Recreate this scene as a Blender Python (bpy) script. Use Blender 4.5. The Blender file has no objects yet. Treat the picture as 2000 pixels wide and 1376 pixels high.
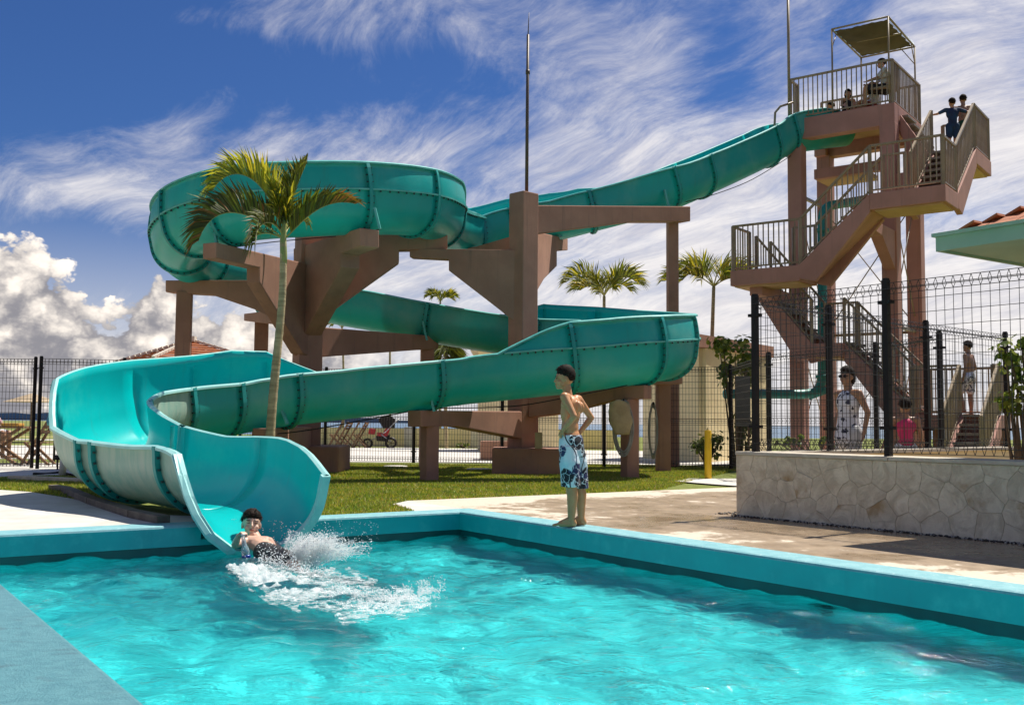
import bpy, bmesh, math, random
import numpy as np
from mathutils import Vector, Matrix, noise as mnoise

rnd = random.Random(7)
sc = bpy.context.scene
col = sc.collection
R = math.radians

# ------------------------------------------------------------------ camera
EYE = 0.91
F = 2000.0
PITCH = math.atan(137.5 / F)
ROLL = R(0.48)
cam_d = bpy.data.cameras.new('camera')
cam = bpy.data.objects.new('camera', cam_d)
col.objects.link(cam)
cam_d.sensor_width = 36.0
cam_d.lens = 36.0
cam_d.clip_start = 0.05
cam_d.clip_end = 20000
cam.matrix_world = Matrix.Translation((0, 0, EYE)) @ Matrix.Rotation(R(90) + PITCH, 4, 'X') @ Matrix.Rotation(ROLL, 4, 'Z')
sc.camera = cam

# ------------------------------------------------------------------ render + exposure
sc.view_settings.view_transform = 'Standard'
sc.view_settings.look = 'None'
sc.view_settings.gamma = 1.0
sc.view_settings.use_curve_mapping = False
sc.view_settings.exposure = 1.12
cy = sc.cycles
cy.use_denoising = True
cy.max_bounces = 8
cy.transparent_max_bounces = 24
cy.transmission_bounces = 6
cy.diffuse_bounces = 4
cy.glossy_bounces = 3
cy.sample_clamp_indirect = 6.0
cy.caustics_reflective = False
cy.caustics_refractive = True

# ------------------------------------------------------------------ sun
SUN_EL, SUN_AZ = R(61), math.atan2(0.78, 0.63)
sun_d = bpy.data.lights.new('sun', 'SUN')
sun_d.energy = 3.2
sun_d.angle = R(0.5)
sun_d.color = (1.0, 0.94, 0.84)
sun = bpy.data.objects.new('sun', sun_d)
col.objects.link(sun)
SUN = Vector((math.sin(SUN_AZ) * math.cos(SUN_EL), math.cos(SUN_AZ) * math.cos(SUN_EL), math.sin(SUN_EL)))
sun.rotation_euler = SUN.to_track_quat('Z', 'Y').to_euler()
sun.location = SUN * 60

# ------------------------------------------------------------------ sky (Nishita with cirrus and cumulus)
world = bpy.data.worlds.new('World')
sc.world = world
world.use_nodes = True
NT = world.node_tree
NT.nodes.clear()

class NB:
    """tiny node-building helper"""
    def __init__(s, nt): s.nt = nt
    def n(s, t, **k):
        o = s.nt.nodes.new(t)
        for a, b in k.items(): setattr(o, a, b)
        return o
    def link(s, a, b): s.nt.links.new(a, b)
    def val(s, sock, v):
        if hasattr(v, 'is_output') or isinstance(v, bpy.types.NodeSocket): s.link(v, sock)
        else: sock.default_value = v
    def m(s, op, a, b=0.0, c=None, clamp=False):
        o = s.n('ShaderNodeMath', operation=op, use_clamp=clamp)
        s.val(o.inputs[0], a); s.val(o.inputs[1], b)
        if c is not None: s.val(o.inputs[2], c)
        return o.outputs[0]
    def mr(s, v, a, b, c=0.0, d=1.0, smooth=True):
        o = s.n('ShaderNodeMapRange', interpolation_type='SMOOTHSTEP' if smooth else 'LINEAR')
        s.val(o.inputs[0], v); s.val(o.inputs[1], a); s.val(o.inputs[2], b); s.val(o.inputs[3], c); s.val(o.inputs[4], d)
        return o.outputs[0]
    def noise(s, vec, scale, detail=5, rough=0.55, lac=2.0, dist=0.0, w=None):
        o = s.n('ShaderNodeTexNoise')
        if w is not None:
            o.noise_dimensions = '4D'; o.inputs['W'].default_value = w
        if vec is not None: s.link(vec, o.inputs['Vector'])
        s.val(o.inputs['Scale'], scale); o.inputs['Detail'].default_value = detail
        o.inputs['Roughness'].default_value = rough; o.inputs['Lacunarity'].default_value = lac
        o.inputs['Distortion'].default_value = dist
        return o
    def xyz(s, x, y, z=0.0):
        o = s.n('ShaderNodeCombineXYZ'); s.val(o.inputs[0], x); s.val(o.inputs[1], y); s.val(o.inputs[2], z)
        return o.outputs[0]
    def mix(s, f, a, b):
        o = s.n('ShaderNodeMix', data_type='RGBA')
        s.val(o.inputs[0], f); s.val(o.inputs[6], a); s.val(o.inputs[7], b)
        return o.outputs[2]

def build_sky():
    b = NB(NT)
    sky = b.n('ShaderNodeTexSky', sky_type='NISHITA')
    sky.sun_disc = False
    sky.sun_elevation = SUN_EL
    sky.sun_rotation = SUN_AZ
    sky.altitude = 10
    sky.air_density = 1.0
    sky.dust_density = 0.5
    sky.ozone_density = 2.0
    tc = b.n('ShaderNodeTexCoord')
    sp = b.n('ShaderNodeSeparateXYZ'); b.link(tc.outputs['Generated'], sp.inputs[0])
    x, y, z = sp.outputs
    # deepen the blue the way a polarised, contrasty exposure does
    tint = b.n('ShaderNodeMix', data_type='RGBA', blend_type='MULTIPLY')
    tint.inputs[0].default_value = 1.0
    b.link(sky.outputs[0], tint.inputs[6]); tint.inputs[7].default_value = (0.095, 0.160, 0.280, 1)
    base = tint.outputs[2]
    az = b.m('ARCTAN2', x, y)
    el = b.m('ARCSINE', z)
    zc = b.m('MAXIMUM', z, 0.02)
    # high cirrus: a flat layer seen in perspective, streaks running one way
    den = b.m('ADD', zc, 0.42)
    px = b.m('DIVIDE', x, den); py = b.m('DIVIDE', y, den)
    v0 = b.xyz(px, py, 0.0)
    warp = b.noise(v0, 1.6, 3, 0.5)
    wsub = b.n('ShaderNodeVectorMath', operation='SUBTRACT'); b.link(warp.outputs['Color'], wsub.inputs[0]); wsub.inputs[1].default_value = (0.5, 0.5, 0.5)
    wsc = b.n('ShaderNodeVectorMath', operation='SCALE'); b.link(wsub.outputs[0], wsc.inputs[0]); wsc.inputs['Scale'].default_value = 0.42
    wadd = b.n('ShaderNodeVectorMath', operation='ADD'); b.link(v0, wadd.inputs[0]); b.link(wsc.outputs[0], wadd.inputs[1])
    mp = b.n('ShaderNodeMapping'); mp.inputs['Scale'].default_value = (1.3, 2.3, 1)
    rv = b.n('ShaderNodeVectorRotate', rotation_type='Z_AXIS'); rv.inputs['Angle'].default_value = R(33); b.link(wadd.outputs[0], rv.inputs['Vector'])
    b.link(rv.outputs[0], mp.inputs['Vector'])
    c1 = b.noise(mp.outputs[0], 1.7, 10, 0.68, dist=0.1, w=3.1).outputs[0]
    mp2 = b.n('ShaderNodeMapping'); mp2.inputs['Scale'].default_value = (1.8, 8.0, 1)
    rv2 = b.n('ShaderNodeVectorRotate', rotation_type='Z_AXIS'); rv2.inputs['Angle'].default_value = R(44); b.link(wadd.outputs[0], rv2.inputs['Vector'])
    b.link(rv2.outputs[0], mp2.inputs['Vector'])
    c2 = b.noise(mp2.outputs[0], 2.2, 8, 0.72, w=1.3).outputs[0]
    cir = b.m('ADD', b.m('MULTIPLY', c1, 0.78), b.m('MULTIPLY', c2, 0.22))
    # where the cirrus is thick (soft blobs in azimuth/elevation, radians)
    def blob(a0, e0, ra, re, amp):
        da = b.m('DIVIDE', b.m('SUBTRACT', az, a0), ra); de = b.m('DIVIDE', b.m('SUBTRACT', el, e0), re)
        q = b.m('ADD', b.m('MULTIPLY', da, da), b.m('MULTIPLY', de, de))
        return b.m('MULTIPLY', b.m('EXPONENT', b.m('MULTIPLY', q, -1.0)), amp)
    bias = 0.035  # base cover over the whole sky, unseen part too, raised for fill
    for bl in [(0.42, 0.22, 0.30, 0.20, 0.17), (0.10, 0.18, 0.22, 0.12, 0.13), (-0.22, 0.235, 0.17, 0.065, 0.15), (-0.40, 0.20, 0.10, 0.02, 0.11),
               (-0.40, 0.33, 0.26, 0.10, -0.16), (-0.12, 0.30, 0.16, 0.05, -0.07), (0.20, 0.33, 0.035, 0.05, -0.08), (0.33, 0.36, 0.04, 0.06, -0.07), (-0.36, 0.15, 0.10, 0.035, -0.14), (-0.02, 0.33, 0.12, 0.04, -0.10), (-0.2, 0.41, 0.16, 0.02, 0.05), (-0.30, 0.365, 0.14, 0.014, 0.07),
               (0.22, 0.30, 0.05, 0.07, -0.07), (0.06, 0.34, 0.09, 0.08, 0.10), (0.16, 0.10, 0.5, 0.06, 0.09)]:
        g = blob(*bl)
        bias = b.m('ADD', bias, g)
    cirm = b.mr(b.m('ADD', cir, bias), 0.475, 0.78)
    cirm = b.m('MULTIPLY', cirm, 0.86)
    cshade = b.mr(c2, 0.3, 0.7, 0.0, 1.0)
    ccol = b.mix(cshade, (0.56, 0.535, 0.56, 1), (0.88, 0.83, 0.78, 1))
    # low grey-white veil near the horizon
    veil = b.m('MULTIPLY', b.mr(el, 0.22, 0.0), 0.72)
    # cumulus bank: billows above the horizon
    cv = b.xyz(b.m('MULTIPLY', az, 1.0), b.m('MULTIPLY', el, 1.25), 0.0)
    big = b.noise(cv, 6.5, 3, 0.5, w=8.4).outputs[0]
    fine = b.noise(cv, 19.0, 10, 0.62, w=2.2).outputs[0]
    vor = b.n('ShaderNodeTexVoronoi', feature='SMOOTH_F1'); vor.inputs['Scale'].default_value = 34; vor.inputs['Smoothness'].default_value = 0.6; vor.inputs['Detail'].default_value = 3
    wv = b.n('ShaderNodeVectorMath', operation='ADD'); b.link(cv, wv.inputs[0])
    wn = b.noise(cv, 26, 4, 0.6); ws = b.n('ShaderNodeVectorMath', operation='SCALE'); b.link(wn.outputs['Color'], ws.inputs[0]); ws.inputs['Scale'].default_value = 0.035
    b.link(ws.outputs[0], wv.inputs[1]); b.link(wv.outputs[0], vor.inputs['Vector'])
    puff = b.m('SUBTRACT', 1.0, vor.outputs[0])
    # top line of the bank by azimuth
    top = b.m('ADD', 0.118, blob(-0.455, 0.0, 0.05, 9.0, 0.075))
    top = b.m('ADD', top, blob(-0.335, 0.0, 0.028, 9.0, 0.048))
    top = b.m('ADD', top, blob(-0.26, 0.0, 0.05, 9.0, 0.02))
    top = b.m('ADD', top, b.m('MULTIPLY', b.m('SUBTRACT', big, 0.5), 0.05))
    hgt = b.m('SUBTRACT', top, el)
    body = b.m('ADD', b.m('MULTIPLY', hgt, 15.0), b.m('ADD', b.m('MULTIPLY', b.m('SUBTRACT', fine, 0.5), 1.5), b.m('MULTIPLY', b.m('SUBTRACT', puff, 0.72), 0.75)))
    azm = b.mr(az, -0.06, -0.20)
    azm = b.m('MAXIMUM', azm, b.m('MULTIPLY', b.mr(az, 1.0, 1.4), 1.0))
    cum = b.m('MULTIPLY', b.mr(body, 0.0, 0.16), azm)
    cum = b.m('MULTIPLY', cum, b.mr(el, -0.01, 0.01))
    # self shading of the billows: thin/top = white, deep and low = grey
    sh = b.m('ADD', b.m('MULTIPLY', b.m('SUBTRACT', fine, 0.5), 2.6), b.m('MULTIPLY', b.m('SUBTRACT', puff, 0.7), 1.3))
    sh = b.m('SUBTRACT', sh, b.m('MULTIPLY', b.m('MAXIMUM', b.m('SUBTRACT', hgt, 0.02), 0.0), 3.4))
    sh = b.mr(b.m('ADD', sh, 1.02), -0.45, 0.95)
    cumcol = b.mix(sh, (0.24, 0.235, 0.26, 1), (0.98, 0.89, 0.79, 1))
    # sky colours in radiance: cloud colours are scaled to sit with the Nishita sky
    def scl(c, f):
        o = b.n('ShaderNodeVectorMath', operation='SCALE'); b.link(c, o.inputs[0]); o.inputs['Scale'].default_value = f
        return o.outputs[0]
    K = 4.5
    c = b.mix(veil, base, scl(b.mix(0.0, (0.68, 0.65, 0.66, 1), (1, 1, 1, 1)), K))
    c = b.mix(cirm, c, scl(ccol, K))
    c = b.mix(cum, c, scl(cumcol, K))
    bg = b.n('ShaderNodeBackground'); bg.inputs['Strength'].default_value = 0.13
    b.link(c, bg.inputs['Color'])
    out = b.n('ShaderNodeOutputWorld'); b.link(bg.outputs[0], out.inputs['Surface'])
build_sky()
world.cycles.sampling_method = 'MANUAL'; world.cycles.sample_map_resolution = 256

# ------------------------------------------------------------------ calibration: photo rays -> places
_cp, _sp_, _cr, _sr = math.cos(PITCH), math.sin(PITCH), math.cos(ROLL), math.sin(ROLL)
def ray(px, py):
    x, y = (px - 1000) / F, (688 - py) / F
    x, y = x * _cr - y * _sr, x * _sr + y * _cr
    return Vector((x, _cp - _sp_ * y, _sp_ + _cp * y))
def W(px, py, D):
    r = ray(px, py); k = D / r.y
    return Vector((r.x * k, D, EYE + r.z * k))
def G(px, py, z=0.0):
    r = ray(px, py); k = (z - EYE) / r.z
    return Vector((r.x * k, r.y * k, z))
def on_plane(px, py, A, B):
    """point where the sight line meets the vertical plane through A and B"""
    r = ray(px, py); d = Vector((B[0] - A[0], B[1] - A[1])); n = Vector((-d.y, d.x))
    k = (n.x * A[0] + n.y * A[1]) / (n.x * r.x + n.y * r.y)
    return Vector((r.x * k, r.y * k, EYE + r.z * k))

# ------------------------------------------------------------------ object helpers
def tag(o, label=None, cat=None, group=None, kind=None):
    if label: o['label'] = label
    if cat: o['category'] = cat
    if group: o['group'] = group
    if kind: o['kind'] = kind
    return o
def empty(name, loc=(0, 0, 0), rz=0.0, label=None, cat=None, group=None):
    o = bpy.data.objects.new(name, None)
    o.empty_display_size = 0.2
    col.objects.link(o); o.location = loc; o.rotation_euler = (0, 0, rz)
    return tag(o, label, cat, group)

class MB:
    def __init__(s): s.v = []; s.f = []; s.m = []; s.sm = []
    def add(s, vs, fs, mi=0, smooth=False):
        k = len(s.v); s.v += [tuple(p) for p in vs]
        s.f += [tuple(i + k for i in f) for f in fs]
        s.m += [mi] * len(fs); s.sm += [smooth] * len(fs)
        return s
    def box(s, c, size, rz=0.0, mi=0, mat=None, top=1.0):
        hx, hy, hz = size[0] / 2, size[1] / 2, size[2] / 2
        M = mat if mat is not None else Matrix.Translation(c) @ Matrix.Rotation(rz, 4, 'Z')
        pts = [(-hx, -hy, -hz), (hx, -hy, -hz), (hx, hy, -hz), (-hx, hy, -hz), (-hx*top, -hy*top, hz), (hx*top, -hy*top, hz), (hx*top, hy*top, hz), (-hx*top, hy*top, hz)]
        return s.add([M @ Vector(p) for p in pts], [(0, 3, 2, 1), (4, 5, 6, 7), (0, 1, 5, 4), (1, 2, 6, 5), (2, 3, 7, 6), (3, 0, 4, 7)], mi)
    def bar(s, a, b, w, h, up=(0, 0, 1), mi=0):
        a, b = Vector(a), Vector(b); d = (b - a); L = d.length
        if L < 1e-6: return s
        x = d / L; u = Vector(up)
        if abs(x.dot(u)) > 0.98: u = Vector((0, 1, 0))
        y = u.cross(x).normalized(); z = x.cross(y)
        M = Matrix((x, y, z)).transposed().to_4x4(); M.translation = (a + b) / 2
        return s.box((0, 0, 0), (L, w, h), mat=M, mi=mi)
    def tube(s, pts, r, n=8, mi=0, cap=True, smooth=True):
        pts = [Vector(p) for p in pts]; N = len(pts); rr = r if isinstance(r, (list, tuple)) else [r] * N
        vs = []; prev = None
        for i, p in enumerate(pts):
            t = (pts[min(i + 1, N - 1)] - pts[max(i - 1, 0)]).normalized()
            if prev is None:
                u = Vector((0, 0, 1)) if abs(t.z) < 0.9 else Vector((1, 0, 0))
                a = u.cross(t).normalized()
            else:
                a = (prev - t * prev.dot(t)).normalized()
            prev = a; c = t.cross(a)
            for j in range(n):
                g = 2 * math.pi * j / n
                vs.append(p + (a * math.cos(g) + c * math.sin(g)) * rr[i])
        fs = [(i * n + j, i * n + (j + 1) % n, (i + 1) * n + (j + 1) % n, (i + 1) * n + j) for i in range(N - 1) for j in range(n)]
        if cap: fs += [tuple(range(n))[::-1], tuple((N - 1) * n + j for j in range(n))]
        return s.add(vs, fs, mi, smooth)
    def prism(s, pts, off, mi=0):
        """extrude a planar polygon by vector off (centred)"""
        off = Vector(off); n = len(pts)
        vs = [Vector(p) - off / 2 for p in pts] + [Vector(p) + off / 2 for p in pts]
        fs = [tuple(range(n)), tuple(range(2 * n - 1, n - 1, -1))] + [(i, i + n, (i + 1) % n + n, (i + 1) % n) for i in range(n)]
        return s.add(vs, fs, mi)
    def ball(s, c, r, n=8, m=6, mi=0, M=None):
        vs = []; c = Vector(c)
        r = Vector(r) if hasattr(r, '__len__') else Vector((r, r, r))
        for i in range(m + 1):
            ph = math.pi * i / m
            for j in range(n):
                th = 2 * math.pi * j / n
                q = Vector((r.x * math.sin(ph) * math.cos(th), r.y * math.sin(ph) * math.sin(th), r.z * math.cos(ph)))
                if M is not None: q = M @ q
                vs.append(c + q)
        fs = [(i * n + j, (i + 1) * n + j, (i + 1) * n + (j + 1) % n, i * n + (j + 1) % n) for i in range(m) for j in range(n)]
        return s.add(vs, fs, mi, True)
    def obj(s, name, mats, parent=None, bevel=0.0, loc=None, fix=True, autosmooth=False):
        me = bpy.data.meshes.new(name)
        me.from_pydata(s.v, [], s.f)
        me.polygons.foreach_set('material_index', s.m)
        me.polygons.foreach_set('use_smooth', s.sm)
        for mt in (mats if isinstance(mats, (list, tuple)) else [mats]): me.materials.append(mt)
        if fix or bevel:
            bm = bmesh.new(); bm.from_mesh(me)
            bmesh.ops.remove_doubles(bm, verts=bm.verts, dist=1e-5)
            if fix: bmesh.ops.recalc_face_normals(bm, faces=bm.faces)
            if bevel:
                es = [e for e in bm.edges if len(e.link_faces) == 2 and e.calc_face_angle(0) > 0.5]
                bmesh.ops.bevel(bm, geom=es, offset=bevel, segments=2, affect='EDGES', clamp_overlap=True, profile=0.6)
            bm.to_mesh(me); bm.free()
        o = bpy.data.objects.new(name, me)
        col.objects.link(o)
        if parent is not None:
            o.parent = parent
            if loc is None:
                o.matrix_parent_inverse = Matrix.Identity(4)
        if loc is not None: o.location = loc
        return o
def inst(src, name, parent=None, loc=(0, 0, 0), rot=(0, 0, 0), scale=(1, 1, 1)):
    o = bpy.data.objects.new(name, src.data); col.objects.link(o)
    o.parent = parent; o.location = loc; o.rotation_euler = rot; o.scale = scale
    return o
def child_mats(src, name, parent, M):
    o = bpy.data.objects.new(name, src.data if hasattr(src, 'data') and not isinstance(src, bpy.types.Mesh) else src); col.objects.link(o)
    o.parent = parent; o.matrix_local = M
    return o
def copy_tree(o, parent=None):
    c = o.copy(); col.objects.link(c); c.parent = parent
    for ch in list(o.children): copy_tree(ch, c)
    return c

# ------------------------------------------------------------------ materials
MATS = {}
def mat(name, c1, c2=None, scale=4.0, rough=0.7, rough2=None, bump=0.0, bscale=60.0, metal=0.0, spec=0.5, detail=6, lo=0.35, hi=0.65, c3=None, c3scale=1.0, c3lo=0.55, c3hi=0.75, coat=0.0, sss=0.0, obj=True, streak=None, stretch=None, bdetail=4, w=0.0):
    m = bpy.data.materials.new(name); m.use_nodes = True
    b = NB(m.node_tree); bs = m.node_tree.nodes['Principled BSDF']
    tc = b.n('ShaderNodeTexCoord'); vec = tc.outputs['Object']
    if stretch:
        mp = b.n('ShaderNodeMapping'); mp.inputs['Scale'].default_value = stretch; b.link(vec, mp.inputs['Vector']); vec = mp.outputs[0]
    c2 = c2 or tuple(x * 0.82 for x in c1)
    n1 = b.noise(vec, scale, detail, 0.6, w=w).outputs[0]
    cc = b.mix(b.mr(n1, lo, hi), (*c1, 1), (*c2, 1))
    if c3:
        n3 = b.noise(vec, c3scale, 5, 0.6, w=w + 5).outputs[0]
        cc = b.mix(b.mr(n3, c3lo, c3hi), cc, (*c3, 1))
    if streak:   # rain runs: noise drawn out vertically
        ms = b.n('ShaderNodeMapping'); ms.inputs['Scale'].default_value = (9, 9, 0.55); b.link(tc.outputs['Object'], ms.inputs['Vector'])
        ns = b.noise(ms.outputs[0], 1.0, 5, 0.6, w=w + 8).outputs[0]
        cc = b.mix(b.m('MULTIPLY', b.mr(ns, 0.54, 0.74), 0.6), cc, (*streak, 1))
    b.link(cc, bs.inputs['Base Color'])
    bs.inputs['Roughness'].default_value = rough
    if rough2 is not None: b.link(b.mr(n1, lo, hi, rough, rough2), bs.inputs['Roughness'])
    bs.inputs['Metallic'].default_value = metal
    bs.inputs['Specular IOR Level'].default_value = spec
    bs.inputs['Coat Weight'].default_value = coat
    if sss:
        bs.inputs['Subsurface Weight'].default_value = sss; bs.inputs['Subsurface Radius'].default_value = (1, 0.4, 0.2); bs.inputs['Subsurface Scale'].default_value = 0.02
    if bump:
        nb = b.noise(vec, bscale, bdetail, 0.6, w=w + 2).outputs[0]
        bp = b.n('ShaderNodeBump'); bp.inputs['Strength'].default_value = 1.0; bp.inputs['Distance'].default_value = bump
        b.link(nb, bp.inputs['Height']); b.link(bp.outputs[0], bs.inputs['Normal'])
    MATS[name] = m
    return m

def translucent_mat(name, c1, c2, scale, rough, trans, c3=None, c3scale=3.0, c3lo=0.5, c3hi=0.8, bump=0.0, bscale=30, stretch=None, coat=0.0, tcol=None, streak=None):
    m = mat(name, c1, c2, scale, rough, bump=bump, bscale=bscale, c3=c3, c3scale=c3scale, c3lo=c3lo, c3hi=c3hi, stretch=stretch, coat=coat, streak=streak)
    b = NB(m.node_tree); nt = m.node_tree
    bs = nt.nodes['Principled BSDF']; out = nt.nodes['Material Output']
    tr = b.n('ShaderNodeBsdfTranslucent')
    src = bs.inputs['Base Color'].links[0].from_socket
    if tcol: tr.inputs['Color'].default_value = (*tcol, 1)
    else: b.link(src, tr.inputs['Color'])
    mx = b.n('ShaderNodeMixShader'); mx.inputs[0].default_value = trans
    b.link(bs.outputs[0], mx.inputs[1]); b.link(tr.outputs[0], mx.inputs[2]); b.link(mx.outputs[0], out.inputs['Surface'])
    return m

M_conc = mat('pink_stucco_concrete', (0.42, 0.215, 0.145), (0.34, 0.17, 0.115), 1.6, 0.85, bump=0.004, bscale=55, c3=(0.20, 0.11, 0.08), c3scale=0.7, c3lo=0.52, c3hi=0.80, streak=(0.20, 0.125, 0.095))
M_conc2 = mat('pink_tower_paint', (0.46, 0.225, 0.175), (0.38, 0.185, 0.14), 1.2, 0.75, bump=0.002, bscale=40, c3=(0.23, 0.12, 0.09), c3scale=0.8, c3lo=0.54, c3hi=0.85, streak=(0.24, 0.14, 0.11))
M_soffit = mat('ochre_soffit_paint', (0.56, 0.36, 0.19), (0.46, 0.29, 0.15), 1.5, 0.8)
M_slide = translucent_mat('teal_fibreglass', (0.025, 0.51, 0.49), (0.02, 0.45, 0.44), 0.8, 0.33, 0.42, c3=(0.21, 0.60, 0.53), c3scale=0.9, c3lo=0.44, c3hi=0.78, bump=0.0015, bscale=12, streak=(0.05, 0.34, 0.29), tcol=(0.0, 0.70, 0.58))
M_slide_in = translucent_mat('teal_gelcoat_inside', (0.0, 0.52, 0.51), (0.0, 0.47, 0.47), 0.7, 0.26, 0.12, c3=(0.05, 0.56, 0.50), c3scale=1.3, bump=0.0008, bscale=9, streak=(0.02, 0.40, 0.40))
M_chalk = translucent_mat('chalky_weathered_fibreglass', (0.36, 0.49, 0.40), (0.22, 0.42, 0.35), 3.5, 0.38, 0.06, c3=(0.36, 0.46, 0.40), c3scale=2.2, bump=0.003, bscale=45, stretch=(3, 3, 0.6))
M_lip = mat('pale_aqua_lip', (0.36, 0.66, 0.62), (0.27, 0.58, 0.56), 6, 0.4, bump=0.001, bscale=120)
M_flange = mat('dark_teal_flange', (0.01, 0.31, 0.29), (0.008, 0.26, 0.25), 3, 0.5)
M_flange_pale = mat('pale_teal_seam', (0.12, 0.47, 0.43), (0.06, 0.36, 0.33), 5, 0.45)  # paler teal for seams, rim lips and saddles
M_bolt = mat('dark_bolt', (0.015, 0.05, 0.05), None, 3, 0.5)
M_rail = mat('bronze_rail_paint', (0.31, 0.225, 0.125), (0.24, 0.17, 0.095), 3, 0.45, spec=0.6)
M_black = mat('black_fence_paint', (0.010, 0.006, 0.006), (0.016, 0.010, 0.008), 3, 0.5, spec=0.25)
M_wire = mat('dark_fence_wire', (0.022, 0.014, 0.012), (0.03, 0.02, 0.016), 3, 0.3)

# ================================================================== SETTING: ground, pool, deck
K = G(897, 1001, 0)                       # inner corner of the pool rim
_far = ray(-386, 814); PA = Vector((_far.x, _far.y, 0)).normalized()     # along the right rim, away from the camera
PB = Vector((PA.y, -PA.x, 0))                                         # along the back rim, to the right
def PL(a, b, z=0.0): return Vector((K.x, K.y, 0)) + PA * a + PB * b + Vector((0, 0, z))
_q = G(0, 1140, 0) - PL(0, 0); LEFT = -(_q.dot(PB))                   # pool width
WZ, FLOOR = -0.235, -0.82
CW = 0.30                                                              # rim width

M_teal_face = mat('teal_pool_paint', (0.0, 0.42, 0.44), (0.002, 0.36, 0.39), 2.2, 0.42, bump=0.0015, bscale=70, c3=(0.04, 0.50, 0.50), c3scale=4, c3lo=0.5, c3hi=0.75, streak=(0.0, 0.31, 0.34))
M_teal_top = mat('chalky_aqua_rim_sheen', (0.22, 0.46, 0.49), (0.16, 0.39, 0.43), 9, 0.6, bump=0.004, bscale=150, c3=(0.40, 0.58, 0.60), c3scale=30, c3lo=0.55, c3hi=0.75)  # rough whitish texture, with sunlit sheen put into the paler colour
M_platform = mat('rough_grey_aqua_platform', (0.11, 0.30, 0.34), (0.075, 0.235, 0.28), 16, 0.42, bump=0.010, bscale=110, c3=(0.07, 0.17, 0.20), c3scale=4.5, c3lo=0.55, c3hi=0.7, stretch=(1, 1.6, 1))
M_floor = mat('turquoise_pool_floor', (0.06, 0.88, 0.90), (0.03, 0.82, 0.85), 1.5, 0.6, c3=(0.06, 0.72, 0.68), c3scale=3)
M_under_rim = mat('dark_teal_under_rim', (0.0, 0.10, 0.11), (0.0, 0.075, 0.085), 4, 0.5)  # darker teal: wall band below the rim and rim underside

# deck concrete: pale when dry, darker and glossier where wet
def deck_material():
    m = bpy.data.materials.new('wet_patched_concrete'); m.use_nodes = True
    b = NB(m.node_tree); bs = m.node_tree.nodes['Principled BSDF']
    tc = b.n('ShaderNodeTexCoord'); v = tc.outputs['Object']
    n1 = b.noise(v, 1.3, 9, 0.66, dist=0.35, w=4.2).outputs[0]
    n2 = b.noise(v, 9, 8, 0.7).outputs[0]
    dst = b.n('ShaderNodeAttribute', attribute_name='wet'); dst.attribute_type = 'GEOMETRY'
    wetv = b.m('ADD', b.m('ADD', b.m('MULTIPLY', b.m('SUBTRACT', n1, 0.5), 1.7), b.m('MULTIPLY', b.m('SUBTRACT', n2, 0.5), 0.5)), dst.outputs['Fac'])
    wet = b.mr(wetv, 0.44, 0.56)
    dry = b.mix(b.mr(b.noise(v, 22, 6, 0.7).outputs[0], 0.3, 0.7), (0.62, 0.54, 0.43, 1), (0.53, 0.455, 0.355, 1))
    dk = b.mix(b.mr(b.noise(v, 5, 7, 0.7, w=9).outputs[0], 0.35, 0.65), (0.31, 0.225, 0.14, 1), (0.225, 0.16, 0.098, 1))
    b.link(b.mix(wet, dry, dk), bs.inputs['Base Color'])
    b.link(b.mr(b.m('ADD', wetv, b.m('MULTIPLY', n2, 0.2)), 0.5, 1.1, 0.75, 0.18), bs.inputs['Roughness'])
    bp = b.n('ShaderNodeBump'); bp.inputs['Distance'].default_value = 0.0022; b.link(b.noise(v, 90, 5, 0.7).outputs[0], bp.inputs['Height'])
    b.link(b.mr(wet, 0, 1, 1.0, 0.25), bp.inputs['Strength']); b.link(bp.outputs[0], bs.inputs['Normal'])
    return m
M_deck = deck_material()
M_slab = mat('pale_dry_concrete', (0.60, 0.57, 0.52), (0.50, 0.47, 0.42), 2.5, 0.85, bump=0.002, bscale=60, c3=(0.40, 0.37, 0.32), c3scale=0.6, c3lo=0.6, c3hi=0.8)
M_soil = mat('lawn_soil', (0.18, 0.22, 0.035), (0.14, 0.15, 0.028), 14, 1.0, bump=0.02, bscale=40, c3=(0.17, 0.14, 0.05), c3scale=1.6, c3lo=0.62, c3hi=0.78)
M_field = mat('far_field_grass', (0.16, 0.19, 0.035), (0.10, 0.13, 0.022), 0.8, 1.0, c3=(0.30, 0.27, 0.09), c3scale=0.12, c3lo=0.5, c3hi=0.62)

def sheet(name, pts, z, material, wet=None, sub=0.5):
    """flat sheet; big polygons stay single faces"""
    mb = MB(); mb.add([(p[0], p[1], z) for p in pts], [tuple(range(len(pts)))])
    o = mb.obj(name, material)
    if o.data.polygons[0].normal.z < 0: o.data.flip_normals()
    return tag(o, kind='structure')

# ground: one wide sheet with the pool cut out
BIG = 9000
hole = [PL(CW - 0.02, CW - 0.02), PL(-13.5, CW - 0.02), PL(-13.5, -LEFT - 0.02), PL(CW - 0.02, -LEFT - 0.02)]
outer = [Vector((70, 78, 0)), Vector((70, -60, 0)), Vector((-90, -60, 0)), Vector((-90, 62, 0))]
mb = MB(); z0 = -0.006
mb.add([(p.x, p.y, z0) for p in hole] + [(p.x, p.y, z0) for p in outer], [(0, 1, 5, 4), (1, 2, 6, 5), (2, 3, 7, 6), (3, 0, 4, 7)])
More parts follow.
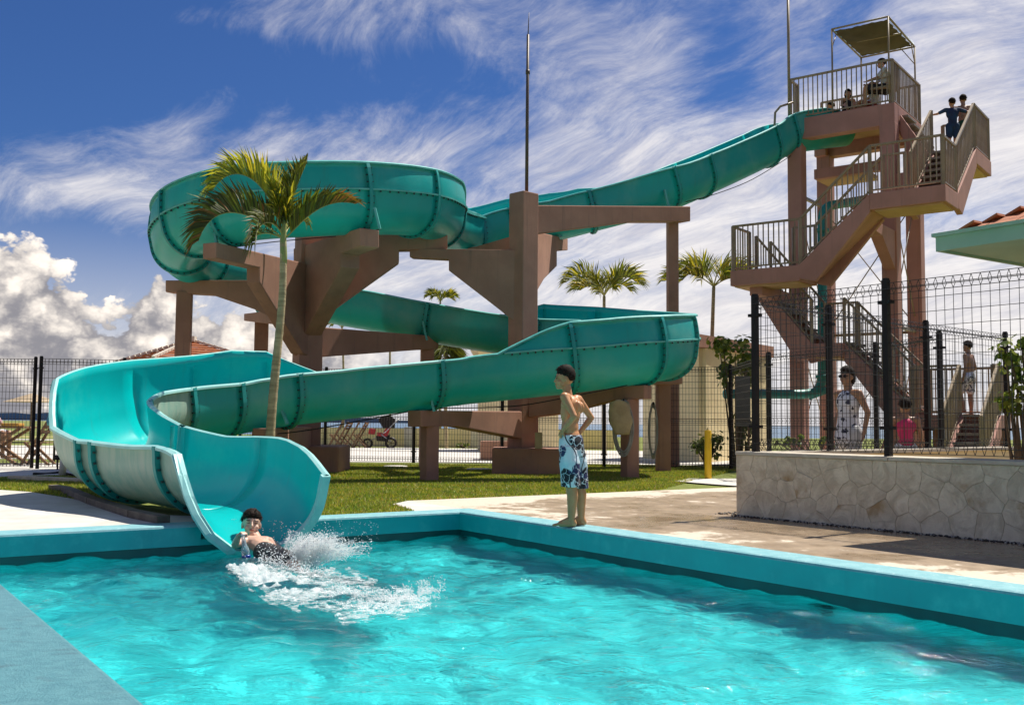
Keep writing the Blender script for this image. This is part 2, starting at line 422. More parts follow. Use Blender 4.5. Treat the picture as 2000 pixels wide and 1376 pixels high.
# skirt down to the sea
mb.add([(p.x, p.y, z0) for p in outer] + [(p.x, p.y, -3.2) for p in outer], [(0, 1, 5, 4), (1, 2, 6, 5), (2, 3, 7, 6), (3, 0, 4, 7)])
tag(mb.obj('ground', M_soil), kind='structure')
M_sea = mat('blue_sea', (0.03, 0.10, 0.17), (0.045, 0.13, 0.20), 0.02, 0.25, bump=0.15, bscale=0.8, stretch=(1, 4, 1))
sheet('sea', [(-BIG, -400), (BIG, -400), (BIG, BIG), (-BIG, BIG)], -3.0, M_sea)

# pool shell: walls and floor
def wall_strip(a, b, z1, z2):
    return [(a.x, a.y, z1), (b.x, b.y, z1), (b.x, b.y, z2), (a.x, a.y, z2)]
mb = MB()
rc = 0.06                                                            # recess under the rim
cn = [PL(rc, rc), PL(-13.5, rc), PL(-13.5, -LEFT - rc), PL(rc, -LEFT - rc)]
for i in range(4):
    a, b_ = cn[i], cn[(i + 1) % 4]
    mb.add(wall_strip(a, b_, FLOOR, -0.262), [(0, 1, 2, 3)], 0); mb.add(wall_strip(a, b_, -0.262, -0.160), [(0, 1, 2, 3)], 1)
tag(mb.obj('pool_wall', [M_floor, M_under_rim]), kind='structure')
mb = MB(); mb.add([(p.x, p.y, FLOOR) for p in cn], [(0, 1, 2, 3)]); o = mb.obj('pool_floor', M_floor)
if o.data.polygons[0].normal.z < 0: o.data.flip_normals()
tag(o, kind='structure')

# rims: right rim, back rim, wide left platform
def rim(name, c0, c1, w_in, w_out, face_m, top_m, side):
    """c0->c1 inner edge; the rim lies on 'side' (unit vector)"""
    mb = MB(); zt = 0.014; zb = -0.165; N = 40
    prof = [(w_in - 0.0, zb), (w_in, zt - 0.022), (w_in + 0.006, zt - 0.007), (w_in + 0.022, zt), (w_out - 0.012, zt), (w_out, zt - 0.01), (w_out, zb)]
    vs = []; fs = []; mi = []
    for i in range(N + 1):
        p = c0.lerp(c1, i / N)
        for u, z in prof:
            j = 0.002 * mnoise.noise(Vector((p.x * 3, p.y * 3, z * 9)))
            vs.append((p.x + side.x * (u + j), p.y + side.y * (u + j), z))
    n = len(prof)
    for i in range(N):
        for j in range(n - 1):
            mb_face = (i * n + j, (i + 1) * n + j, (i + 1) * n + j + 1, i * n + j + 1)
            fs.append(mb_face); mi.append(0 if j == 0 else 1)
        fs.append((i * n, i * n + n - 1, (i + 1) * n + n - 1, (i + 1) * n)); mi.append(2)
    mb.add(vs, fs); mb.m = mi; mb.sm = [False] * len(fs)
    o = mb.obj(name, [face_m, top_m, M_under_rim])
    return tag(o, kind='structure')
rim('pool_rim', PL(0, 0), PL(-13.4, 0), 0, CW, M_teal_face, M_teal_top, PB)
rim('pool_rim', PL(0, CW - 0.001), PL(0, -1.78), 0, CW, M_teal_face, M_teal_top, PA)
rim('pool_rim', PL(0, -2.62), PL(0, -LEFT - 0.001), 0, CW, M_teal_face, M_teal_top, PA)
rim('pool_rim', PL(-13.4, -LEFT), PL(0.0, -LEFT), 0, 2.6, M_teal_face, M_platform, -PB)
mb = MB(); mb.prism([PL(0.004, -1.70, -.14), PL(0.004, -2.72, -.14), PL(CW - .03, -2.72, -.14), PL(CW - .03, -1.70, -.14)], (0, 0, .05)); tag(mb.obj('flume_sill', M_teal_face), kind='structure')
# concrete deck on the right, with wetness strongest close to the stone wall
def deck(name, quad, wetf, z, material, n=60):
    A_, B_, C_, D_ = quad
    vs = []; wets = []
    for i in range(n + 1):
        for j in range(n + 1):
            u, v = i / n, j / n
            p = (A_ * (1 - u) + B_ * u) * (1 - v) + (D_ * (1 - u) + C_ * u) * v
            vs.append((p.x, p.y, z)); wets.append(wetf(p))
    fs = [(i * (n + 1) + j, (i + 1) * (n + 1) + j, (i + 1) * (n + 1) + j + 1, i * (n + 1) + j + 1) for i in range(n) for j in range(n)]
    mb = MB(); mb.add(vs, fs); o = mb.obj(name, material, fix=False)
    if o.data.polygons[0].normal.z < 0: o.data.flip_normals()
    at = o.data.attributes.new('wet', 'FLOAT', 'POINT')
    at.data.foreach_set('value', wets)
    return tag(o, kind='structure')
def wetf(p):
    d = (p - PL(0, 0)).dot(PB); a = (p - PL(0, 0)).dot(PA)
    w = 0.37 + 0.22 * min(1.5, max(0, d - CW)) + (0.16 if a < -1.2 else 0.0)
    if a > 0.6: w -= 0.5 * min(1, (a - 0.6) / 0.8)
    if d < 0.55 and a < -4.5: w -= 0.08
    return w
deck('deck', [PL(-13, CW + 0.001), PL(-13, 9), PL(1.62, 9), PL(1.62, CW + 0.001)], wetf, 0.004, M_deck)
sheet('deck_corner', [PL(0.302, -0.32), PL(0.302, CW), PL(1.62, CW), PL(1.25, -0.1), PL(0.6, -0.25)], 0.004, M_slab)
# pale slab left of the flume, kerb and path in front of the left fence
sheet('left_slab', [G(-260, 940), G(60, 962), G(140, 975), G(250, 1005), PL(CW, -1.95), PL(CW, -LEFT - 3.2), PL(CW + 2.0, -LEFT - 5)], 0.012, M_slab)
sheet('left_path', [G(-500, 905), G(200, 905), G(420, 905), G(300, 925), G(140, 928), G(40, 932), G(-500, 946)], 0.016, M_slab)
# paved apron and lawn strip beyond the fence
sheet('far_path', [(-40, 24.0), (9.2, 23.0), (9.6, 33.5), (-4, 36.5), (-40, 33)], 0.004, M_slab)
sheet('far_field', [(-85, 40), (-10, 40), (-10, 60), (-85, 60)], 0.01, M_field)
sheet('field_path', [(-60, 44), (-9.9, 43), (-9.9, 45), (-60, 47)], 0.02, M_slab)

# lawn blades on the visible lawns
def point_in(poly, x, y):
    c = np.zeros(len(x), bool); n = len(poly)
    for i in range(n):
        x1, y1 = poly[i][0], poly[i][1]; x2, y2 = poly[(i + 1) % n][0], poly[(i + 1) % n][1]
        c ^= ((y1 > y) != (y2 > y)) & (x < (x2 - x1) * (y - y1) / (y2 - y1 + 1e-12) + x1)
    return c
def lawn(name, poly, excl, count, h, seed, mats_):
    g = np.random.default_rng(seed)
    xs = [p[0] for p in poly]; ys = [p[1] for p in poly]
    X = g.uniform(min(xs), max(xs), count * 2); Y = g.uniform(min(ys), max(ys), count * 2)
    k = point_in(poly, X, Y)
    for e in excl: k &= ~point_in(e, X, Y)
    X, Y = X[k][:count], Y[k][:count]; n = len(X)
    hh = h * g.uniform(0.5, 1.25, n) * (0.8 + 0.35 * np.sin(X * 1.7 + 2 * np.sin(Y * 1.1)) * np.sin(Y * 2.3))
    th = g.uniform(0, 2 * np.pi, n); w = g.uniform(0.004, 0.010, n)
    lean = g.uniform(0.2, 0.9, n) * hh; la = g.uniform(0, 2 * np.pi, n)
    v = np.zeros((n, 3, 3))
    v[:, 0, 0] = X - np.cos(th) * w; v[:, 0, 1] = Y - np.sin(th) * w
    v[:, 1, 0] = X + np.cos(th) * w; v[:, 1, 1] = Y + np.sin(th) * w
    v[:, 2, 0] = X + np.cos(la) * lean; v[:, 2, 1] = Y + np.sin(la) * lean; v[:, 2, 2] = hh
    me = bpy.data.meshes.new(name)
    me.vertices.add(n * 3); me.vertices.foreach_set('co', v.reshape(-1))
    me.loops.add(n * 3); me.loops.foreach_set('vertex_index', np.arange(n * 3, dtype=np.int32))
    me.polygons.add(n); me.polygons.foreach_set('loop_start', np.arange(0, n * 3, 3, dtype=np.int32)); me.polygons.foreach_set('loop_total', np.full(n, 3, np.int32))
    me.polygons.foreach_set('material_index', g.choice(len(mats_), n, p=[0.42, 0.33, 0.15, 0.10]).astype(np.int32))
    for m_ in mats_: me.materials.append(m_)
    me.update(calc_edges=True)
    o = bpy.data.objects.new(name, me); col.objects.link(o)
    return o
def leafmat(name, c, tr=0.35, rough=0.5):
    m = bpy.data.materials.new(name); m.use_nodes = True; b = NB(m.node_tree); bs = m.node_tree.nodes['Principled BSDF']
    tc = b.n('ShaderNodeTexCoord')
    cc = b.mix(b.mr(b.noise(tc.outputs['Object'], 2.2, 4, 0.6).outputs[0], 0.3, 0.7), (*c, 1), (c[0] * 1.5, c[1] * 1.15, c[2] * 1.0, 1))
    b.link(cc, bs.inputs['Base Color']); bs.inputs['Roughness'].default_value = rough
    t = b.n('ShaderNodeBsdfTranslucent'); b.link(cc, t.inputs['Color'])
    mx = b.n('ShaderNodeMixShader'); mx.inputs[0].default_value = tr
    b.link(bs.outputs[0], mx.inputs[1]); b.link(t.outputs[0], mx.inputs[2]); b.link(mx.outputs[0], m.node_tree.nodes['Material Output'].inputs['Surface'])
    return m
M_bl = [leafmat('grass_green', (0.27, 0.37, 0.030)), leafmat('grass_deep', (0.14, 0.22, 0.022)), leafmat('grass_yellow', (0.42, 0.40, 0.06)), leafmat('grass_straw', (0.36, 0.29, 0.12))]
lawn_poly = [PL(0.31, -LEFT + 3.2), PL(0.31, -0.33), PL(0.6, -0.25), PL(1.25, -0.1), PL(1.62, CW), PL(1.62, 4.2), G(1450, 915), G(1310, 909), G(640, 907), G(560, 910), G(250, 912), G(330, 940)]
o = lawn('lawn_grass', lawn_poly, [], 230000, 0.045, 3, M_bl); tag(o, 'short sunlit green lawn between the pool rim and the black fence', 'grass', kind='stuff')
left_poly = [G(-200, 938), G(60, 961), G(140, 974), G(210, 992), G(260, 960), G(200, 936), G(100, 930), G(0, 934)]
o = lawn('lawn_grass', left_poly, [], 40000, 0.04, 5, M_bl); tag(o, 'small shaded grass patch beside the slide bend at far left', 'grass', kind='stuff')

# ================================================================== POOL WATER
SPL = G(560, 1105, WZ)
def water_height(X, Y):
    g = np.random.default_rng(11)
    Z = np.zeros_like(X)
    # large, lazy swell down to small ripple; longer waves run along the pool
    for i in range(80):
        lam = 0.19 * (1.0 / 0.19) ** (g.random() ** 1.0)
        th = g.normal(1.25, 0.85)
        k = 2 * np.pi / lam
        a = 0.0021 * (lam / 0.5) ** 1.0 * g.uniform(0.4, 1.1)
        kx, ky = k * np.cos(th), k * np.sin(th)
        ph = g.uniform(0, 6.28)
        wx = 0.22 * np.sin(X * 1.9 + i) + 0.16 * np.sin(Y * 2.6 + 2 * i)
        Z += a * np.sin(kx * (X + wx) + ky * (Y + 0.6 * wx) + ph)
    # sharpen crests a little
    Z = Z + 10.0 * Z * np.abs(Z)
    # rings running out from the splash
    r = np.hypot((X - SPL.x), (Y - SPL.y))
    Z += 0.006 * np.exp(-r / 1.5) * np.sin(r * 19 + 1.2 * np.sin(X * 5)) * (r > 0.25)
    n = np.zeros_like(X)
    ch = np.exp(-((r - 0.9) / 0.9) ** 2)
    for i in range(24):
        lam = g.uniform(0.10, 0.2); th = g.uniform(0, 6.28); k = 2 * np.pi / lam
        n += np.sin(k * np.cos(th) * X + k * np.sin(th) * Y + g.uniform(0, 6.28))
    Z += n * 0.0011 * ch
    return Z
def make_water():
    na, nb_ = 640, 330
    A = np.linspace(0.055, -10.2, na); B = np.linspace(0.055, -LEFT - 0.055, nb_)
    AA, BB = np.meshgrid(A, B, indexing='ij')
    X = K.x + PA.x * AA + PB.x * BB; Y = K.y + PA.y * AA + PB.y * BB
    Z = WZ + water_height(X, Y)
    v = np.stack([X, Y, Z], -1).reshape(-1, 3)
    idx = np.arange(na * nb_).reshape(na, nb_)
    q = np.stack([idx[:-1, :-1], idx[1:, :-1], idx[1:, 1:], idx[:-1, 1:]], -1).reshape(-1, 4)
    me = bpy.data.meshes.new('pool_water')
    me.vertices.add(len(v)); me.vertices.foreach_set('co', v.reshape(-1))
    me.loops.add(q.size); me.loops.foreach_set('vertex_index', q.reshape(-1).astype(np.int32))
    me.polygons.add(len(q)); me.polygons.foreach_set('loop_start', np.arange(0, q.size, 4, dtype=np.int32)); me.polygons.foreach_set('loop_total', np.full(len(q), 4, np.int32))
    me.polygons.foreach_set('use_smooth', np.ones(len(q), bool))
    me.update(calc_edges=True)
    if me.polygons[0].normal.z < 0: me.flip_normals()
    m = bpy.data.materials.new('clear_pool_water'); m.use_nodes = True
    b = NB(m.node_tree); nt = m.node_tree; nt.nodes.remove(nt.nodes['Principled BSDF'])
    gl = b.n('ShaderNodeBsdfGlossy'); gl.inputs['Roughness'].default_value = 0.05
    rf = b.n('ShaderNodeBsdfRefraction'); rf.inputs['IOR'].default_value = 1.33; rf.inputs['Roughness'].default_value = 0.0
    rf.inputs['Color'].default_value = (0.90, 0.995, 0.997, 1)
    tc = b.n('ShaderNodeTexCoord')
    mpw = b.n('ShaderNodeMapping'); mpw.inputs['Scale'].default_value = (1.0, 1.5, 1.0); b.link(tc.outputs['Object'], mpw.inputs['Vector'])
    h = b.m('ADD', b.noise(mpw.outputs[0], 8, 5, 0.6, dist=0.7).outputs[0], b.m('MULTIPLY', b.noise(mpw.outputs[0], 26, 3, 0.6).outputs[0], 0.35))
    bp = b.n('ShaderNodeBump'); bp.inputs['Strength'].default_value = 1.0; bp.inputs['Distance'].default_value = 0.017
    b.link(h, bp.inputs['Height'])
    for q_ in (gl, rf): b.link(bp.outputs[0], q_.inputs['Normal'])
    fr = b.n('ShaderNodeFresnel'); b.link(bp.outputs[0], fr.inputs['Normal']); fr.inputs['IOR'].default_value = 1.33
    mx = b.n('ShaderNodeMixShader'); b.link(fr.outputs[0], mx.inputs[0]); b.link(rf.outputs[0], mx.inputs[1]); b.link(gl.outputs[0], mx.inputs[2])
    b.link(mx.outputs[0], nt.nodes['Material Output'].inputs['Surface'])
    me.materials.append(m)
    o = bpy.data.objects.new('pool_water', me); col.objects.link(o); tag(o, kind='structure')
    o.cycles.is_caustics_caster = True
    for q_ in bpy.data.objects:
        if q_.name.startswith(('pool_floor', 'pool_wall')): q_.cycles.is_caustics_receiver = True
    sun_d.cycles.is_caustics_light = True
    return o
pool_water = make_water()

# ================================================================== WATER SLIDE
slide = empty('water_slide', (0, 0, 0), label='winding teal fibreglass water slide running from the tower through two bends into the pool', cat='water slide')
RAD = 0.50
NP = 15           # arc points per half
def profile(hL, hR, eL, eR, roof, thick=0.022, bank=0.0, r=RAD):
    """closed outline (u to the right of flow, w up); hL/hR wall heights, eL/eR panels above the seam, roof 0..1 closes the tube"""
    def side(h, e):
        pts = []
        if h < r: amax = math.acos(max(-1, 1 - h / r))
        else: amax = math.pi / 2
        for i in range(NP + 1):
            a = amax * i / NP
            pts.append((r * math.sin(a), r - r * math.cos(a)))
        # straight wall or roof arc
        if roof > 0:
            for i in range(1, 7):
                a = math.pi / 2 + math.pi / 2 * roof * i / 6
                pts.append((r * math.sin(a), r - r * math.cos(a)))
        else:
            hh = max(h, pts[-1][1]); lean = 0.04
            top = (pts[-1][0] + (0.0 if h < r else lean * 0.2), hh)
            base = pts[-1]
            pts.append((base[0] * 0.5 + top[0] * 0.5, base[1] * 0.5 + top[1] * 0.5)); pts.append(top)
            for i in range(1, 5):
                q = i / 4
                pts.append((top[0] - 0.22 * e * q ** 1.4, top[1] + e * q + 1e-4 * i))
        return pts
    inner_r, inner_l = side(hR, eR), side(hL, eL)
    lip = 0.0 if roof > 0.99 else 0.055
    def outline(pts):
        inn = pts; out = []
        n = len(pts)
        for i, p in enumerate(pts):
            a = pts[max(i - 1, 0)]; b_ = pts[min(i + 1, n - 1)]
            tx, ty = b_[0] - a[0], b_[1] - a[1]; L = math.hypot(tx, ty) or 1
            out.append((p[0] + ty / L * thick, p[1] - tx / L * thick))
        return inn, out
    ir, orr = outline(inner_r); il, ol = outline(inner_l)
    loop = [(-x, y) for x, y in reversed(il)][:-1] + ir
    # right rim lip
    t = ir[-1]; o_ = orr[-1]
    lipR = [(t[0] + lip * 0.5, t[1] + 0.014 * (lip > 0)), (t[0] + lip + 0.012, t[1] - 0.004), (t[0] + lip + 0.012, t[1] - 0.03), (o_[0] + 0.002, t[1] - 0.034)]
    t = il[-1]; o2 = ol[-1]
    lipL = [(-(t[0] + lip * 0.5), t[1] + 0.014 * (lip > 0)), (-(t[0] + lip + 0.012), t[1] - 0.004), (-(t[0] + lip + 0.012), t[1] - 0.03), (-(o2[0] + 0.002), t[1] - 0.034)]
    outer = list(reversed(orr[:-1])) + [(-x, y) for x, y in ol[1:-1]]
    full = loop + lipR + outer + list(reversed(lipL))
    nin = len(loop)
    c, s_ = math.cos(bank), math.sin(bank)
    full = [(x * c - (y - 0.0) * s_, x * s_ + y * c) for x, y in full]
    return full, nin

# control stations: position of the channel bottom, then hL hR eL eR roof bank
def w3(x, y, z): return Vector((x, y, z))
ST_ = []
def st(p, hL, hR, eL=0.0, eR=0.0, roof=0.0, bank=0.0, j=0, r=0.5): ST_.append((Vector(p), hL, hR, eL, eR, roof, bank, j, r))
T = 0.86
st(W(1655, 283, 25.1), .6, .6, 0, 0, 0, j=1, r=.45)
st(W(1605, 289, 24.9), T, T, 0, 0, 0, r=.46)
st(W(1545, 300, 24.7), T, T, 0, 0, 0, j=1, r=.46)
st(W(1503, 322, 24.3), T, T, 0, 0, 0, j=1, r=.46)
st(W(1430, 357, 23.4), T, T, 0, 0, 0, r=.46)
st(W(1372, 383, 22.7), T, T, 0, 0, 0, j=1, r=.46)
st(W(1308, 410, 22.0), T, T, 0, 0, 0, j=1, r=.46)
st(W(1235, 431, 21.65), .81, .82, 0, 0.02, 0, r=.46)
st(W(1160, 450, 21.45), .76, .76, 0, 0.26, 0, j=1, r=.48)
st(W(1089, 467, 21.5), .72, .72, 0, 0.38, 0)
st(W(1010, 480, 21.6), .72, .72, 0, 0.40, 0, j=1)
st(w3(-.75, 21.5, 4.42), .72, .72, 0, 0.42, 0, R(-3), j=1)
st(w3(-1.22, 20.9, 4.40), .72, .72, 0.05, 0.42, 0, 0)
st(w3(-1.52, 20.0, 4.37), .72, .72, 0.05, 0.30, 0, R(4), j=1)
st(w3(-1.54, 19.1, 4.33), .72, .72, 0.44, 0.10, 0, R(8))
st(w3(-1.84, 17.95, 4.22), .72, .72, 0.44, 0, 0, R(8), j=1)
st(w3(-2.62, 17.00, 4.05), .72, .72, 0.44, 0, 0, R(8), j=1)
st(w3(-3.83, 16.55, 3.90), .72, .72, 0.44, 0, 0, R(8))
st(w3(-4.55, 16.68, 3.83), .72, .72, 0.44, 0, 0, R(8), j=1)
st(w3(-5.33, 17.28, 3.72), .72, .72, 0.44, 0, 0, R(10), j=1)
st(w3(-5.86, 18.30, 3.58), .72, .72, 0.46, 0, 0, R(10), j=1)
st(w3(-5.88, 19.45, 3.45), .72, .72, 0.46, 0, 0, R(9), j=1)
st(w3(-5.32, 20.50, 3.32), .72, .72, 0.42, 0, 0, R(7))
st(w3(-4.75, 21.05, 3.22), .72, .72, 0.25, 0, 0, R(3), j=1)
st(W(640, 628, 21.2), .72, .74, 0.0, 0, 0)
st(W(735, 646, 21.0), .72, .74, 0, 0, 0)
st(W(838, 667, 20.75), .72, .74, 0, 0, 0, j=1)
st(W(960, 687, 20.5), .72, .72, 0.08, 0, 0)
st(W(1048, 698, 20.4), .72, .72, 0.40, 0, 0, 0, j=1)
st(w3(1.45, 20.3, 2.16), .72, .72, 0.42, 0, 0, R(3), j=1)
st(w3(2.30, 19.85, 2.03), .72, .72, 0.42, 0, 0, R(4))
st(w3(2.74, 19.05, 1.88), .72, .72, 0.42, 0, 0, R(5), j=1)
st(w3(2.70, 18.15, 1.74), .72, .72, 0.42, 0, 0, R(5), j=1)
st(w3(2.18, 17.35, 1.61), .72, .72, 0.42, 0, 0, R(5), j=1)
st(w3(1.50, 16.98, 1.50), .72, .72, 0.42, 0, 0, R(4))
st(W(1113, 766, 16.8), .72, .72, 0.42, 0, 0, R(3), j=1)
st(W(1045, 773, 16.75), .72, .72, 0.24, 0, 0, R(1))
st(W(968, 781, 16.65), .72, .72, 0.0, 0, 0)
st(W(900, 788, 16.5), .72, .72, 0, 0, 0)
st(W(840, 796, 16.2), .72, .72, 0, 0, 0, j=1)
st(W(740, 808, 15.75), .72, .72, 0, 0.0, 0)
st(W(655, 818, 15.4), .72, .72, 0, 0.0, 0)
st(W(560, 829, 14.9), .72, .72, 0, 0.36, 0, j=1)
st(W(500, 838, 14.6), .71, .72, 0, 0.42, 0)
st(W(434, 851, 14.2), .70, .72, 0, 0.42, 0, R(-2), j=1)
st(W(330, 869, 13.45), .70, .72, 0, 0.44, 0, R(-5), j=1)
st(w3(-4.68, 12.78, .47), .72, .72, 0, 0.44, 0, R(-8))
st(w3(-4.70, 12.12, .34), .74, .72, 0, 0.40, 0, R(-8), j=1)
st(w3(-4.50, 11.52, .22), .76, .66, 0, 0.0, 0, R(-5))
st(w3(-4.05, 10.93, .12), .72, .60, 0, 0, 0, R(-2), j=1)
st(w3(-3.88, 10.79, .105), .71, .60, 0, 0, 0, R(-2), j=1)
st(w3(-3.35, 10.35, .06), .68, .60, 0, 0, 0)
st(w3(-2.87, 9.85, .065), .68, .60, 0, 0, 0, j=1)
st(w3(-2.60, 9.52, .04), .69, .58, 0, 0, 0)
st(w3(-2.41, 9.24, -.055), .71, .34, 0, 0, 0)
st(w3(-2.21, 8.92, -.22), .72, .03, 0, 0, 0, j=1)

def cat(p0, p1, p2, p3, t):
    return 0.5 * ((2 * p1) + (p2 - p0) * t + (2 * p0 - 5 * p1 + 4 * p2 - p3) * t * t + (3 * p1 - p0 - 3 * p2 + p3) * t * t * t)
def slide_stations(i0, i1, per=5):
    out = []
    n = len(ST_)
    for i in range(i0, i1):
        a, b_, c, d = ST_[max(i - 1, 0)], ST_[i], ST_[i + 1], ST_[min(i + 2, n - 1)]
        L = (c[0] - b_[0]).length; m = max(2, int(L / 0.13))
        for k in range(m + (1 if i == i1 - 1 else 0)):
            t = k / m
            p = cat(a[0], b_[0], c[0], d[0], t)
            p2 = cat(a[0], b_[0], c[0], d[0], t + 0.01); p1 = cat(a[0], b_[0], c[0], d[0], t - 0.01)
            tan = (p2 - p1).normalized()
            par = [b_[q] * (1 - t) + c[q] * t for q in (1, 2, 3, 4, 5, 6, 8)]
            if (b_[5] == 1) != (c[5] == 1): par[4] = 0.0 if t > 0 and b_[5] == 1 else (1.0 if (t == 0 and b_[5] == 1) else (0.0))
            out.append((p, tan, par))
    return out
def frame(p, tan):
    side = tan.cross(Vector((0, 0, 1))).normalized(); up = side.cross(tan).normalized()
    return side, up
def sweep(stations, offs=0.0, fn=None):
    vs = []; n = None
    for p, tan, par in stations:
        pr, nin = profile(par[0], par[1], par[2], par[3], par[4], bank=par[5], r=par[6])
        side, up = frame(p, tan)
        for x, y in pr: vs.append(p + side * x + up * y)
        n = len(pr)
    return vs, n, nin
def make_section(i0, i1, outer_mat, inner_mat, lip_mat, name='chute_section', label=None):
    sts = slide_stations(i0, i1)
    roofs = [s_[2][4] for s_ in sts]
    # keep point count constant inside a section: closed if the section starts closed
    closed = ST_[i0][5] >= 1 and ST_[i1][5] >= 1 or (ST_[i0][5] == 0 and ST_[i0 + 1][5] == 1)
    for s_ in sts: s_[2][4] = 1.0 if closed else 0.0
    vs, n, nin = sweep(sts)
    mb = MB(); fs = []; mi = []; sm = []
    nl = 4
    for i in range(len(sts) - 1):
        for j in range(n):
            fs.append((i * n + j, (i + 1) * n + j, (i + 1) * n + (j + 1) % n, i * n + (j + 1) % n))
            if j < nin - 1: mi.append(1); sm.append(True)
            elif j < nin + nl - 1: mi.append(2); sm.append(False)
            elif j < n - nl: mi.append(0); sm.append(True)
            else: mi.append(2); sm.append(False)
    for e, rev in ((0, True), (len(sts) - 1, False)):
        a = [e * n + j for j in range(n)]
        h = nin
        # end faces as quads between inner and outer outline
        outer_idx = list(range(nin + nl, n - nl))[::-1]
        ins = list(range(nin))
        for q in range(min(len(ins), len(outer_idx)) - 1):
            fs.append((a[ins[q]], a[ins[q + 1]], a[outer_idx[q + 1]] if q + 1 < len(outer_idx) else a[outer_idx[-1]], a[outer_idx[q]])); mi.append(2 if lip_mat is M_lip else 0); sm.append(False)
    mb.add(vs, fs); mb.m = mi; mb.sm = sm
    o = mb.obj(name, [outer_mat, inner_mat, lip_mat], slide)
    if label: o['label'] = label
    return o
def make_flange(i, m=M_flange, width=0.03, proud=0.05):
    st_ = slide_stations(i, i + 1)[0] if i < len(ST_) - 1 else slide_stations(i - 1, i)[-1]
    p, tan, par = st_
    closed = ST_[i][5] >= 1
    par = list(par); par[4] = 1.0 if closed else 0.0
    pr, nin = profile(par[0], par[1], par[2], par[3], par[4], bank=par[5], r=par[6])
    nl = 4
    outer = pr[nin + nl:len(pr) - nl]
    lipa = [pr[nin + 1]]; lipb = [pr[len(pr) - 2]]
    line = ([pr[nin + nl - 1]] + outer + [pr[len(pr) - nl]]) if not closed else outer
    side, up = frame(p, tan)
    n = len(line); ins = []; outs = []
    for k, q in enumerate(line):
        a = line[max(k - 1, 0)]; b_ = line[min(k + 1, n - 1)]
        tx, ty = b_[0] - a[0], b_[1] - a[1]; L = math.hypot(tx, ty) or 1
        nx, ny = -ty / L, tx / L
        # the outline runs from right rim round the bottom to the left rim: outward is to its left
        cxy = (0, 0.5)
        if (q[0] - cxy[0]) * nx + (q[1] - cxy[1]) * ny < 0: nx, ny = -nx, -ny
        ins.append((q[0] - nx * 0.004, q[1] - ny * 0.004)); outs.append((q[0] + nx * proud, q[1] + ny * proud))
    vs = []
    for s_ in (-width, width):
        for q in ins: vs.append(p + side * q[0] + up * q[1] + tan * s_)
        for q in outs: vs.append(p + side * q[0] + up * q[1] + tan * s_)
    fs = []
    for k in range(n - 1):
        a = k; b_ = k + 1
        fs += [(a, b_, n + b_, n + a), (2 * n + a, 3 * n + a, 3 * n + b_, 2 * n + b_), (n + a, n + b_, 3 * n + b_, 3 * n + a)]
    fs += [(0, n, 3 * n, 2 * n), (n - 1, 3 * n - 1, 4 * n - 1, 2 * n - 1)][:2]
    mb = MB(); mb.add(vs, [f for f in fs])
    fo = mb.obj('joint_flange', m, slide)
    # bolts round the flange
    bb = MB(); acc = 0.0
    for k in range(1, n):
        d = math.hypot(outs[k][0] - outs[k - 1][0], outs[k][1] - outs[k - 1][1]); acc += d
        if acc > 0.10:
            acc = 0
            q = ((ins[k][0] + outs[k][0]) / 2, (ins[k][1] + outs[k][1]) / 2)
            c = p + side * q[0] + up * q[1]
            for s_ in (-1, 1):
                bb.bar(c + tan * s_ * width, c + tan * s_ * (width + 0.028), 0.020, 0.020, up=up)
    if bb.v:
        bo = bb.obj('bolt', M_bolt, fo, fix=False); bo['kind'] = 'stuff'
    return fo
def make_seam(i0, i1, left, m=M_flange_pale):
    """longitudinal flange along the seam below a raised panel"""
    sts = slide_stations(i0, i1)
    vs = []; segs = 0
    for p, tan, par in sts:
        side, up = frame(p, tan); s_ = -1 if left else 1
        h = par[0] if left else par[1]; e = par[2] if left else par[3]
        if e < 0.03: continue
        x = s_ * (par[6] + 0.03); y = h; b_ = par[5]; c, sn = math.cos(b_), math.sin(b_)
        for dx, dy in ((0, 0.012), (s_ * 0.055, 0.012), (s_ * 0.055, -0.016), (0, -0.016)):
            X, Y = x + dx - s_ * 0.012, y + dy
            vs.append(p + side * (X * c - Y * sn) + up * (X * sn + Y * c))
        segs += 1
    if segs < 2: return
    fs = [(i * 4 + j, (i + 1) * 4 + j, (i + 1) * 4 + (j + 1) % 4, i * 4 + (j + 1) % 4) for i in range(segs - 1) for j in range(4)] + [(0, 1, 2, 3), (segs * 4 - 4, segs * 4 - 3, segs * 4 - 2, segs * 4 - 1)]
    mb = MB(); mb.add(vs, fs); o = mb.obj('seam_flange', m, slide)
    bb = MB()
    for i in range(2, segs - 1, 1):
        a = Vector(vs[i * 4 + 3]).lerp(Vector(vs[i * 4 + 2]), 0.6)
        bb.bar(a, a - Vector((0, 0, 0.03)), 0.026, 0.026)
    if bb.v:
        bo = bb.obj('bolt', M_bolt, o, fix=False); bo['kind'] = 'stuff'
joints = [i for i, s_ in enumerate(ST_) if s_[7]]
for a, b_ in zip(joints[:-1], joints[1:]):
    low = a >= len(ST_) - 11
    z_ = ST_[a][0]
    lip = M_lip if a >= joints[-9] else M_flange_pale
    make_section(a, b_, M_chalk if low else M_slide, M_slide_in, lip, label='weathered pale section near the pool' if low else None)
for i in joints[1:-1]:
    make_flange(i)
for i, s_ in enumerate(ST_[:-1]):
    pass
def run_ext(side_i, left):
    k = 0
    while k < len(ST_) - 1:
        if ST_[k][side_i] > 0.03 or ST_[k + 1][side_i] > 0.03:
            j = k
            while j < len(ST_) - 1 and (ST_[j][side_i] > 0.03 or ST_[j + 1][side_i] > 0.03): j += 1
            make_seam(k, j, left); k = j
        else: k += 1
run_ext(3, True); run_ext(4, False)
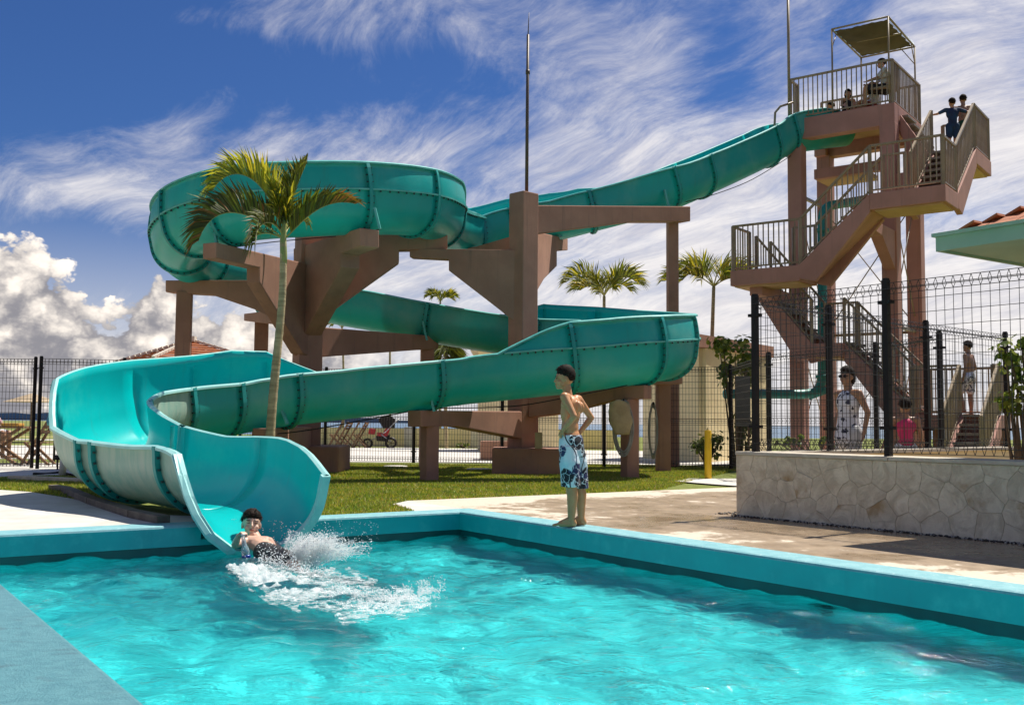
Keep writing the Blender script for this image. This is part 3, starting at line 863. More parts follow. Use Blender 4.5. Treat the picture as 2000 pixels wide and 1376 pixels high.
# thick pale lip round the open end of the flume
def end_lip():
    sts = slide_stations(len(ST_) - 4, len(ST_) - 1)
    # follow the cut edge on viewer's left, then round the mouth
    p, tan, par = sts[-1]
    side, up = frame(p, tan)
    edge = []
    for q, tn, pr_ in sts:
        sd, u_ = frame(q, tn)
        h = pr_[1]; r = RAD
        a = math.acos(max(-1, 1 - min(h, r) / r)); x = r * math.sin(a); y = r - r * math.cos(a)
        if h > r: y = h
        edge.append((q + sd * x + u_ * y, sd * math.sin(a) + u_ * -math.cos(a) * 1.0, tn))
    for k in range(1, 26):
        a = math.pi / 2 * (1 - k / 13) if k <= 13 else -math.pi / 2 * ((k - 13) / 12)
        if k == 1: continue
        a = min(a, math.acos(max(-1, 1 - 0.03 / RAD)) ) if k < 13 else a
        if k < 13 and a >= math.acos(max(-1, 1 - 0.03 / RAD)) - 1e-6: continue
        edge.append((p + side * RAD * math.sin(a) + up * (RAD - RAD * math.cos(a)), side * math.sin(a) - up * math.cos(a), tan))
    for k in range(1, 5):
        edge.append((p - side * RAD + up * (RAD + (par[0] - RAD) * k / 4), -side, tan))
    n = len(edge); vs = []
    for c, o_, tn in edge:
        o_ = o_.normalized()
        vs += [c - o_ * 0.012 + tn * 0.02, c + o_ * 0.065 + tn * 0.02, c + o_ * 0.065 - tn * 0.03, c - o_ * 0.012 - tn * 0.03]
    fs = [(i * 4 + j, (i + 1) * 4 + j, (i + 1) * 4 + (j + 1) % 4, i * 4 + (j + 1) % 4) for i in range(n - 1) for j in range(4)] + [(0, 1, 2, 3), (n * 4 - 4, n * 4 - 3, n * 4 - 2, n * 4 - 1)]
    mb = MB(); mb.add(vs, fs); mb.obj('end_lip', M_lip, slide, bevel=0.006)
end_lip()
# fibreglass saddles that sit on the concrete beams
def saddle(p, h=0.34, rz=0.0, lean=0.25):
    mb = MB(); p = Vector(p)
    mb.bar(p, p + Vector((-lean * 0.35, 0.0, h)), 0.09, 0.035)
    mb.obj('saddle_bracket', M_flange_pale, slide)
for (px, py, D, h) in [(848, 803, 15.85, .36), (834, 664, 20.1, .36), (742, 447, 16.3, .34), (423, 474, 16.4, .40), (460, 480, 16.9, .25), (1306, 404, 21.3, .36), (1097, 463, 21.3, .18), (505, 611, 21.0, .14), (562, 828, 14.4, .2)]:
    saddle(W(px, py, D), h)
# water running down the last stretch

# ================================================================== CONCRETE SUPPORTS
def slab(name, A, B, pix, thick, m, parent, off=0.0, bevel=0.018):
    A = Vector((A[0], A[1], 0)); B = Vector((B[0], B[1], 0)); d = (B - A).normalized(); n = Vector((-d.y, d.x, 0))
    pts = [on_plane(x, y, A, B) + n * off for x, y in pix]
    mb = MB(); mb.prism(pts, n * thick)
    return mb.obj(name, m, parent, bevel=bevel)
def column(name, p, size, z0, z1, rz, m, parent, bevel=0.018):
    mb = MB(); mb.box((p[0], p[1], (z0 + z1) / 2), (size, size, z1 - z0), rz=rz)
    return mb.obj(name, m, parent, bevel=bevel)
def xy(px, D): 
    p = W(px, 800, D); return Vector((p.x, p.y, 0))

# support with six arms under the upper bend
P1 = xy(598, 18.6)
sup1 = empty('slide_support', (0, 0, 0), label='massive pink concrete slide support with branching arms behind the leaning palm', cat='support', group='concrete supports carrying the slide')
column('pillar', P1, 0.44, 0.0, 4.30, R(28), M_conc, sup1)
mb = MB(); mb.box((P1.x + 0.02, P1.y + .1, 0.235), (1.36, 1.3, 0.47), rz=R(0)); mb.obj('footing', M_conc, sup1, bevel=0.03)
armL = Vector((-4.82, 16.15, 0)); slab('arm', P1, armL, [(590, 516), (409, 474), (409, 505), (494, 524), (494, 552), (580, 690), (600, 700), (600, 516)], 0.27, M_conc, sup1)
armR = Vector((-2.25, 16.3, 0)); slab('arm', P1, armR, [(590, 487), (722, 447), (722, 482), (684, 497), (684, 523), (610, 655), (590, 655)], 0.34, M_conc, sup1)
armE = Vector((-1.20, 18.95, 0)); slab('arm', P1, armE, [(598, 458), (873, 461), (873, 489), (779, 490), (779, 514), (650, 606), (598, 660)], 0.28, M_conc, sup1)
armW = Vector((-6.42, 19.25, 0)); slab('arm', P1, armW, [(598, 549), (331, 549), (331, 572), (420, 577), (505, 606), (598, 650)], 0.28, M_conc, sup1)
armE2 = Vector((-1.55, 20.7, 0)); slab('arm', P1, armE2, [(600, 636), (628, 640), (848, 657), (848, 682), (818, 683), (628, 697), (600, 700)], 0.26, M_conc, sup1)
armB = xy(515, 14.1); slab('arm', P1, armB, [(600, 832), (512, 836), (512, 862), (600, 880)], 0.26, M_conc, sup1)
armN = xy(490, 21.6); slab('arm', P1, armN, [(598, 600), (488, 613), (488, 627), (598, 640)], 0.26, M_conc, sup1)
column('post', xy(354, 19.15), 0.28, 0.0, on_plane(354, 571, P1, armW).z, R(12), M_conc, sup1)
column('post', xy(507, 21.3), 0.28, 0.0, W(507, 626, 21.3).z, R(12), M_conc, sup1)
column('post', xy(833, 20.6), 0.26, 0.0, W(833, 681, 20.6).z, R(10), M_conc, sup1)

# support that carries the mast
P2 = xy(1020, 18.6)
sup2 = empty('slide_support', (0, 0, 0), label='pink concrete slide support whose tall square pillar carries the thin mast', cat='support', group='concrete supports carrying the slide')
column('pillar', P2, 0.385, 0.0, W(1020, 378, 18.6).z, R(43), M_conc, sup2)
mb = MB(); mb.box((P2.x + .15, P2.y + .1, 0.235), (1.36, 1.3, 0.47)); mb.obj('footing', M_conc, sup2, bevel=0.03)
a1 = xy(1337, 21.5); slab('arm', P2, a1, [(1035, 403), (1338, 405), (1338, 434), (1232, 434), (1050, 457), (1035, 459)], 0.30, M_conc, sup2)
a2 = xy(803, 18.9); slab('arm', P2, a2, [(1010, 490), (803, 487), (803, 504), (879, 508), (879, 530), (975, 604), (1010, 632)], 0.26, M_conc, sup2)
a3 = xy(1085, 21.9); slab('arm', P2, a3, [(1030, 452), (1096, 466), (1096, 489), (1074, 491), (1074, 520), (1048, 545), (1030, 575)], 0.30, M_conc, sup2)
a4 = xy(880, 22.0); slab('arm', P2, a4, [(1010, 462), (940, 482), (880, 492), (880, 505), (1010, 500)], 0.24, M_conc, sup2)
b1 = xy(812, 15.8); slab('arm', P2, b1, [(1040, 803), (809, 801), (809, 833), (880, 832), (1040, 862)], 0.26, M_conc, sup2)
b2 = xy(1268, 17.1); slab('arm', P2, b2, [(1040, 769), (1130, 760), (1266, 752), (1266, 779), (1210, 780), (1100, 808), (1040, 815)], 0.26, M_conc, sup2)
b3 = xy(1328, 19.9); slab('arm', P2, b3, [(1040, 752), (1180, 742), (1326, 734), (1326, 750), (1250, 752), (1040, 780)], 0.26, M_conc, sup2)
column('post', xy(840, 16.1), 0.225, 0.0, 0.86, R(32), M_conc, sup2)
column('post', xy(1230, 17.25), 0.235, 0.0, W(1230, 779, 17.25).z, R(24), M_conc, sup2)
column('post', xy(1295, 19.8), 0.24, 0.0, W(1295, 750, 19.8).z, R(10), M_conc, sup2)
column('post', xy(1314, 21.45), 0.22, 0.0, W(1314, 433, 21.45).z, R(6), M_conc, sup2)
# concrete block beyond the fence
mb = MB(); q = xy(975, 25.5); mb.box((q.x, q.y, 0.23), (0.9, 0.8, 0.46)); tag(mb.obj('footing_block', M_conc, None, bevel=0.02), 'low pink concrete block behind the black fence left of the mast support', 'block')

# mast on the pillar
mast = empty('lightning_mast', (P2.x, P2.y, W(1027, 378, 18.6).z), label='thin dark metal mast rising high from the square concrete pillar', cat='mast')
M_mast = mat('rusty_mast_metal', (0.10, 0.06, 0.04), (0.07, 0.045, 0.03), 3, 0.5)
zb = mast.location.z; zt = W(1030, 68, 18.6).z
mb = MB(); mb.tube([(0.05, 0, -0.02), (0.05, 0, 1.5), (0.055, 0, zt - zb)], [0.032, 0.030, 0.026], 8); mb.obj('pole', M_mast, mast)
mb = MB(); mb.tube([(0.055, 0, zt - zb), (0.07, 0, zt - zb + .42)], [0.012, 0.006], 6); mb.obj('rod', M_mast, mast)
mb = MB(); mb.tube([(0.055, 0, zt - zb - .75), (0.055, 0, zt - zb - .67)], 0.04, 8); mb.obj('collar', M_mast, mast)

# thin drain cables hanging below the slide
def cable(pts, label):
    P = [W(*p) for p in pts]; out = []
    for i in range(len(P) - 1):
        a, b_, c, d = P[max(i - 1, 0)], P[i], P[i + 1], P[min(i + 2, len(P) - 1)]
        out += [cat(a, b_, c, d, k / 6) for k in range(6)]
    out.append(P[-1]); mb = MB(); mb.tube(out, 0.009, 5); tag(mb.obj('cable', M_black), label, 'cable', 'thin black cables strung below the slide')
cable([(1545, 304, 24.3), (1470, 350, 23.5), (1400, 378, 22.4), (1340, 394, 21.6)], 'black cable sagging under the straight upper chute near the tower')
cable([(745, 447, 16.6), (690, 458, 16.9), (600, 466, 17.5), (520, 474, 17.2), (455, 483, 16.6)], 'black cable strung between the arms below the upper bend')
cable([(360, 858, 13.9), (560, 845, 14.6), (700, 822, 15.4), (830, 797, 16.0)], 'black cable running under the lower channel from the palm to the front post')
cable([(845, 797, 16.4), (1000, 793, 16.2), (1110, 775, 16.1), (1225, 752, 16.6)], 'black cable running under the lower channel behind the standing boy')

# ================================================================== STAIR TOWER
O = Vector((6.13, 21.7, 0)); UU = Vector((0.8, -0.6, 0)); VV = Vector((0.6, 0.8, 0))
def TW(s, t, z=0.0): return O + UU * s + VV * t + Vector((0, 0, z))
TA = math.atan2(-0.6, 0.8)
ZA, ZB, ZC, ZD = 4.33, 5.68, 7.0, 8.31
tower = empty('stair_tower', (0, 0, 0), label='tall pink concrete stair tower with zigzag flights and a railed platform at the slide start', cat='tower')
def tbox(name, s0, s1, t0, t1, z0, z1, m=M_conc2, bevel=0.015, parent=tower):
    mb = MB(); c = TW((s0 + s1) / 2, (t0 + t1) / 2, (z0 + z1) / 2); mb.box(c, (s1 - s0, t1 - t0, z1 - z0), rz=TA)
    return mb.obj(name, m, parent, bevel=bevel)
PS0, PS1, PT0, PT1 = -1.27, 1.28, 2.58, 4.88
# platform: deck slab between edge beams
tbox('platform_slab', PS0 + .02, PS1 - .02, PT0 + .02, PT1 - .02, ZD - 0.16, ZD - 0.005, M_soffit)
tbox('edge_beam', PS0, PS1, PT0, PT0 + .3, ZD - 0.50, ZD)
tbox('edge_beam', PS0, PS1, PT1 - .3, PT1, ZD - 0.50, ZD)
tbox('edge_beam', PS1 - .3, PS1 + .002, PT0 + .3, PT1 - .3, ZD - 0.50, ZD)
tbox('edge_beam', PS0 - .002, PS0 + .3, PT0 + .3, PT0 + .55, ZD - 0.50, ZD)
tbox('edge_beam', PS0 - .002, PS0 + .3, PT1 - .5, PT1 - .3, ZD - 0.50, ZD)
# lower tray and bracing beam under the slide start
tbox('cross_beam', PS0 + .3, PS1 - .3, PT0 + 0.95, PT0 + 1.15, ZD - 1.30, ZD - 1.05)
tbox('tray_slab', PS0 + .3, PS1 - 1.0, PT0 + 1.15, PT1 - .3, ZD - 1.30, ZD - 1.18, M_soffit)
# columns
for s0, t0 in ((PS0, PT0), (PS1 - .34, PT0), (PS0, PT1 - .34), (PS1 - .34, PT1 - .34)):
    tbox('column', s0 - .004, s0 + .344, t0 - .004, t0 + .344, 0.0, ZD - 0.45)
# stair landings and flights
def landing(s0, s1, t0, t1, z, deep=0.34):
    tbox('landing', s0, s1, t0, t1, z - deep, z)
    tbox('landing_soffit', s0 + .08, s1 - .08, t0 + .08, t1 - .08, z - deep - 0.03, z - deep + 0.05, M_soffit, bevel=0)
def flight(p0, p1, width_dir, width, n, under=True, hoop=False):
    """p0 low, p1 high on the outer edge; width_dir unit vector"""
    p0, p1 = Vector(p0), Vector(p1); wd = Vector(width_dir)
    run = Vector((p1.x - p0.x, p1.y - p0.y, 0)); L = run.length; d = run.normalized(); rise = p1.z - p0.z
    for k in (0.0, width - 0.12):
        o_ = wd * (k + .06)
        pts = [p0 + o_ + Vector((0, 0, -0.30)), p0 + o_ - d * .02, p1 + o_ + Vector((0, 0, 0.0)), p1 + o_ + Vector((0, 0, -0.40)), p0 + o_ + d * 0.34 + Vector((0, 0, -0.38))]
        mb = MB(); mb.prism(pts, wd * 0.12); mb.obj('stringer', M_conc2, tower, bevel=0.012)
    mb = MB(); c0 = p0 + wd * width / 2; c1 = p1 + wd * width / 2; sl = (c1 - c0).normalized(); upn = wd.cross(sl); upn = upn if upn.z > 0 else -upn
    mb.bar(c0 - upn * 0.24, c1 - upn * 0.24, width - .26, 0.05, up=upn); mb.obj('flight_soffit', M_conc2, tower)
    treads = None
    for i in range(n):
        z = p0.z + rise * (i + 1) / n - 0.02; a = p0 + d * (L * (i + 0.5) / n); a.z = z
        if treads is None:
            mb = MB(); mb.box((0, 0, 0), (L / n + .03, width - .26, 0.05)); treads = mb.obj('tread', M_tread, tower)
            base = treads
        else:
            base = bpy.data.objects.new('tread', treads.data); col.objects.link(base); base.parent = tower
        base.location = a + wd * width / 2; base.rotation_euler = (0, 0, math.atan2(d.y, d.x))
M_tread = mat('grey_tread', (0.26, 0.22, 0.18), (0.19, 0.16, 0.13), 5, 0.8)
landing(-1.60, 0.0, 0, 1.0, ZA); 
flight(TW(0, 0, ZA), TW(1.5, 0, ZB), VV, 1.0, 7)
landing(1.5, 2.98, 0, 1.03, ZB)
flight(TW(2.98, 1.03, ZB), TW(2.98, 2.73, ZC), -UU, 1.0, 7)
landing(1.9, 2.98, 2.73, 4.16, ZC)
flight(TW(1.95, 2.95, ZC), TW(1.30, 2.95, ZD - .2), VV, 0.95, 5)
# brackets carrying the cantilevered landings
def bracket(s, t, pts2, along, thick):
    P = [TW(s, t) + along * a + Vector((0, 0, z)) for a, z in pts2]
    n = Vector((-along.y, along.x, 0)); mb = MB(); mb.prism(P, n * thick); mb.obj('bracket', M_conc2, tower, bevel=0.012)
bracket(1.12, PT0 + .17, [(0, ZB - .34), (-2.5, ZB - .34), (-2.5, ZB - .50), (-1.1, ZB - .60), (0, ZB - 1.35)], VV, 0.26)
bracket(1.12, PT0 + .17, [(0, ZC - .34), (1.8, ZC - .34), (1.8, ZC - .50), (0, ZC - 1.0)], UU, 0.26)
bracket(-1.10, PT0 + .17, [(0, ZA - .34), (-2.5, ZA - .34), (-2.5, ZA - .55), (-1.2, ZA - .62), (0, ZA - .75)], VV, 0.30)
# lower flights behind the front columns
ZE = 2.72
flight(TW(-.2, 1.15, ZE), TW(-1.5, 1.15, ZA - .05), VV, 0.95, 8)
landing(-.2, .5, 1.1, 2.3, ZE, 0.3)
flight(TW(2.0, 1.25, 1.15), TW(.5, 1.25, ZE), VV, 0.95, 8)
landing(2.0, 3.6, 1.0, 2.4, 1.15, 0.28)
flight(TW(2.9, -.55, 0.05), TW(2.9, 1.0, 1.15), UU, 0.8, 6)
tbox('landing_leg', 3.1, 3.3, 1.1, 1.3, 0, 0.9); tbox('landing_leg', 3.35, 3.55, 2.1, 2.3, 0, 0.9); tbox('landing_leg', 2.1, 2.3, 2.1, 2.3, 0, 0.9)
# railings: each a part, balusters as its sub-parts
_bal = {}; _rc = [0]
def railing(p, q, h=1.0, sp=0.115, posts=(1, 1), m=M_rail, parent=tower, lower=False, bal=True):
    p, q = Vector(p), Vector(q); d = q - p; L = Vector((d.x, d.y, 0)).length
    up = Vector((0, 0, h)); mb = MB()
    mb.bar(p + up, q + up, 0.05, 0.045)
    mb.bar(p + Vector((0, 0, .07)), q + Vector((0, 0, .07)), 0.035, 0.03)
    _rc[0] += 1; ps = 0.060 + 0.0017 * (_rc[0] % 6)
    if posts[0]: mb.bar(p, p + up * (1 + .0007 * (_rc[0] % 7)), ps, ps)
    if posts[1]: mb.bar(q, q + up * (1.003 + .0007 * (_rc[0] % 7)), ps + .0008, ps + .0008)
    o = mb.obj('railing', m, parent)
    if not bal: return o
    n = max(1, int(L / sp)); key = round(h, 2)
    if key not in _bal:
        b_ = MB(); b_.box((0, 0, h / 2 + .03), (0.022, 0.022, h - .08)); bo = b_.obj('baluster', m, o); _bal[key] = bo.data; first = bo
    else: first = None
    for i in range(1, n):
        c = p + d * (i / n)
        if first is not None: bo = first; first = None
        else:
            bo = bpy.data.objects.new('baluster', _bal[key]); col.objects.link(bo); bo.parent = o
        bo.location = c; bo.rotation_euler = (0, 0, math.atan2(d.y, d.x))
    return o
e = 0.05
railing(TW(PS0 + e, PT0 + e, ZD), TW(PS1 - e, PT0 + e, ZD), 1.02)
railing(TW(PS1 - e, PT0 + e, ZD), TW(PS1 - e, PT1 - e, ZD), 1.02, posts=(0, 1))
railing(TW(PS1 - e, PT1 - e, ZD), TW(PS0 + e, PT1 - e, ZD), 1.02, posts=(0, 1))
railing(TW(PS0 + e, PT0 + e, ZD), TW(PS0 + e, PT0 + .55, ZD), 1.02, posts=(0, 1))
# rails of the stairs
railing(TW(-1.55, .05, ZA), TW(0, .05, ZA)); railing(TW(-1.55, .05, ZA), TW(-1.55, .95, ZA), posts=(0, 1))
railing(TW(0, .05, ZA), TW(1.5, .05, ZB)); railing(TW(1.5, .05, ZB), TW(2.93, .05, ZB), posts=(0, 1))
railing(TW(0, .95, ZA), TW(1.5, .95, ZB), posts=(1, 1)); railing(TW(-.5, .95, ZA), TW(0, .95, ZA), posts=(1, 0))
railing(TW(1.5, .95, ZB), TW(1.95, .98, ZB), posts=(0, 1))
railing(TW(2.93, .05, ZB), TW(2.93, 1.03, ZB), posts=(0, 1)); railing(TW(2.93, 1.03, ZB), TW(2.93, 2.73, ZC), posts=(0, 1)); railing(TW(2.93, 2.73, ZC), TW(2.93, 4.1, ZC), posts=(0, 1))
railing(TW(2.04, 1.03, ZB), TW(2.04, 2.73, ZC), posts=(1, 1)); railing(TW(2.93, 4.1, ZC), TW(1.95, 4.1, ZC), posts=(0, 1))
railing(TW(-1.5, 1.2, ZA - .05), TW(-.2, 1.2, ZE)); railing(TW(-1.5, 2.05, ZA - .05), TW(-.2, 2.05, ZE))
railing(TW(.5, 1.3, ZE), TW(2.0, 1.3, 1.15)); railing(TW(.5, 2.15, ZE), TW(2.0, 2.15, 1.15)); railing(TW(-.2, 2.25, ZE), TW(.5, 2.25, ZE))
railing(TW(2.0, 1.05, 1.15), TW(2.9, 1.05, 1.15)); railing(TW(3.55, 1.05, 1.15), TW(3.55, 2.35, 1.15)); railing(TW(3.55, 2.35, 1.15), TW(2.0, 2.35, 1.15), posts=(0, 1))
railing(TW(2.93, -.5, 0.1), TW(2.93, 1.0, 1.15)); railing(TW(3.65, -.5, 0.1), TW(3.65, 1.0, 1.15))
# bent guard pipe at the mouth of the slide
mb = MB(); g0 = TW(PS0, PT0 + .0, ZD)
pl = [W(1549, 200, 24.5), W(1524, 208, 24.5), W(1514, 220, 24.5), W(1512, 262, 24.5), W(1520, 273, 24.5), W(1545, 275, 24.5)]
mb.tube(pl, 0.028, 8); mb.obj('guard_pipe', M_rail, tower)
# tension rods bracing the columns
mb_z = [(2.9, 5.3), (0.4, 2.6)]
def rod(a, b_, r=0.014):
    mb = MB(); mb.tube([a, b_], r, 6); mb.obj('brace_rod', M_rail, tower)
for z0_, z1_ in ((0.5, 3.1), (3.3, 6.4)):
    a, b_ = (PS1 - .17, PT0 + .17), (PS1 - .17, PT1 - .17)
    c, d = (PS0 + .17, PT1 - .17), (PS0 + .17, PT0 + .17)
    for q1, q2 in ((a, b_), (b_, c), (c, d)):
        rod(TW(*q1, z0_), TW(*q2, z1_)); rod(TW(*q2, z0_), TW(*q1, z1_))
        mb = MB(); mb.bar(TW(*q1, z1_ + .1), TW(*q2, z1_ + .1), 0.07, 0.07); mb.obj('tie_beam', M_rail, tower)
# flagpole tube at the platform corner
mb = MB(); a = TW(PS0 + .04, PT0 + .04, ZD); mb.tube([a, a + Vector((0, 0, 3.4))], 0.035, 8)
tag(mb.obj('pole', M_rail), 'slim grey pole at the slide end corner of the tower platform', 'pole')
# sun canopy on the platform
can = empty('sun_canopy', TW(0.5, 3.7, ZD), label='square olive canvas canopy on four thin posts above the tower platform', cat='canopy')
M_canvas = translucent_mat('olive_canvas', (0.13, 0.105, 0.07), (0.08, 0.065, 0.045), 1.4, 0.9, 0.16)
can.location = (0, 0, 0)
cs0, cs1, ct0, ct1 = -0.16, 1.16, PT0 + .06, PT1 - .1; zc0, zc1 = 10.36, 10.30
cor = [(cs0, ct0, zc0), (cs1, ct0, zc0), (cs1, ct1, zc1), (cs0, ct1, zc1)]
for s, t, z in cor:
    mb = MB(); mb.tube([TW(s, t, ZD), TW(s, t, z)], 0.022, 8); mb.obj('post', M_rail, can)
for (s, t, z), (s2, t2, z2) in ((cor[0], cor[3]), (cor[2], cor[3]), (cor[2], cor[1])):
    mb = MB(); v = Vector((s2 - s, t2 - t)); v = v.normalized() * .3
    mb.tube([TW(s, t, z - .45), TW(s + v.x, t + v.y, z - .02)], 0.012, 6); mb.obj('strut', M_rail, can)
mb = MB()
for i in range(4):
    a, b_ = cor[i], cor[(i + 1) % 4]; mb.tube([TW(*a), TW(*b_)], 0.024, 8)
for q in (0.5,):
    mb.tube([TW(cs0, ct0 + (ct1 - ct0) * q, zc0 - .02), TW(cs1, ct0 + (ct1 - ct0) * q, zc1)], 0.02, 6)
mb.obj('frame', M_rail, can)
n = 18; vs = []
for k in range(2):
    for i in range(n + 1):
        for j in range(n + 1):
            u, v = i / n, j / n
            inset = 0.05
            s = cs0 + inset + (cs1 - cs0 - 2 * inset) * u; t = ct0 + inset + (ct1 - ct0 - 2 * inset) * v
            if i in (0, n): s += 0.018 * math.sin(j * 2.1)
            if j in (0, n): t += 0.018 * math.sin(i * 2.3)
            z = zc0 - 0.05 - 0.075 * math.sin(math.pi * u) * abs(math.sin(math.pi * 2 * v)) + 0.02 * mnoise.noise(Vector((u * 5, v * 5, 0))) + k * 0.006
            vs.append(TW(s, t, z))
N1 = (n + 1) ** 2; fs = []
for k in range(2):
    for i in range(n):
        for j in range(n):
            a = k * N1 + i * (n + 1) + j; fs.append((a, a + 1, a + n + 2, a + n + 1))
mb = MB(); mb.add(vs, fs, smooth=True); mb.obj('canvas', M_canvas, can, fix=False)
mb = MB()
for k in range(26):
    q = (k + .5) / 26
    for a, b_, in ((cor[3], cor[2]), (cor[1], cor[2]), (cor[0], cor[3])):
        s = a[0] + (b_[0] - a[0]) * q; t = a[1] + (b_[1] - a[1]) * q
        cx, cy_ = (cs0 + cs1) / 2, (ct0 + ct1) / 2; dv = Vector((cx - s, cy_ - t)).normalized() * .07
        mb.tube([TW(s, t, zc0 + .01), TW(s + dv.x, t + dv.y, zc0 - .04)], 0.007, 4)
o = mb.obj('lacing', M_lip, can); o['kind'] = 'stuff'
# teal water pipe climbing the tower
pipe = empty('water_pipe', (0, 0, 0), label='teal supply pipe rising beside the tower columns and turning in at two elbows', cat='pipe')
M_pipe = mat('teal_pipe_paint', (0.02, 0.27, 0.24), (0.015, 0.22, 0.20), 3, 0.45)
def bent(pts, r, n=8):
    out = [Vector(pts[0])]
    for i in range(1, len(pts) - 1):
        a, b_, c = Vector(pts[i - 1]), Vector(pts[i]), Vector(pts[i + 1])
        d1 = (a - b_).normalized() * r; d2 = (c - b_).normalized() * r
        for k in range(n + 1):
            t = k / n; out.append((b_ + d1) * (1 - t) ** 2 + b_ * 2 * t * (1 - t) + (b_ + d2) * t * t)
    out.append(Vector(pts[-1])); return out
mb = MB(); mb.tube(bent([W(1700, 388, 25.2), W(1606, 404, 24.2), W(1606, 762, 24.2), W(1585, 770, 24.2), W(1500, 769, 24.0), W(1416, 769, 23.6)], 0.35), 0.11, 12); mb.obj('pipe_run', M_pipe, pipe)
for z in (450, 600, 735):
    mb = MB(); c = W(1606, z, 24.2); mb.tube([c - Vector((0, 0, .04)), c + Vector((0, 0, .04))], 0.16, 12); mb.obj('pipe_collar', M_pipe, pipe)

# ================================================================== STONE WALL, FENCES, HUT
WA = G(1439, 1007, 0); WB = G(2000, 1063, 0); wd = (WB - WA).normalized(); wn = Vector((wd.y, -wd.x, 0))
if wn.dot(Vector((-1, -1, 0))) < 0: wn = -wn                       # towards the pool
WTOP = W(1439, 881, WA.y).z
WL = 7.0
wall = empty('stone_wall', (0, 0, 0), label='low wall faced with irregular pale stones and a smooth cap beside the wet deck', cat='wall')
def stone_mat():
    m = bpy.data.materials.new('pale_coral_stone'); m.use_nodes = True; b = NB(m.node_tree); bs = m.node_tree.nodes['Principled BSDF']
    tc = b.n('ShaderNodeTexCoord'); v = tc.outputs['Object']; oi = b.n('ShaderNodeObjectInfo')
    off = b.n('ShaderNodeVectorMath', operation='ADD'); b.link(v, off.inputs[0])
    s_ = b.n('ShaderNodeVectorMath', operation='SCALE'); cx = b.xyz(oi.outputs['Random'], oi.outputs['Random'], 0.3); b.link(cx, s_.inputs[0]); s_.inputs['Scale'].default_value = 9
    b.link(s_.outputs[0], off.inputs[1])
    n1 = b.noise(off.outputs[0], 6, 9, 0.68, dist=0.8).outputs[0]
    n2 = b.noise(off.outputs[0], 2.6, 5, 0.6, w=4).outputs[0]
    n3 = b.noise(off.outputs[0], 22, 6, 0.7, w=2).outputs[0]
    c = b.mix(b.mr(n1, 0.32, 0.66), (0.82, 0.72, 0.55, 1), (0.56, 0.47, 0.34, 1))
    c = b.mix(b.mr(n2, 0.54, 0.70), c, (0.40, 0.26, 0.12, 1))
    c = b.mix(b.mr(n3, 0.62, 0.8), c, (0.18, 0.15, 0.11, 1))
    c = b.mix(b.m('MULTIPLY', oi.outputs['Random'], 0.16), c, (0.30, 0.26, 0.20, 1))
    b.link(c, bs.inputs['Base Color']); bs.inputs['Roughness'].default_value = 0.85
    bp = b.n('ShaderNodeBump'); bp.inputs['Distance'].default_value = 0.02
    b.link(b.m('ADD', n1, b.m('MULTIPLY', n3, 0.4)), bp.inputs['Height']); b.link(bp.outputs[0], bs.inputs['Normal'])
    return m
M_stone = stone_mat()
M_mortar = mat('wall_mortar', (0.66, 0.56, 0.42), (0.50, 0.42, 0.31), 8, 0.95, bump=0.004, bscale=60)
M_cap = mat('cream_cap_stone', (0.58, 0.52, 0.42), (0.48, 0.42, 0.33), 6, 0.8, bump=0.003, bscale=50, c3=(0.38, 0.33, 0.26), c3scale=3)
def wp(s, z, o=0.0): return WA + wd * s + wn * o + Vector((0, 0, z))
mb = MB(); mb.prism([wp(0, 0, -.2), wp(WL, 0, -.2), wp(WL, WTOP - .035, -.2), wp(0, WTOP - .035, -.2)], wn * 0.39); mb.obj('wall_core', M_mortar, wall)
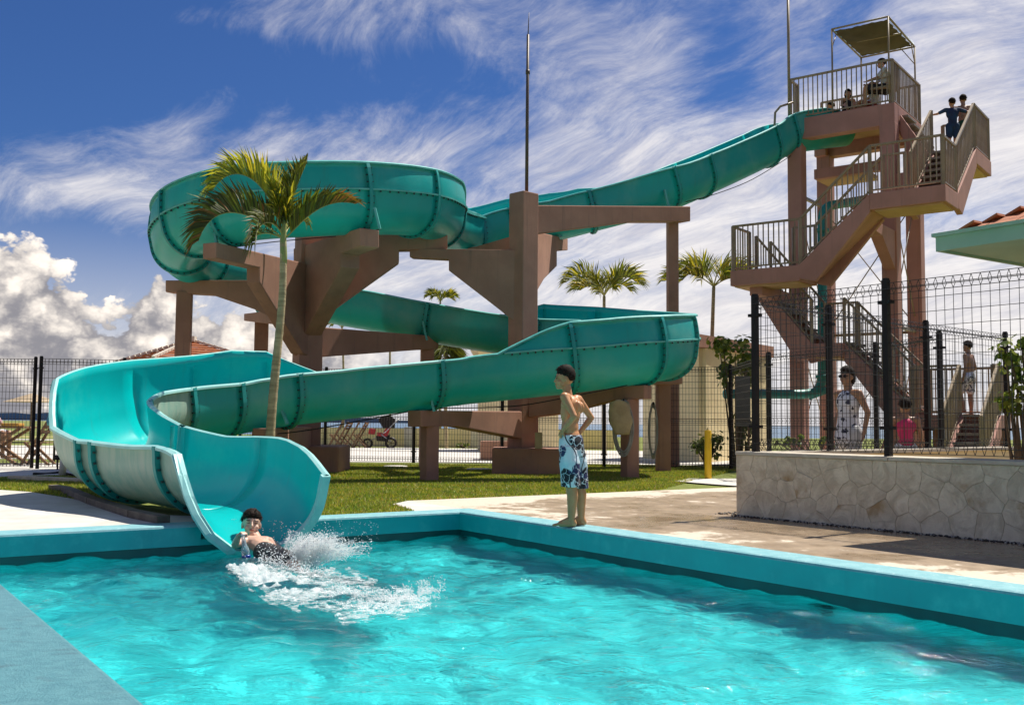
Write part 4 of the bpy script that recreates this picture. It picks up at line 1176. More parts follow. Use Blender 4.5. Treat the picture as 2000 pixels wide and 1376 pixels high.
# stones: clipped Voronoi cells with wavering edges
g = random.Random(21); seeds = []
tries = 0
while tries < 4000:
    tries += 1; q = (g.uniform(0.0, WL), g.uniform(0.0, WTOP - .035))
    rmin = 0.13 + 0.24 * g.random()
    if all((q[0] - p[0]) ** 2 * 0.8 + (q[1] - p[1]) ** 2 > rmin * rmin for p in seeds): seeds.append(q)
def clip(poly, a, b_, c):
    out = []
    for i in range(len(poly)):
        p, q = poly[i], poly[(i + 1) % len(poly)]
        dp, dq = a * p[0] + b_ * p[1] - c, a * q[0] + b_ * q[1] - c
        if dp <= 0: out.append(p)
        if dp * dq < 0:
            t = dp / (dp - dq); out.append((p[0] + (q[0] - p[0]) * t, p[1] + (q[1] - p[1]) * t))
    return out
for i, s_ in enumerate(seeds):
    poly = [(0.0, 0.002), (WL, 0.002), (WL, WTOP - .037), (0.0, WTOP - .037)]
    for j, t_ in enumerate(seeds):
        if i == j or abs(t_[0] - s_[0]) > 1.2: continue
        dx, dz = t_[0] - s_[0], t_[1] - s_[1]; L = math.hypot(dx, dz)
        poly = clip(poly, dx / L, dz / L, (dx * (s_[0] + t_[0]) / 2 + dz * (s_[1] + t_[1]) / 2) / L - 0.0007)
        if len(poly) < 3: break
    if len(poly) < 3: continue
    fine = []
    for k in range(len(poly)):
        p, q = poly[k], poly[(k + 1) % len(poly)]; L = math.hypot(q[0] - p[0], q[1] - p[1]); m_ = max(1, int(L / 0.06))
        for u in range(m_):
            x, z = p[0] + (q[0] - p[0]) * u / m_, p[1] + (q[1] - p[1]) * u / m_
            w_ = mnoise.noise_vector(Vector((x * 5, z * 5, 3)))
            edge = min(1, min(x, WL - x, z, WTOP - .037 - z) / 0.03)
            fine.append((x + w_.x * 0.05 * max(0, edge), min(WTOP - .037, max(0.0, z + w_.y * 0.05 * max(0, edge)))))
    d_ = 0.002 + 0.0035 * g.random(); cx = sum(p[0] for p in fine) / len(fine); cz = sum(p[1] for p in fine) / len(fine)
    n = len(fine); vs = [wp(x, z, -.003) for x, z in fine] + [wp(x, z, d_ - .005) for x, z in fine] + [wp(cx + (x - cx) * .985, cz + (z - cz) * .985, d_) for x, z in fine]
    fs = [(k, (k + 1) % n, n + (k + 1) % n, n + k) for k in range(n)] + [(n + k, n + (k + 1) % n, 2 * n + (k + 1) % n, 2 * n + k) for k in range(n)] + [tuple(range(2 * n, 3 * n))]
    mb = MB(); mb.add(vs, fs); mb.obj('stone', M_stone, wall)
s0_ = 0.0
for L in (1.72, 1.9, 1.7, 1.68):
    mb = MB(); a, b_ = s0_, s0_ + L - 0.006
    mb.prism([wp(a, WTOP - .034, -.195), wp(b_, WTOP - .034, -.195), wp(b_, WTOP, -.195), wp(a, WTOP, -.195)], wn * 0.43); mb.obj('cap_stone', M_cap, wall, bevel=0.006); s0_ += L
# gravel strip
gm = MB(); M_grav = [mat('dark_gravel', (0.06, 0.05, 0.045), (0.03, 0.026, 0.024), 30, 0.8), mat('pale_gravel', (0.42, 0.39, 0.34), (0.3, 0.28, 0.25), 30, 0.8)]
for k in range(1500):
    s_ = g.uniform(-0.25, WL); r = g.uniform(0.006, 0.014); o_ = abs(g.gauss(0.035, 0.028)) + 0.005
    if s_ < 0: o_ = g.uniform(-.25, .08)
    c = wp(s_, 0.004 + r * .5, o_); gm.ball(c, (r, r * g.uniform(.6, 1), r * .7), 5, 3, mi=0 if g.random() < .66 else 1)
tag(gm.obj('gravel', M_grav, fix=False), 'strip of dark and pale gravel along the foot of the stone wall', 'gravel', kind='stuff')

# second parapet inside, under the receding fence
FA = wp(0.12, 0, -0.2)
def fence_post(o, p, z0, z1, s=0.055):
    mb = MB(); mb.box((p[0], p[1], (z0 + z1) / 2), (s, s, z1 - z0), rz=math.atan2(wd.y, wd.x)); mb.box((p[0], p[1], z1 + .008), (s * .8, s * .8, .016), rz=math.atan2(wd.y, wd.x)); mb.obj('post', M_black, o)
    for z in (z0 + .25, z1 - .2):
        mb = MB(); mb.box((p[0], p[1], z), (s * 2.4, s * 1.15, 0.03), rz=math.atan2(wd.y, wd.x)); mb.obj('clamp', M_black, o)
def wire_panel(o, p, q, z0, z1, sp=0.062, hs=0.125, r=0.0026, r2=0.003, mid=False, fold=True):
    p = Vector((p[0], p[1], 0)); q = Vector((q[0], q[1], 0)); d = q - p; L = d.length; d.normalize(); n = Vector((-d.y, d.x, 0))
    mb = MB(); Z = lambda z: Vector((0, 0, z)); k = max(1, int(L / sp)); f = 0.034
    def tri(poly, rr):
        for a, b_ in zip(poly[:-1], poly[1:]): mb.bar(a, b_, rr * 1.8, rr * 1.8, up=n)
    for i in range(1, k):
        c = p + d * (L * i / k)
        if fold:
            tri([c + Z(z0 + .1), c + Z(z1 - .1)], r)
            tri([c + Z(z1 - .1), c + n * f + Z(z1 - .055), c + Z(z1), c - n * f + Z(z1 - .055), c + Z(z1 - .1)], r)
            tri([c + Z(z0 + .1), c + n * f + Z(z0 + .055), c + Z(z0), c - n * f + Z(z0 + .055), c + Z(z0 + .1)], r)
            if mid:
                zm = (z0 + z1) * .46
                tri([c + Z(zm + .04), c + n * f + Z(zm), c + Z(zm - .04)], r)
        else: tri([c + Z(z0), c + Z(z1)], r)
    zs = []
    z = z0 + .1
    while z < z1 - .05: zs.append(z); z += hs
    for z in zs: mb.bar(p + Z(z), q + Z(z), r2 * 1.8, r2 * 1.8)
    if fold:
        for z, o_ in ((z1, 0), (z1 - .055, f), (z1 - .055, -f), (z1 - .1, 0), (z0, 0), (z0 + .055, f), (z0 + .055, -f)): mb.bar(p + n * o_ + Z(z), q + n * o_ + Z(z), r2 * 2.2, r2 * 2.2)
        if mid:
            zm = (z0 + z1) * .46
            for z in (zm + .04, zm, zm - .04): mb.bar(p + n * (f if z == zm else 0) + Z(z), q + n * (f if z == zm else 0) + Z(z), r2 * 2.2, r2 * 2.2)
    po = mb.obj('wire_panel', M_wire, o, fix=False); po['kind'] = 'stuff'
def fence(pts, label, z0, z1, **k):
    o = empty('mesh_fence', (0, 0, 0), label=label, cat='fence', group='black wire mesh fences')
    for i, (p, has) in enumerate(pts):
        if has: fence_post(o, p, z0, z1 + .01)
        if i: wire_panel(o, pts[i - 1][0], p, z0 + .03, z1 - .02, **k)
    return o
def along(px):   # point on the front fence line with this picture column
    q = on_plane(px, 800, wp(0, 0, -.12), wp(1, 0, -.12)); return Vector((q.x, q.y, 0))
FZ1 = W(1729, 549, along(1733).y).z
f1 = [(along(1476), 1), (along(1734), 1), (along(2120), 1), (along(2120) + wd * 2.0, 1)]
fence(f1, 'tall black mesh fence standing on the stone wall cap in the right foreground', WTOP, FZ1, r=0.0021, r2=0.0026, sp=0.078)
def atz(px, py, z):
    r = ray(px, py); k = (z - EYE) / r.z; return Vector((r.x * k, r.y * k, 0))
p0 = along(1476)
f2 = [(p0, 0), (atz(1618, 600, FZ1), 1), (atz(1808, 629, FZ1), 1), (atz(1963, 651, FZ1), 1)]
fence(f2, 'black mesh fence receding behind the front fence towards the tower stairs', WTOP - .02, FZ1, r=0.0021, r2=0.0025, sp=0.085)
par = empty('parapet', (0, 0, 0), label='cream low parapet under the receding fence behind the stone wall', cat='wall')
a, b_ = p0, f2[-1][0]; dd = (b_ - a).normalized(); nn = Vector((-dd.y, dd.x, 0))
M_cream = mat('cream_render', (0.86, 0.72, 0.42), (0.80, 0.66, 0.38), 1.5, 0.85, bump=0.002, bscale=40)
mb = MB(); mb.prism([a + dd * .1, b_ + dd * .1, b_ + dd * .1 + Vector((0, 0, WTOP - .04)), a + dd * .1 + Vector((0, 0, WTOP - .04))], nn * .2); mb.obj('wall_body', M_cream, par)
mb = MB(); mb.prism([a + Vector((0, 0, WTOP - .04)) + dd * .1, b_ + dd * .1 + Vector((0, 0, WTOP - .04)), b_ + dd * .1 + Vector((0, 0, WTOP - .003)), a + dd * .1 + Vector((0, 0, WTOP - .003))], nn * .26); mb.obj('cap', M_cap, par)
# paving inside the enclosure
BZ = 2.10
f3 = [(xy(640, 22.9), 0), (xy(636, 22.9), 1), (xy(809, 22.5), 1), (xy(981, 22.0), 1), (xy(1180, 21.5), 1), (xy(1303, 21.15), 1), (xy(1427, 20.7), 1)]
fence([(xy(470, 23.4), 1)] + f3[1:], 'long black mesh fence along the back of the lawn behind the concrete supports', 0.02, BZ, mid=True, r=0.0036, r2=0.004)
f4 = [(xy(1427, 20.7), 0), (xy(1502, 17.0), 1), (xy(1711, 14.8), 1), (xy(1837, 13.0), 1)]
fence(f4, 'black mesh fence bending in from the back fence towards the tower foot', 0.02, BZ, mid=True, r=0.0022, r2=.0026, sp=0.1)
f5 = [(xy(-260, 18.4), 1), (xy(66, 18.7), 1)]
fence(f5, 'black mesh fence panel at far left ending at the wooden tables', 0.02, 2.02, r=0.0036, r2=0.004)
f6 = [(xy(77, 18.5), 1), (xy(240, 18.8), 1)]
fence(f6, 'black mesh fence panel between the double posts and the slide bend', 0.02, 2.02, r=0.0036, r2=0.004)

# tiled hut roof at the right edge
hut = empty('pavilion', (0, 0, 0), label='pavilion at the right edge with orange tiled hip roof and pale green fascia', cat='pavilion')
M_fascia = mat('pale_green_fascia', (0.36, 0.46, 0.34), (0.31, 0.41, 0.30), 2, 0.7)
M_tile = mat('terracotta_tile', (0.44, 0.15, 0.055), (0.30, 0.09, 0.04), 9, 0.8, bump=0.003, bscale=40, c3=(0.52, 0.24, 0.11), c3scale=4)
HC = Vector((3.62, 8.72, 0)); HZ = 2.30
_hz = W(1831, 491, HC.y).z; HC = W(1831, 491, 8.72); HC.z = 0; HZ = _hz
e1 = -PA; e2 = PB
def hp(a, b_, z): return HC + e1 * a + e2 * b_ + Vector((0, 0, z))
mb = MB(); LE = 5.0; DE = 4.4; fh = 0.145
for a0, b0, a1_, b1_ in ((0, 0, LE, 0), (0, 0, 0, DE), (LE, 0, LE, DE), (0, DE, LE, DE)):
    mb = MB(); mb.bar(hp(a0, b0, HZ + fh / 2), hp(a1_, b1_, HZ + fh / 2), 0.03, fh); mb.obj('fascia', M_fascia, hut)
mb = MB(); mb.bar(hp(-.02, -.02, HZ + fh - .01), hp(LE, -.02, HZ + fh - .01), 0.07, 0.03); mb.obj('gutter', M_fascia, hut)
mb = MB(); mb.add([hp(0, 0, HZ + .02), hp(LE, 0, HZ + .02), hp(LE, DE, HZ + .02), hp(0, DE, HZ + .02)], [(0, 1, 2, 3)]); mb.obj('soffit', M_fascia, hut)
sl = 0.42; rows = 16
tile = None
for rsd in range(2):     # front slope (facing the pool) and left hip slope
    for i in range(rows):
        y0 = 0.10 + i * (DE / 2 - .1) / rows; zrow = HZ + fh + .01 + (y0 - .1) * sl + 0.006
        x0, x1 = y0, (LE if rsd == 0 else DE) - y0
        tw = 0.26; k = 0; x = x0 - (0.13 if i % 2 else 0)
        while x < x1 and x < 3.1:
            if x > x0 - .2:
                if tile is None:
                    mb = MB(); mb.box((tw / 2, .09, 0), (tw - .01, 0.20, 0.022)); mb.box((tw / 2, 0.0, -.004), (tw - .01, .012, .03)); tile = mb.obj('roof_tile', M_tile, hut); to = tile
                else:
                    to = bpy.data.objects.new('roof_tile', tile.data); col.objects.link(to); to.parent = hut
                if rsd == 0: X, Y = e1, e2; base = hp(max(x, x0), y0, zrow)
                else: X, Y = e2, e1; base = hp(y0, max(x, x0), zrow)
                Zt = Vector((0, 0, 1)); Yt = (Y + Vector((0, 0, sl))).normalized(); Zt = X.cross(Yt); 
                if Zt.z < 0: Zt = -Zt
                M = Matrix((X, Yt, Zt)).transposed().to_4x4(); M.translation = base; to.matrix_local = M
            x += tw
mb = MB(); apx = [hp(DE / 2, DE / 2, HZ + fh + DE / 2 * sl - .03), hp(LE - .1, DE / 2, HZ + fh + DE / 2 * sl - .03)]
mb.add([hp(.1, .1, HZ + fh), hp(LE - .1, .1, HZ + fh), apx[1], apx[0], hp(.1, DE - .1, HZ + fh), hp(LE - .1, DE - .1, HZ + fh)], [(0, 1, 2, 3), (0, 3, 4), (3, 2, 5, 4), (1, 5, 2)]); mb.obj('roof_deck', M_tile, hut)
for a, b_ in ((1.1, 2.2), (4.6, 1.2), (4.6, 4.0), (1.1, 4.1)):
    mb = MB(); c = hp(a, b_, HZ / 2); mb.box(c, (.14, .14, HZ)); mb.obj('post', M_fascia, hut)

# ================================================================== PALMS AND BUSHES
M_frond = leafmat('palm_leaflet', (0.14, 0.18, 0.015), 0.35, 0.55)
M_frond_y = leafmat('palm_leaflet_yellow', (0.42, 0.42, 0.03), 0.5, 0.4)
M_frond_d = leafmat('palm_leaflet_dry', (0.30, 0.15, 0.03), 0.3, 0.6)
M_frond_k = leafmat('palm_leaflet_dark', (0.055, 0.07, 0.012), 0.25, 0.6)
M_rach = mat('palm_rachis', (0.33, 0.32, 0.09), (0.22, 0.22, 0.05), 6, 0.5)
M_trunk = mat('palm_trunk', (0.50, 0.40, 0.23), (0.30, 0.24, 0.13), 3, 0.85, bump=0.01, bscale=10, stretch=(1, 1, 9))
M_tgreen = mat('palm_crownshaft', (0.22, 0.27, 0.08), (0.30, 0.28, 0.10), 3, 0.5, stretch=(4, 4, 0.5))
M_bark = mat('bush_bark', (0.17, 0.12, 0.07), (0.10, 0.07, 0.04), 8, 0.9)
M_leaf = leafmat('broad_leaf', (0.09, 0.15, 0.02), 0.35, 0.45)
M_leaf2 = leafmat('broad_leaf_light', (0.22, 0.29, 0.04), 0.45, 0.35)
def bez(P, n):
    P = [Vector(p) for p in P]; out = []
    for i in range(n + 1):
        t = i / n; q = list(P)
        while len(q) > 1: q = [q[k].lerp(q[k + 1], t) for k in range(len(q) - 1)]
        out.append(q[0])
    return out
def frond(ctrl, parent, lean_up=1.0, L=0.34, n=44, mats_=None, seed=0, spread=0.5, droop=0.10, width=0.016, rr=0.012, fade=0.25, start=0.16, dense=1.35):
    """arching frond: rachis plus two rows of leaflets"""
    g = random.Random(seed); cp = bez(ctrl, 40); mb = MB()
    mb.tube(cp, [rr * (1 - 0.8 * i / 40) for i in range(41)], 5, mi=3)
    plane_n = (cp[20] - cp[0]).cross(cp[40] - cp[0])
    plane_n = plane_n.normalized() if plane_n.length > 1e-5 else Vector((0, 1, 0))
    n = int(n * dense)
    for i in range(n):
        t = start + (1 - start) * (i + g.random() * .6) / n
        k = min(39, int(t * 40)); p = cp[k].lerp(cp[k + 1], t * 40 - k if t < 1 else 1); tan = (cp[min(k + 1, 40)] - cp[max(k - 1, 0)]).normalized()
        outw = plane_n.cross(tan).normalized()
        if outw.z < 0 and tan.z > -0.9: outw = -outw
        elif tan.z <= -0.9: outw = outw if outw.dot(prev_o) > 0 else -outw
        prev_o = outw
        ll = 1.12 * L * (0.45 + 0.75 * math.sin(math.pi * min(1, (t * 0.92 + .12)))) * g.uniform(.82, 1.1)
        for sd in (-1, 1):
            dirv = (outw * lean_up * g.uniform(.75, 1.1) + plane_n * sd * spread * g.uniform(.6, 1.3) + tan * (0.55 + 0.6 * t)).normalized()
            mid = p + dirv * ll * .55; tip = p + dirv * ll + Vector((0, 0, -droop * g.uniform(.4, 1.6))) + tan * .04
            wv = dirv.cross(plane_n if abs(dirv.dot(plane_n)) < .9 else tan).normalized(); wv = (wv + plane_n * g.uniform(-.8, .8)).normalized()
            w_ = 1.35 * width * g.uniform(.7, 1.15)
            mi = 0
            if mats_: mi = mats_(t, g)
            b0 = p + dirv * 0.004
            mb.add([b0 - wv * w_ * .35, b0 + wv * w_ * .35, mid + wv * w_ * .5, mid - wv * w_ * .5, tip], [(0, 1, 2, 3), (3, 2, 4)], mi)
    return mb.obj('frond', [M_frond, M_frond_y, M_frond_d, M_rach, M_frond_k], parent, fix=False)

pd = 12.9
palm = empty('palm_tree', (0, 0, 0), label='slender leaning palm with arching wind-blown fronds in front of the slide supports', cat='palm tree', group='palm trees around the slide')
def PW(x, y, dd_=0.0): return W(x, y, pd + dd_)
base = PW(524, 960, .0); base.z = 0
tr = bez([base, PW(526, 850), PW(532, 720), PW(552, 640), PW(555, 560), PW(553, 470)], 46)
mb = MB(); rad = [0.062 - 0.022 * i / 46 + (0.0035 if i % 2 else 0) for i in range(47)]; mb.tube(tr, rad, 12); mb.obj('trunk', M_trunk, palm)
mb = MB(); mb.tube([PW(554, 520), PW(554, 500), PW(553, 470), PW(555, 440), PW(556, 420)], [.040, .046, .042, .03, .016], 10); mb.obj('crownshaft', M_tgreen, palm)
mixg = lambda t, g: 0 if g.random() < .55 else (4 if g.random() < .55 else 1)
mixy = lambda t, g: 1 if g.random() < .42 else 0
mixd = lambda t, g: 2 if (t > .74 and g.random() < .6) else (4 if g.random() < .6 else 0)
mixk = lambda t, g: 4 if g.random() < .6 else (0 if g.random() < .85 else 2)
frond([PW(553, 462), PW(545, 420), PW(520, 340), PW(455, 305), PW(415, 372, .2)], palm, L=.40, n=60, mats_=mixy, seed=1, spread=.35, width=.02)
frond([PW(553, 465), PW(520, 440), PW(475, 400), PW(412, 395), PW(388, 470, -.2)], palm, L=.42, n=64, mats_=mixk, seed=2, spread=.35, width=.022)
frond([PW(554, 462), PW(560, 420), PW(568, 385), PW(585, 350), PW(599, 318, .1)], palm, L=.34, n=50, mats_=mixg, seed=3, spread=.5, width=.02)
frond([PW(555, 466), PW(575, 450), PW(600, 415), PW(640, 384), PW(694, 398, .2)], palm, L=.32, n=58, mats_=mixd, seed=4, spread=.35, width=.02)
frond([PW(554, 462), PW(552, 430), PW(547, 390), PW(540, 360), PW(520, 340, .4)], palm, L=.34, n=46, mats_=mixy, seed=5, spread=.7, width=.02)
frond([PW(554, 464), PW(545, 440), PW(528, 425, -.5), PW(500, 425, -.8), PW(498, 478, -1.0)], palm, L=.26, n=44, mats_=mixk, seed=6, spread=.5)
frond([PW(555, 464), PW(562, 440), PW(575, 425, .6), PW(590, 420, .9), PW(600, 440, 1.1)], palm, L=.28, n=36, mats_=mixg, seed=7, spread=.5)
frond([PW(554, 464), PW(558, 430), PW(562, 400, .3), PW(572, 360, .4), PW(574, 335, .5)], palm, L=.28, n=40, mats_=mixg, seed=8, spread=.6)
frond([PW(553, 466), PW(530, 452), PW(508, 450, .3), PW(492, 462, .4), PW(487, 478, .5)], palm, L=.15, n=22, mats_=mixk, seed=9, spread=.7, droop=.16)

def far_palm(px, ybase, ytop, D, size, seed, label, n=9, trunk_r=.07, tie=False, x2=None, zg=None, L=.5):
    t_ = empty('palm_tree', (0, 0, 0), label=label, cat='palm tree', group='palm trees around the slide')
    g = random.Random(seed); c = W(px, ytop, D); b_ = W(px if x2 is None else x2, ybase, D); b_.z = 0.0
    mb = MB(); tp = bez([b_, b_.lerp(c, .5) + Vector((g.uniform(-.15, .15), 0, 0)), c], 14); mb.tube(tp, [trunk_r * (1 - .35 * i / 14) for i in range(15)], 8); mb.obj('trunk', M_trunk, t_)
    for i in range(n):
        a = 2 * math.pi * i / n + g.uniform(-.25, .25); el_ = g.uniform(.5, 1.25)
        d = Vector((math.cos(a), math.sin(a) * .8, 0))
        if tie: d *= .16; s_ = size
        else: s_ = size * g.uniform(.8, 1.1)
        if tie: ctrl = [c, c + Vector((0, 0, -.1)) + d * s_, c + d * s_ * 2 + Vector((0, 0, -.5 * s_)), c + d * 2.0 * s_ + Vector((0, 0, -1.0 * s_))]
        else: ctrl = [c, c + d * s_ * .35 + Vector((0, 0, s_ * .55 * el_)), c + d * s_ * .75 + Vector((0, 0, s_ * .55 * el_)), c + d * s_ * 1.05 + Vector((0, 0, s_ * (.35 * el_ - .1)))]
        frond(ctrl, t_, L=L * size, n=26, mats_=mixd if tie else mixg, seed=seed * 31 + i, spread=.8, droop=.12 * size, width=.03, rr=.02, start=.2, dense=1.15)
    return t_
far_palm(1180, 900, 578, 31, 1.15, 11, 'young palm with spiky raised fronds above the lower bend of the slide', n=10)
far_palm(1394, 890, 560, 27, 1.15, 12, 'tall thin palm left of the tower landing with a ragged crown', n=8, x2=1384)
far_palm(872, 890, 668, 36, 1.0, 13, 'palm with hanging tied fronds behind the lower channel', n=12, tie=True)
far_palm(860, 900, 588, 52, .75, 14, 'far palm whose tip just shows above the middle channel', n=8)
far_palm(668, 900, 640, 52, .9, 15, 'far palm with yellow fronds showing over the sloping concrete arm', n=8)
far_palm(762, 900, 655, 50, .6, 16, 'distant thin palm seen as a bare pole between the two channels', n=6)

def bush(px, py, D, rx, rz, nleaf, seed, label, leaf=0.11, trunkto=True, cat='bush', h0=None):
    t_ = empty('leafy_bush', (0, 0, 0), label=label, cat=cat)
    g = random.Random(seed); c = W(px, py, D); mb = MB(); br = MB()
    clumps = [(c + Vector((g.uniform(-1, 1) * rx * .75, g.uniform(-.6, .6) * rx, g.uniform(-1, 1) * rz * .8)), g.uniform(.3, .5) * min(rx, rz)) for _ in range(14)]
    foot = Vector((c.x, c.y, 0))
    for cc, r in clumps:
        br.tube(bez([foot + Vector((g.uniform(-.05, .05), 0, 0)), foot.lerp(cc, .5) + Vector((g.uniform(-.1, .1), 0, .1)), cc], 8), [.028 - .0025 * k for k in range(9)], 5)
    for i in range(nleaf):
        cc, r = clumps[i % 14]; v = Vector((g.gauss(0, 1), g.gauss(0, 1), g.gauss(0, 1))).normalized() * r * g.uniform(.4, 1.25); p = cc + v
        if p.z < .03: continue
        nrm = (v.normalized() + Vector((g.uniform(-.6, .6), g.uniform(-.6, .6), g.uniform(0, 1)))).normalized(); a = nrm.cross(Vector((g.gauss(0, 1), g.gauss(0, 1), .2))).normalized(); b_ = nrm.cross(a)
        s_ = leaf * g.uniform(.6, 1.15); ns = 6
        mb.add([p] + [p + a * s_ * .5 * math.cos(q) + b_ * s_ * .38 * math.sin(q) for q in [k * math.pi * 2 / ns for k in range(ns)]], [(0, k + 1, (k + 1) % ns + 1) for k in range(ns)], 0 if g.random() < .65 else 1)
    br.obj('branch', M_bark, t_)['kind'] = 'stuff'
    o = mb.obj('foliage', [M_leaf, M_leaf2], t_, fix=False); o['kind'] = 'stuff'
    return t_
bush(1436, 702, 22.3, .52, .55, 620, 1, 'rounded broad-leaved shrub rising above the back fence by the cream building', leaf=.13)
bush(1378, 868, 23.0, .42, .32, 330, 2, 'low dark shrub against the cream wall behind the yellow post', leaf=.10)
bush(1450, 845, 22.4, .36, .45, 320, 3, 'dark shrub under the grey board behind the back fence', leaf=.10)
bush(1995, 745, 10.6, .26, .50, 420, 4, 'broad-leaved shrub at the right edge behind the front fence', leaf=.085)
bush(1600, 862, 17.5, .9, .10, 220, 5, 'low ground shrubs behind the enclosure left of the woman', leaf=.08)
bush(905, 872, 36.5, .32, .14, 90, 6, 'tiny shrub at the foot of the far cream wall', leaf=.10)

# ================================================================== PEOPLE
def skin(name, c): 
    return mat(name, c, tuple(x * .86 for x in c), 7, 0.42, sss=0.12, bump=0.0006, bscale=90, spec=.5)
S_tan = skin('tanned_skin', (0.60, 0.285, 0.125)); S_pale = skin('fair_skin', (0.66, 0.41, 0.30)); S_mid = skin('brown_skin', (0.36, 0.19, 0.11))
M_hair = mat('dark_hair', (0.010, 0.006, 0.004), (0.022, 0.012, 0.007), 30, 0.8, spec=.2, bump=0.003, bscale=80, stretch=(1, 1, .3))
M_eye = mat('eye_dark', (0.02, 0.012, 0.01)); M_lipc = mat('lip_skin', (0.40, 0.13, 0.10))
def fused(name, prims, m, parent, voxel=0.006, smooth=4, keep=None):
    """tapered limbs and ellipsoids fused into one continuous skin"""
    mb = MB()
    for p in prims:
        if p[0] == 'c':
            a, r1, b_, r2 = Vector(p[1]), p[2], Vector(p[3]), p[4]; n = 4
            mb.tube([a.lerp(b_, k / n) for k in range(n + 1)], [r1 + (r2 - r1) * k / n for k in range(n + 1)], 12)
            mb.ball(a, r1, 12, 8); mb.ball(b_, r2, 12, 8)
        elif p[0] == 'f':      # flat-ended tapered sleeve with elliptical rings: list of (centre, rx, ry, axis angle)
            rings = p[1]; n = 18; vs = []
            for c, rx, ry, ang in rings:
                c = Vector(c); ca, sa = math.cos(ang), math.sin(ang)
                for k in range(n):
                    q = 2 * math.pi * k / n; x, y = rx * math.cos(q), ry * math.sin(q)
                    vs.append(c + Vector((x * ca - y * sa, x * sa + y * ca, 0)))
            N = len(rings); fs = [(i * n + j, i * n + (j + 1) % n, (i + 1) * n + (j + 1) % n, (i + 1) * n + j) for i in range(N - 1) for j in range(n)] + [tuple(range(n))[::-1], tuple((N - 1) * n + j for j in range(n))]
            mb.add(vs, fs)
        else:                  # ellipsoid with frame
            mb.ball(p[1], p[2], 16, 12, M=p[3] if len(p) > 3 else None)
    me = bpy.data.meshes.new(name); me.from_pydata(mb.v, [], mb.f)
    bm = bmesh.new(); bm.from_mesh(me); bmesh.ops.remove_doubles(bm, verts=bm.verts, dist=1e-6); bmesh.ops.recalc_face_normals(bm, faces=bm.faces); bm.to_mesh(me); bm.free()
    o = bpy.data.objects.new(name, me); col.objects.link(o)
    md = o.modifiers.new('r', 'REMESH'); md.mode = 'VOXEL'; md.voxel_size = voxel; md.use_smooth_shade = True
    md = o.modifiers.new('s', 'SMOOTH'); md.factor = 0.5; md.iterations = smooth
    dg = bpy.context.evaluated_depsgraph_get(); dg.update(); me2 = bpy.data.meshes.new_from_object(o.evaluated_get(dg))
    o.modifiers.clear(); o.data = me2; me2.name = name; me2.materials.clear(); me2.materials.append(m)
    bpy.data.meshes.remove(me); o.parent = parent
    return o
def fr(f, u=(0, 0, 1)):
    """frame matrix: x = right, y = forward, z = up"""
    y = Vector(f).normalized(); z = Vector(u); x = y.cross(z).normalized(); z = x.cross(y)
    return Matrix((x, y, z)).transposed()
def head_prims(c, M, s=1.0, neck=None):
    c = Vector(c); P = []
    P.append(('e', c + M @ Vector((0, -.008, .018)) * s, Vector((.070, .086, .086)) * s, M))
    P.append(('e', c + M @ Vector((0, .030, -.040)) * s, Vector((.052, .052, .058)) * s, M))
    P.append(('e', c + M @ Vector((0, .062, -.078)) * s, Vector((.026, .022, .020)) * s, M))
    P.append(('c', c + M @ Vector((0, .078, .004)) * s, .008 * s, c + M @ Vector((0, .091, -.024)) * s, .0120 * s))
    P.append(('e', c + M @ Vector((0, .080, -.054)) * s, Vector((.022, .010, .010)) * s, M))
    P.append(('e', c + M @ Vector((.024, .062, .022)) * s, Vector((.026, .020, .008)) * s, M))
    P.append(('e', c + M @ Vector((-.024, .062, .022)) * s, Vector((.026, .020, .008)) * s, M))
    for sx in (-1, 1):
        P.append(('e', c + M @ Vector((sx * .071, -.010, -.012)) * s, Vector((.009, .018, .029)) * s, M))
        P.append(('e', c + M @ Vector((sx * .036, .050, -.030)) * s, Vector((.024, .022, .022)) * s, M))
    return P
def face_bits(c, M, parent, s=1.0, eyes=True, shut=False, smile=False, beard=False):
    c = Vector(c); mb = MB()
    if eyes:
        for sx in (-1, 1):
            if shut: mb.ball(c + M @ Vector((sx * .029, .0790, .002)) * s, Vector((.014, .004, .0028)) * s, 8, 5, M=M)
            else: mb.ball(c + M @ Vector((sx * .029, .0770, .003)) * s, Vector((.012, .006, .0055)) * s, 8, 5, M=M)
        mb.obj('eye', M_eye, parent, fix=False)
    mb = MB()
    for sx in (-1, 1): mb.ball(c + M @ Vector((sx * .030, .081, .022)) * s, Vector((.019, .005, .0035)) * s, 8, 4, M=M)
    mb.obj('eyebrow', M_hair, parent, fix=False)
    mb = MB(); mb.ball(c + M @ Vector((0, .0895, -.052)) * s, Vector((.021, .0045, .0050 if not shut else .008)) * s, 8, 5, M=M); mb.obj('mouth', M_lipc, parent, fix=False)
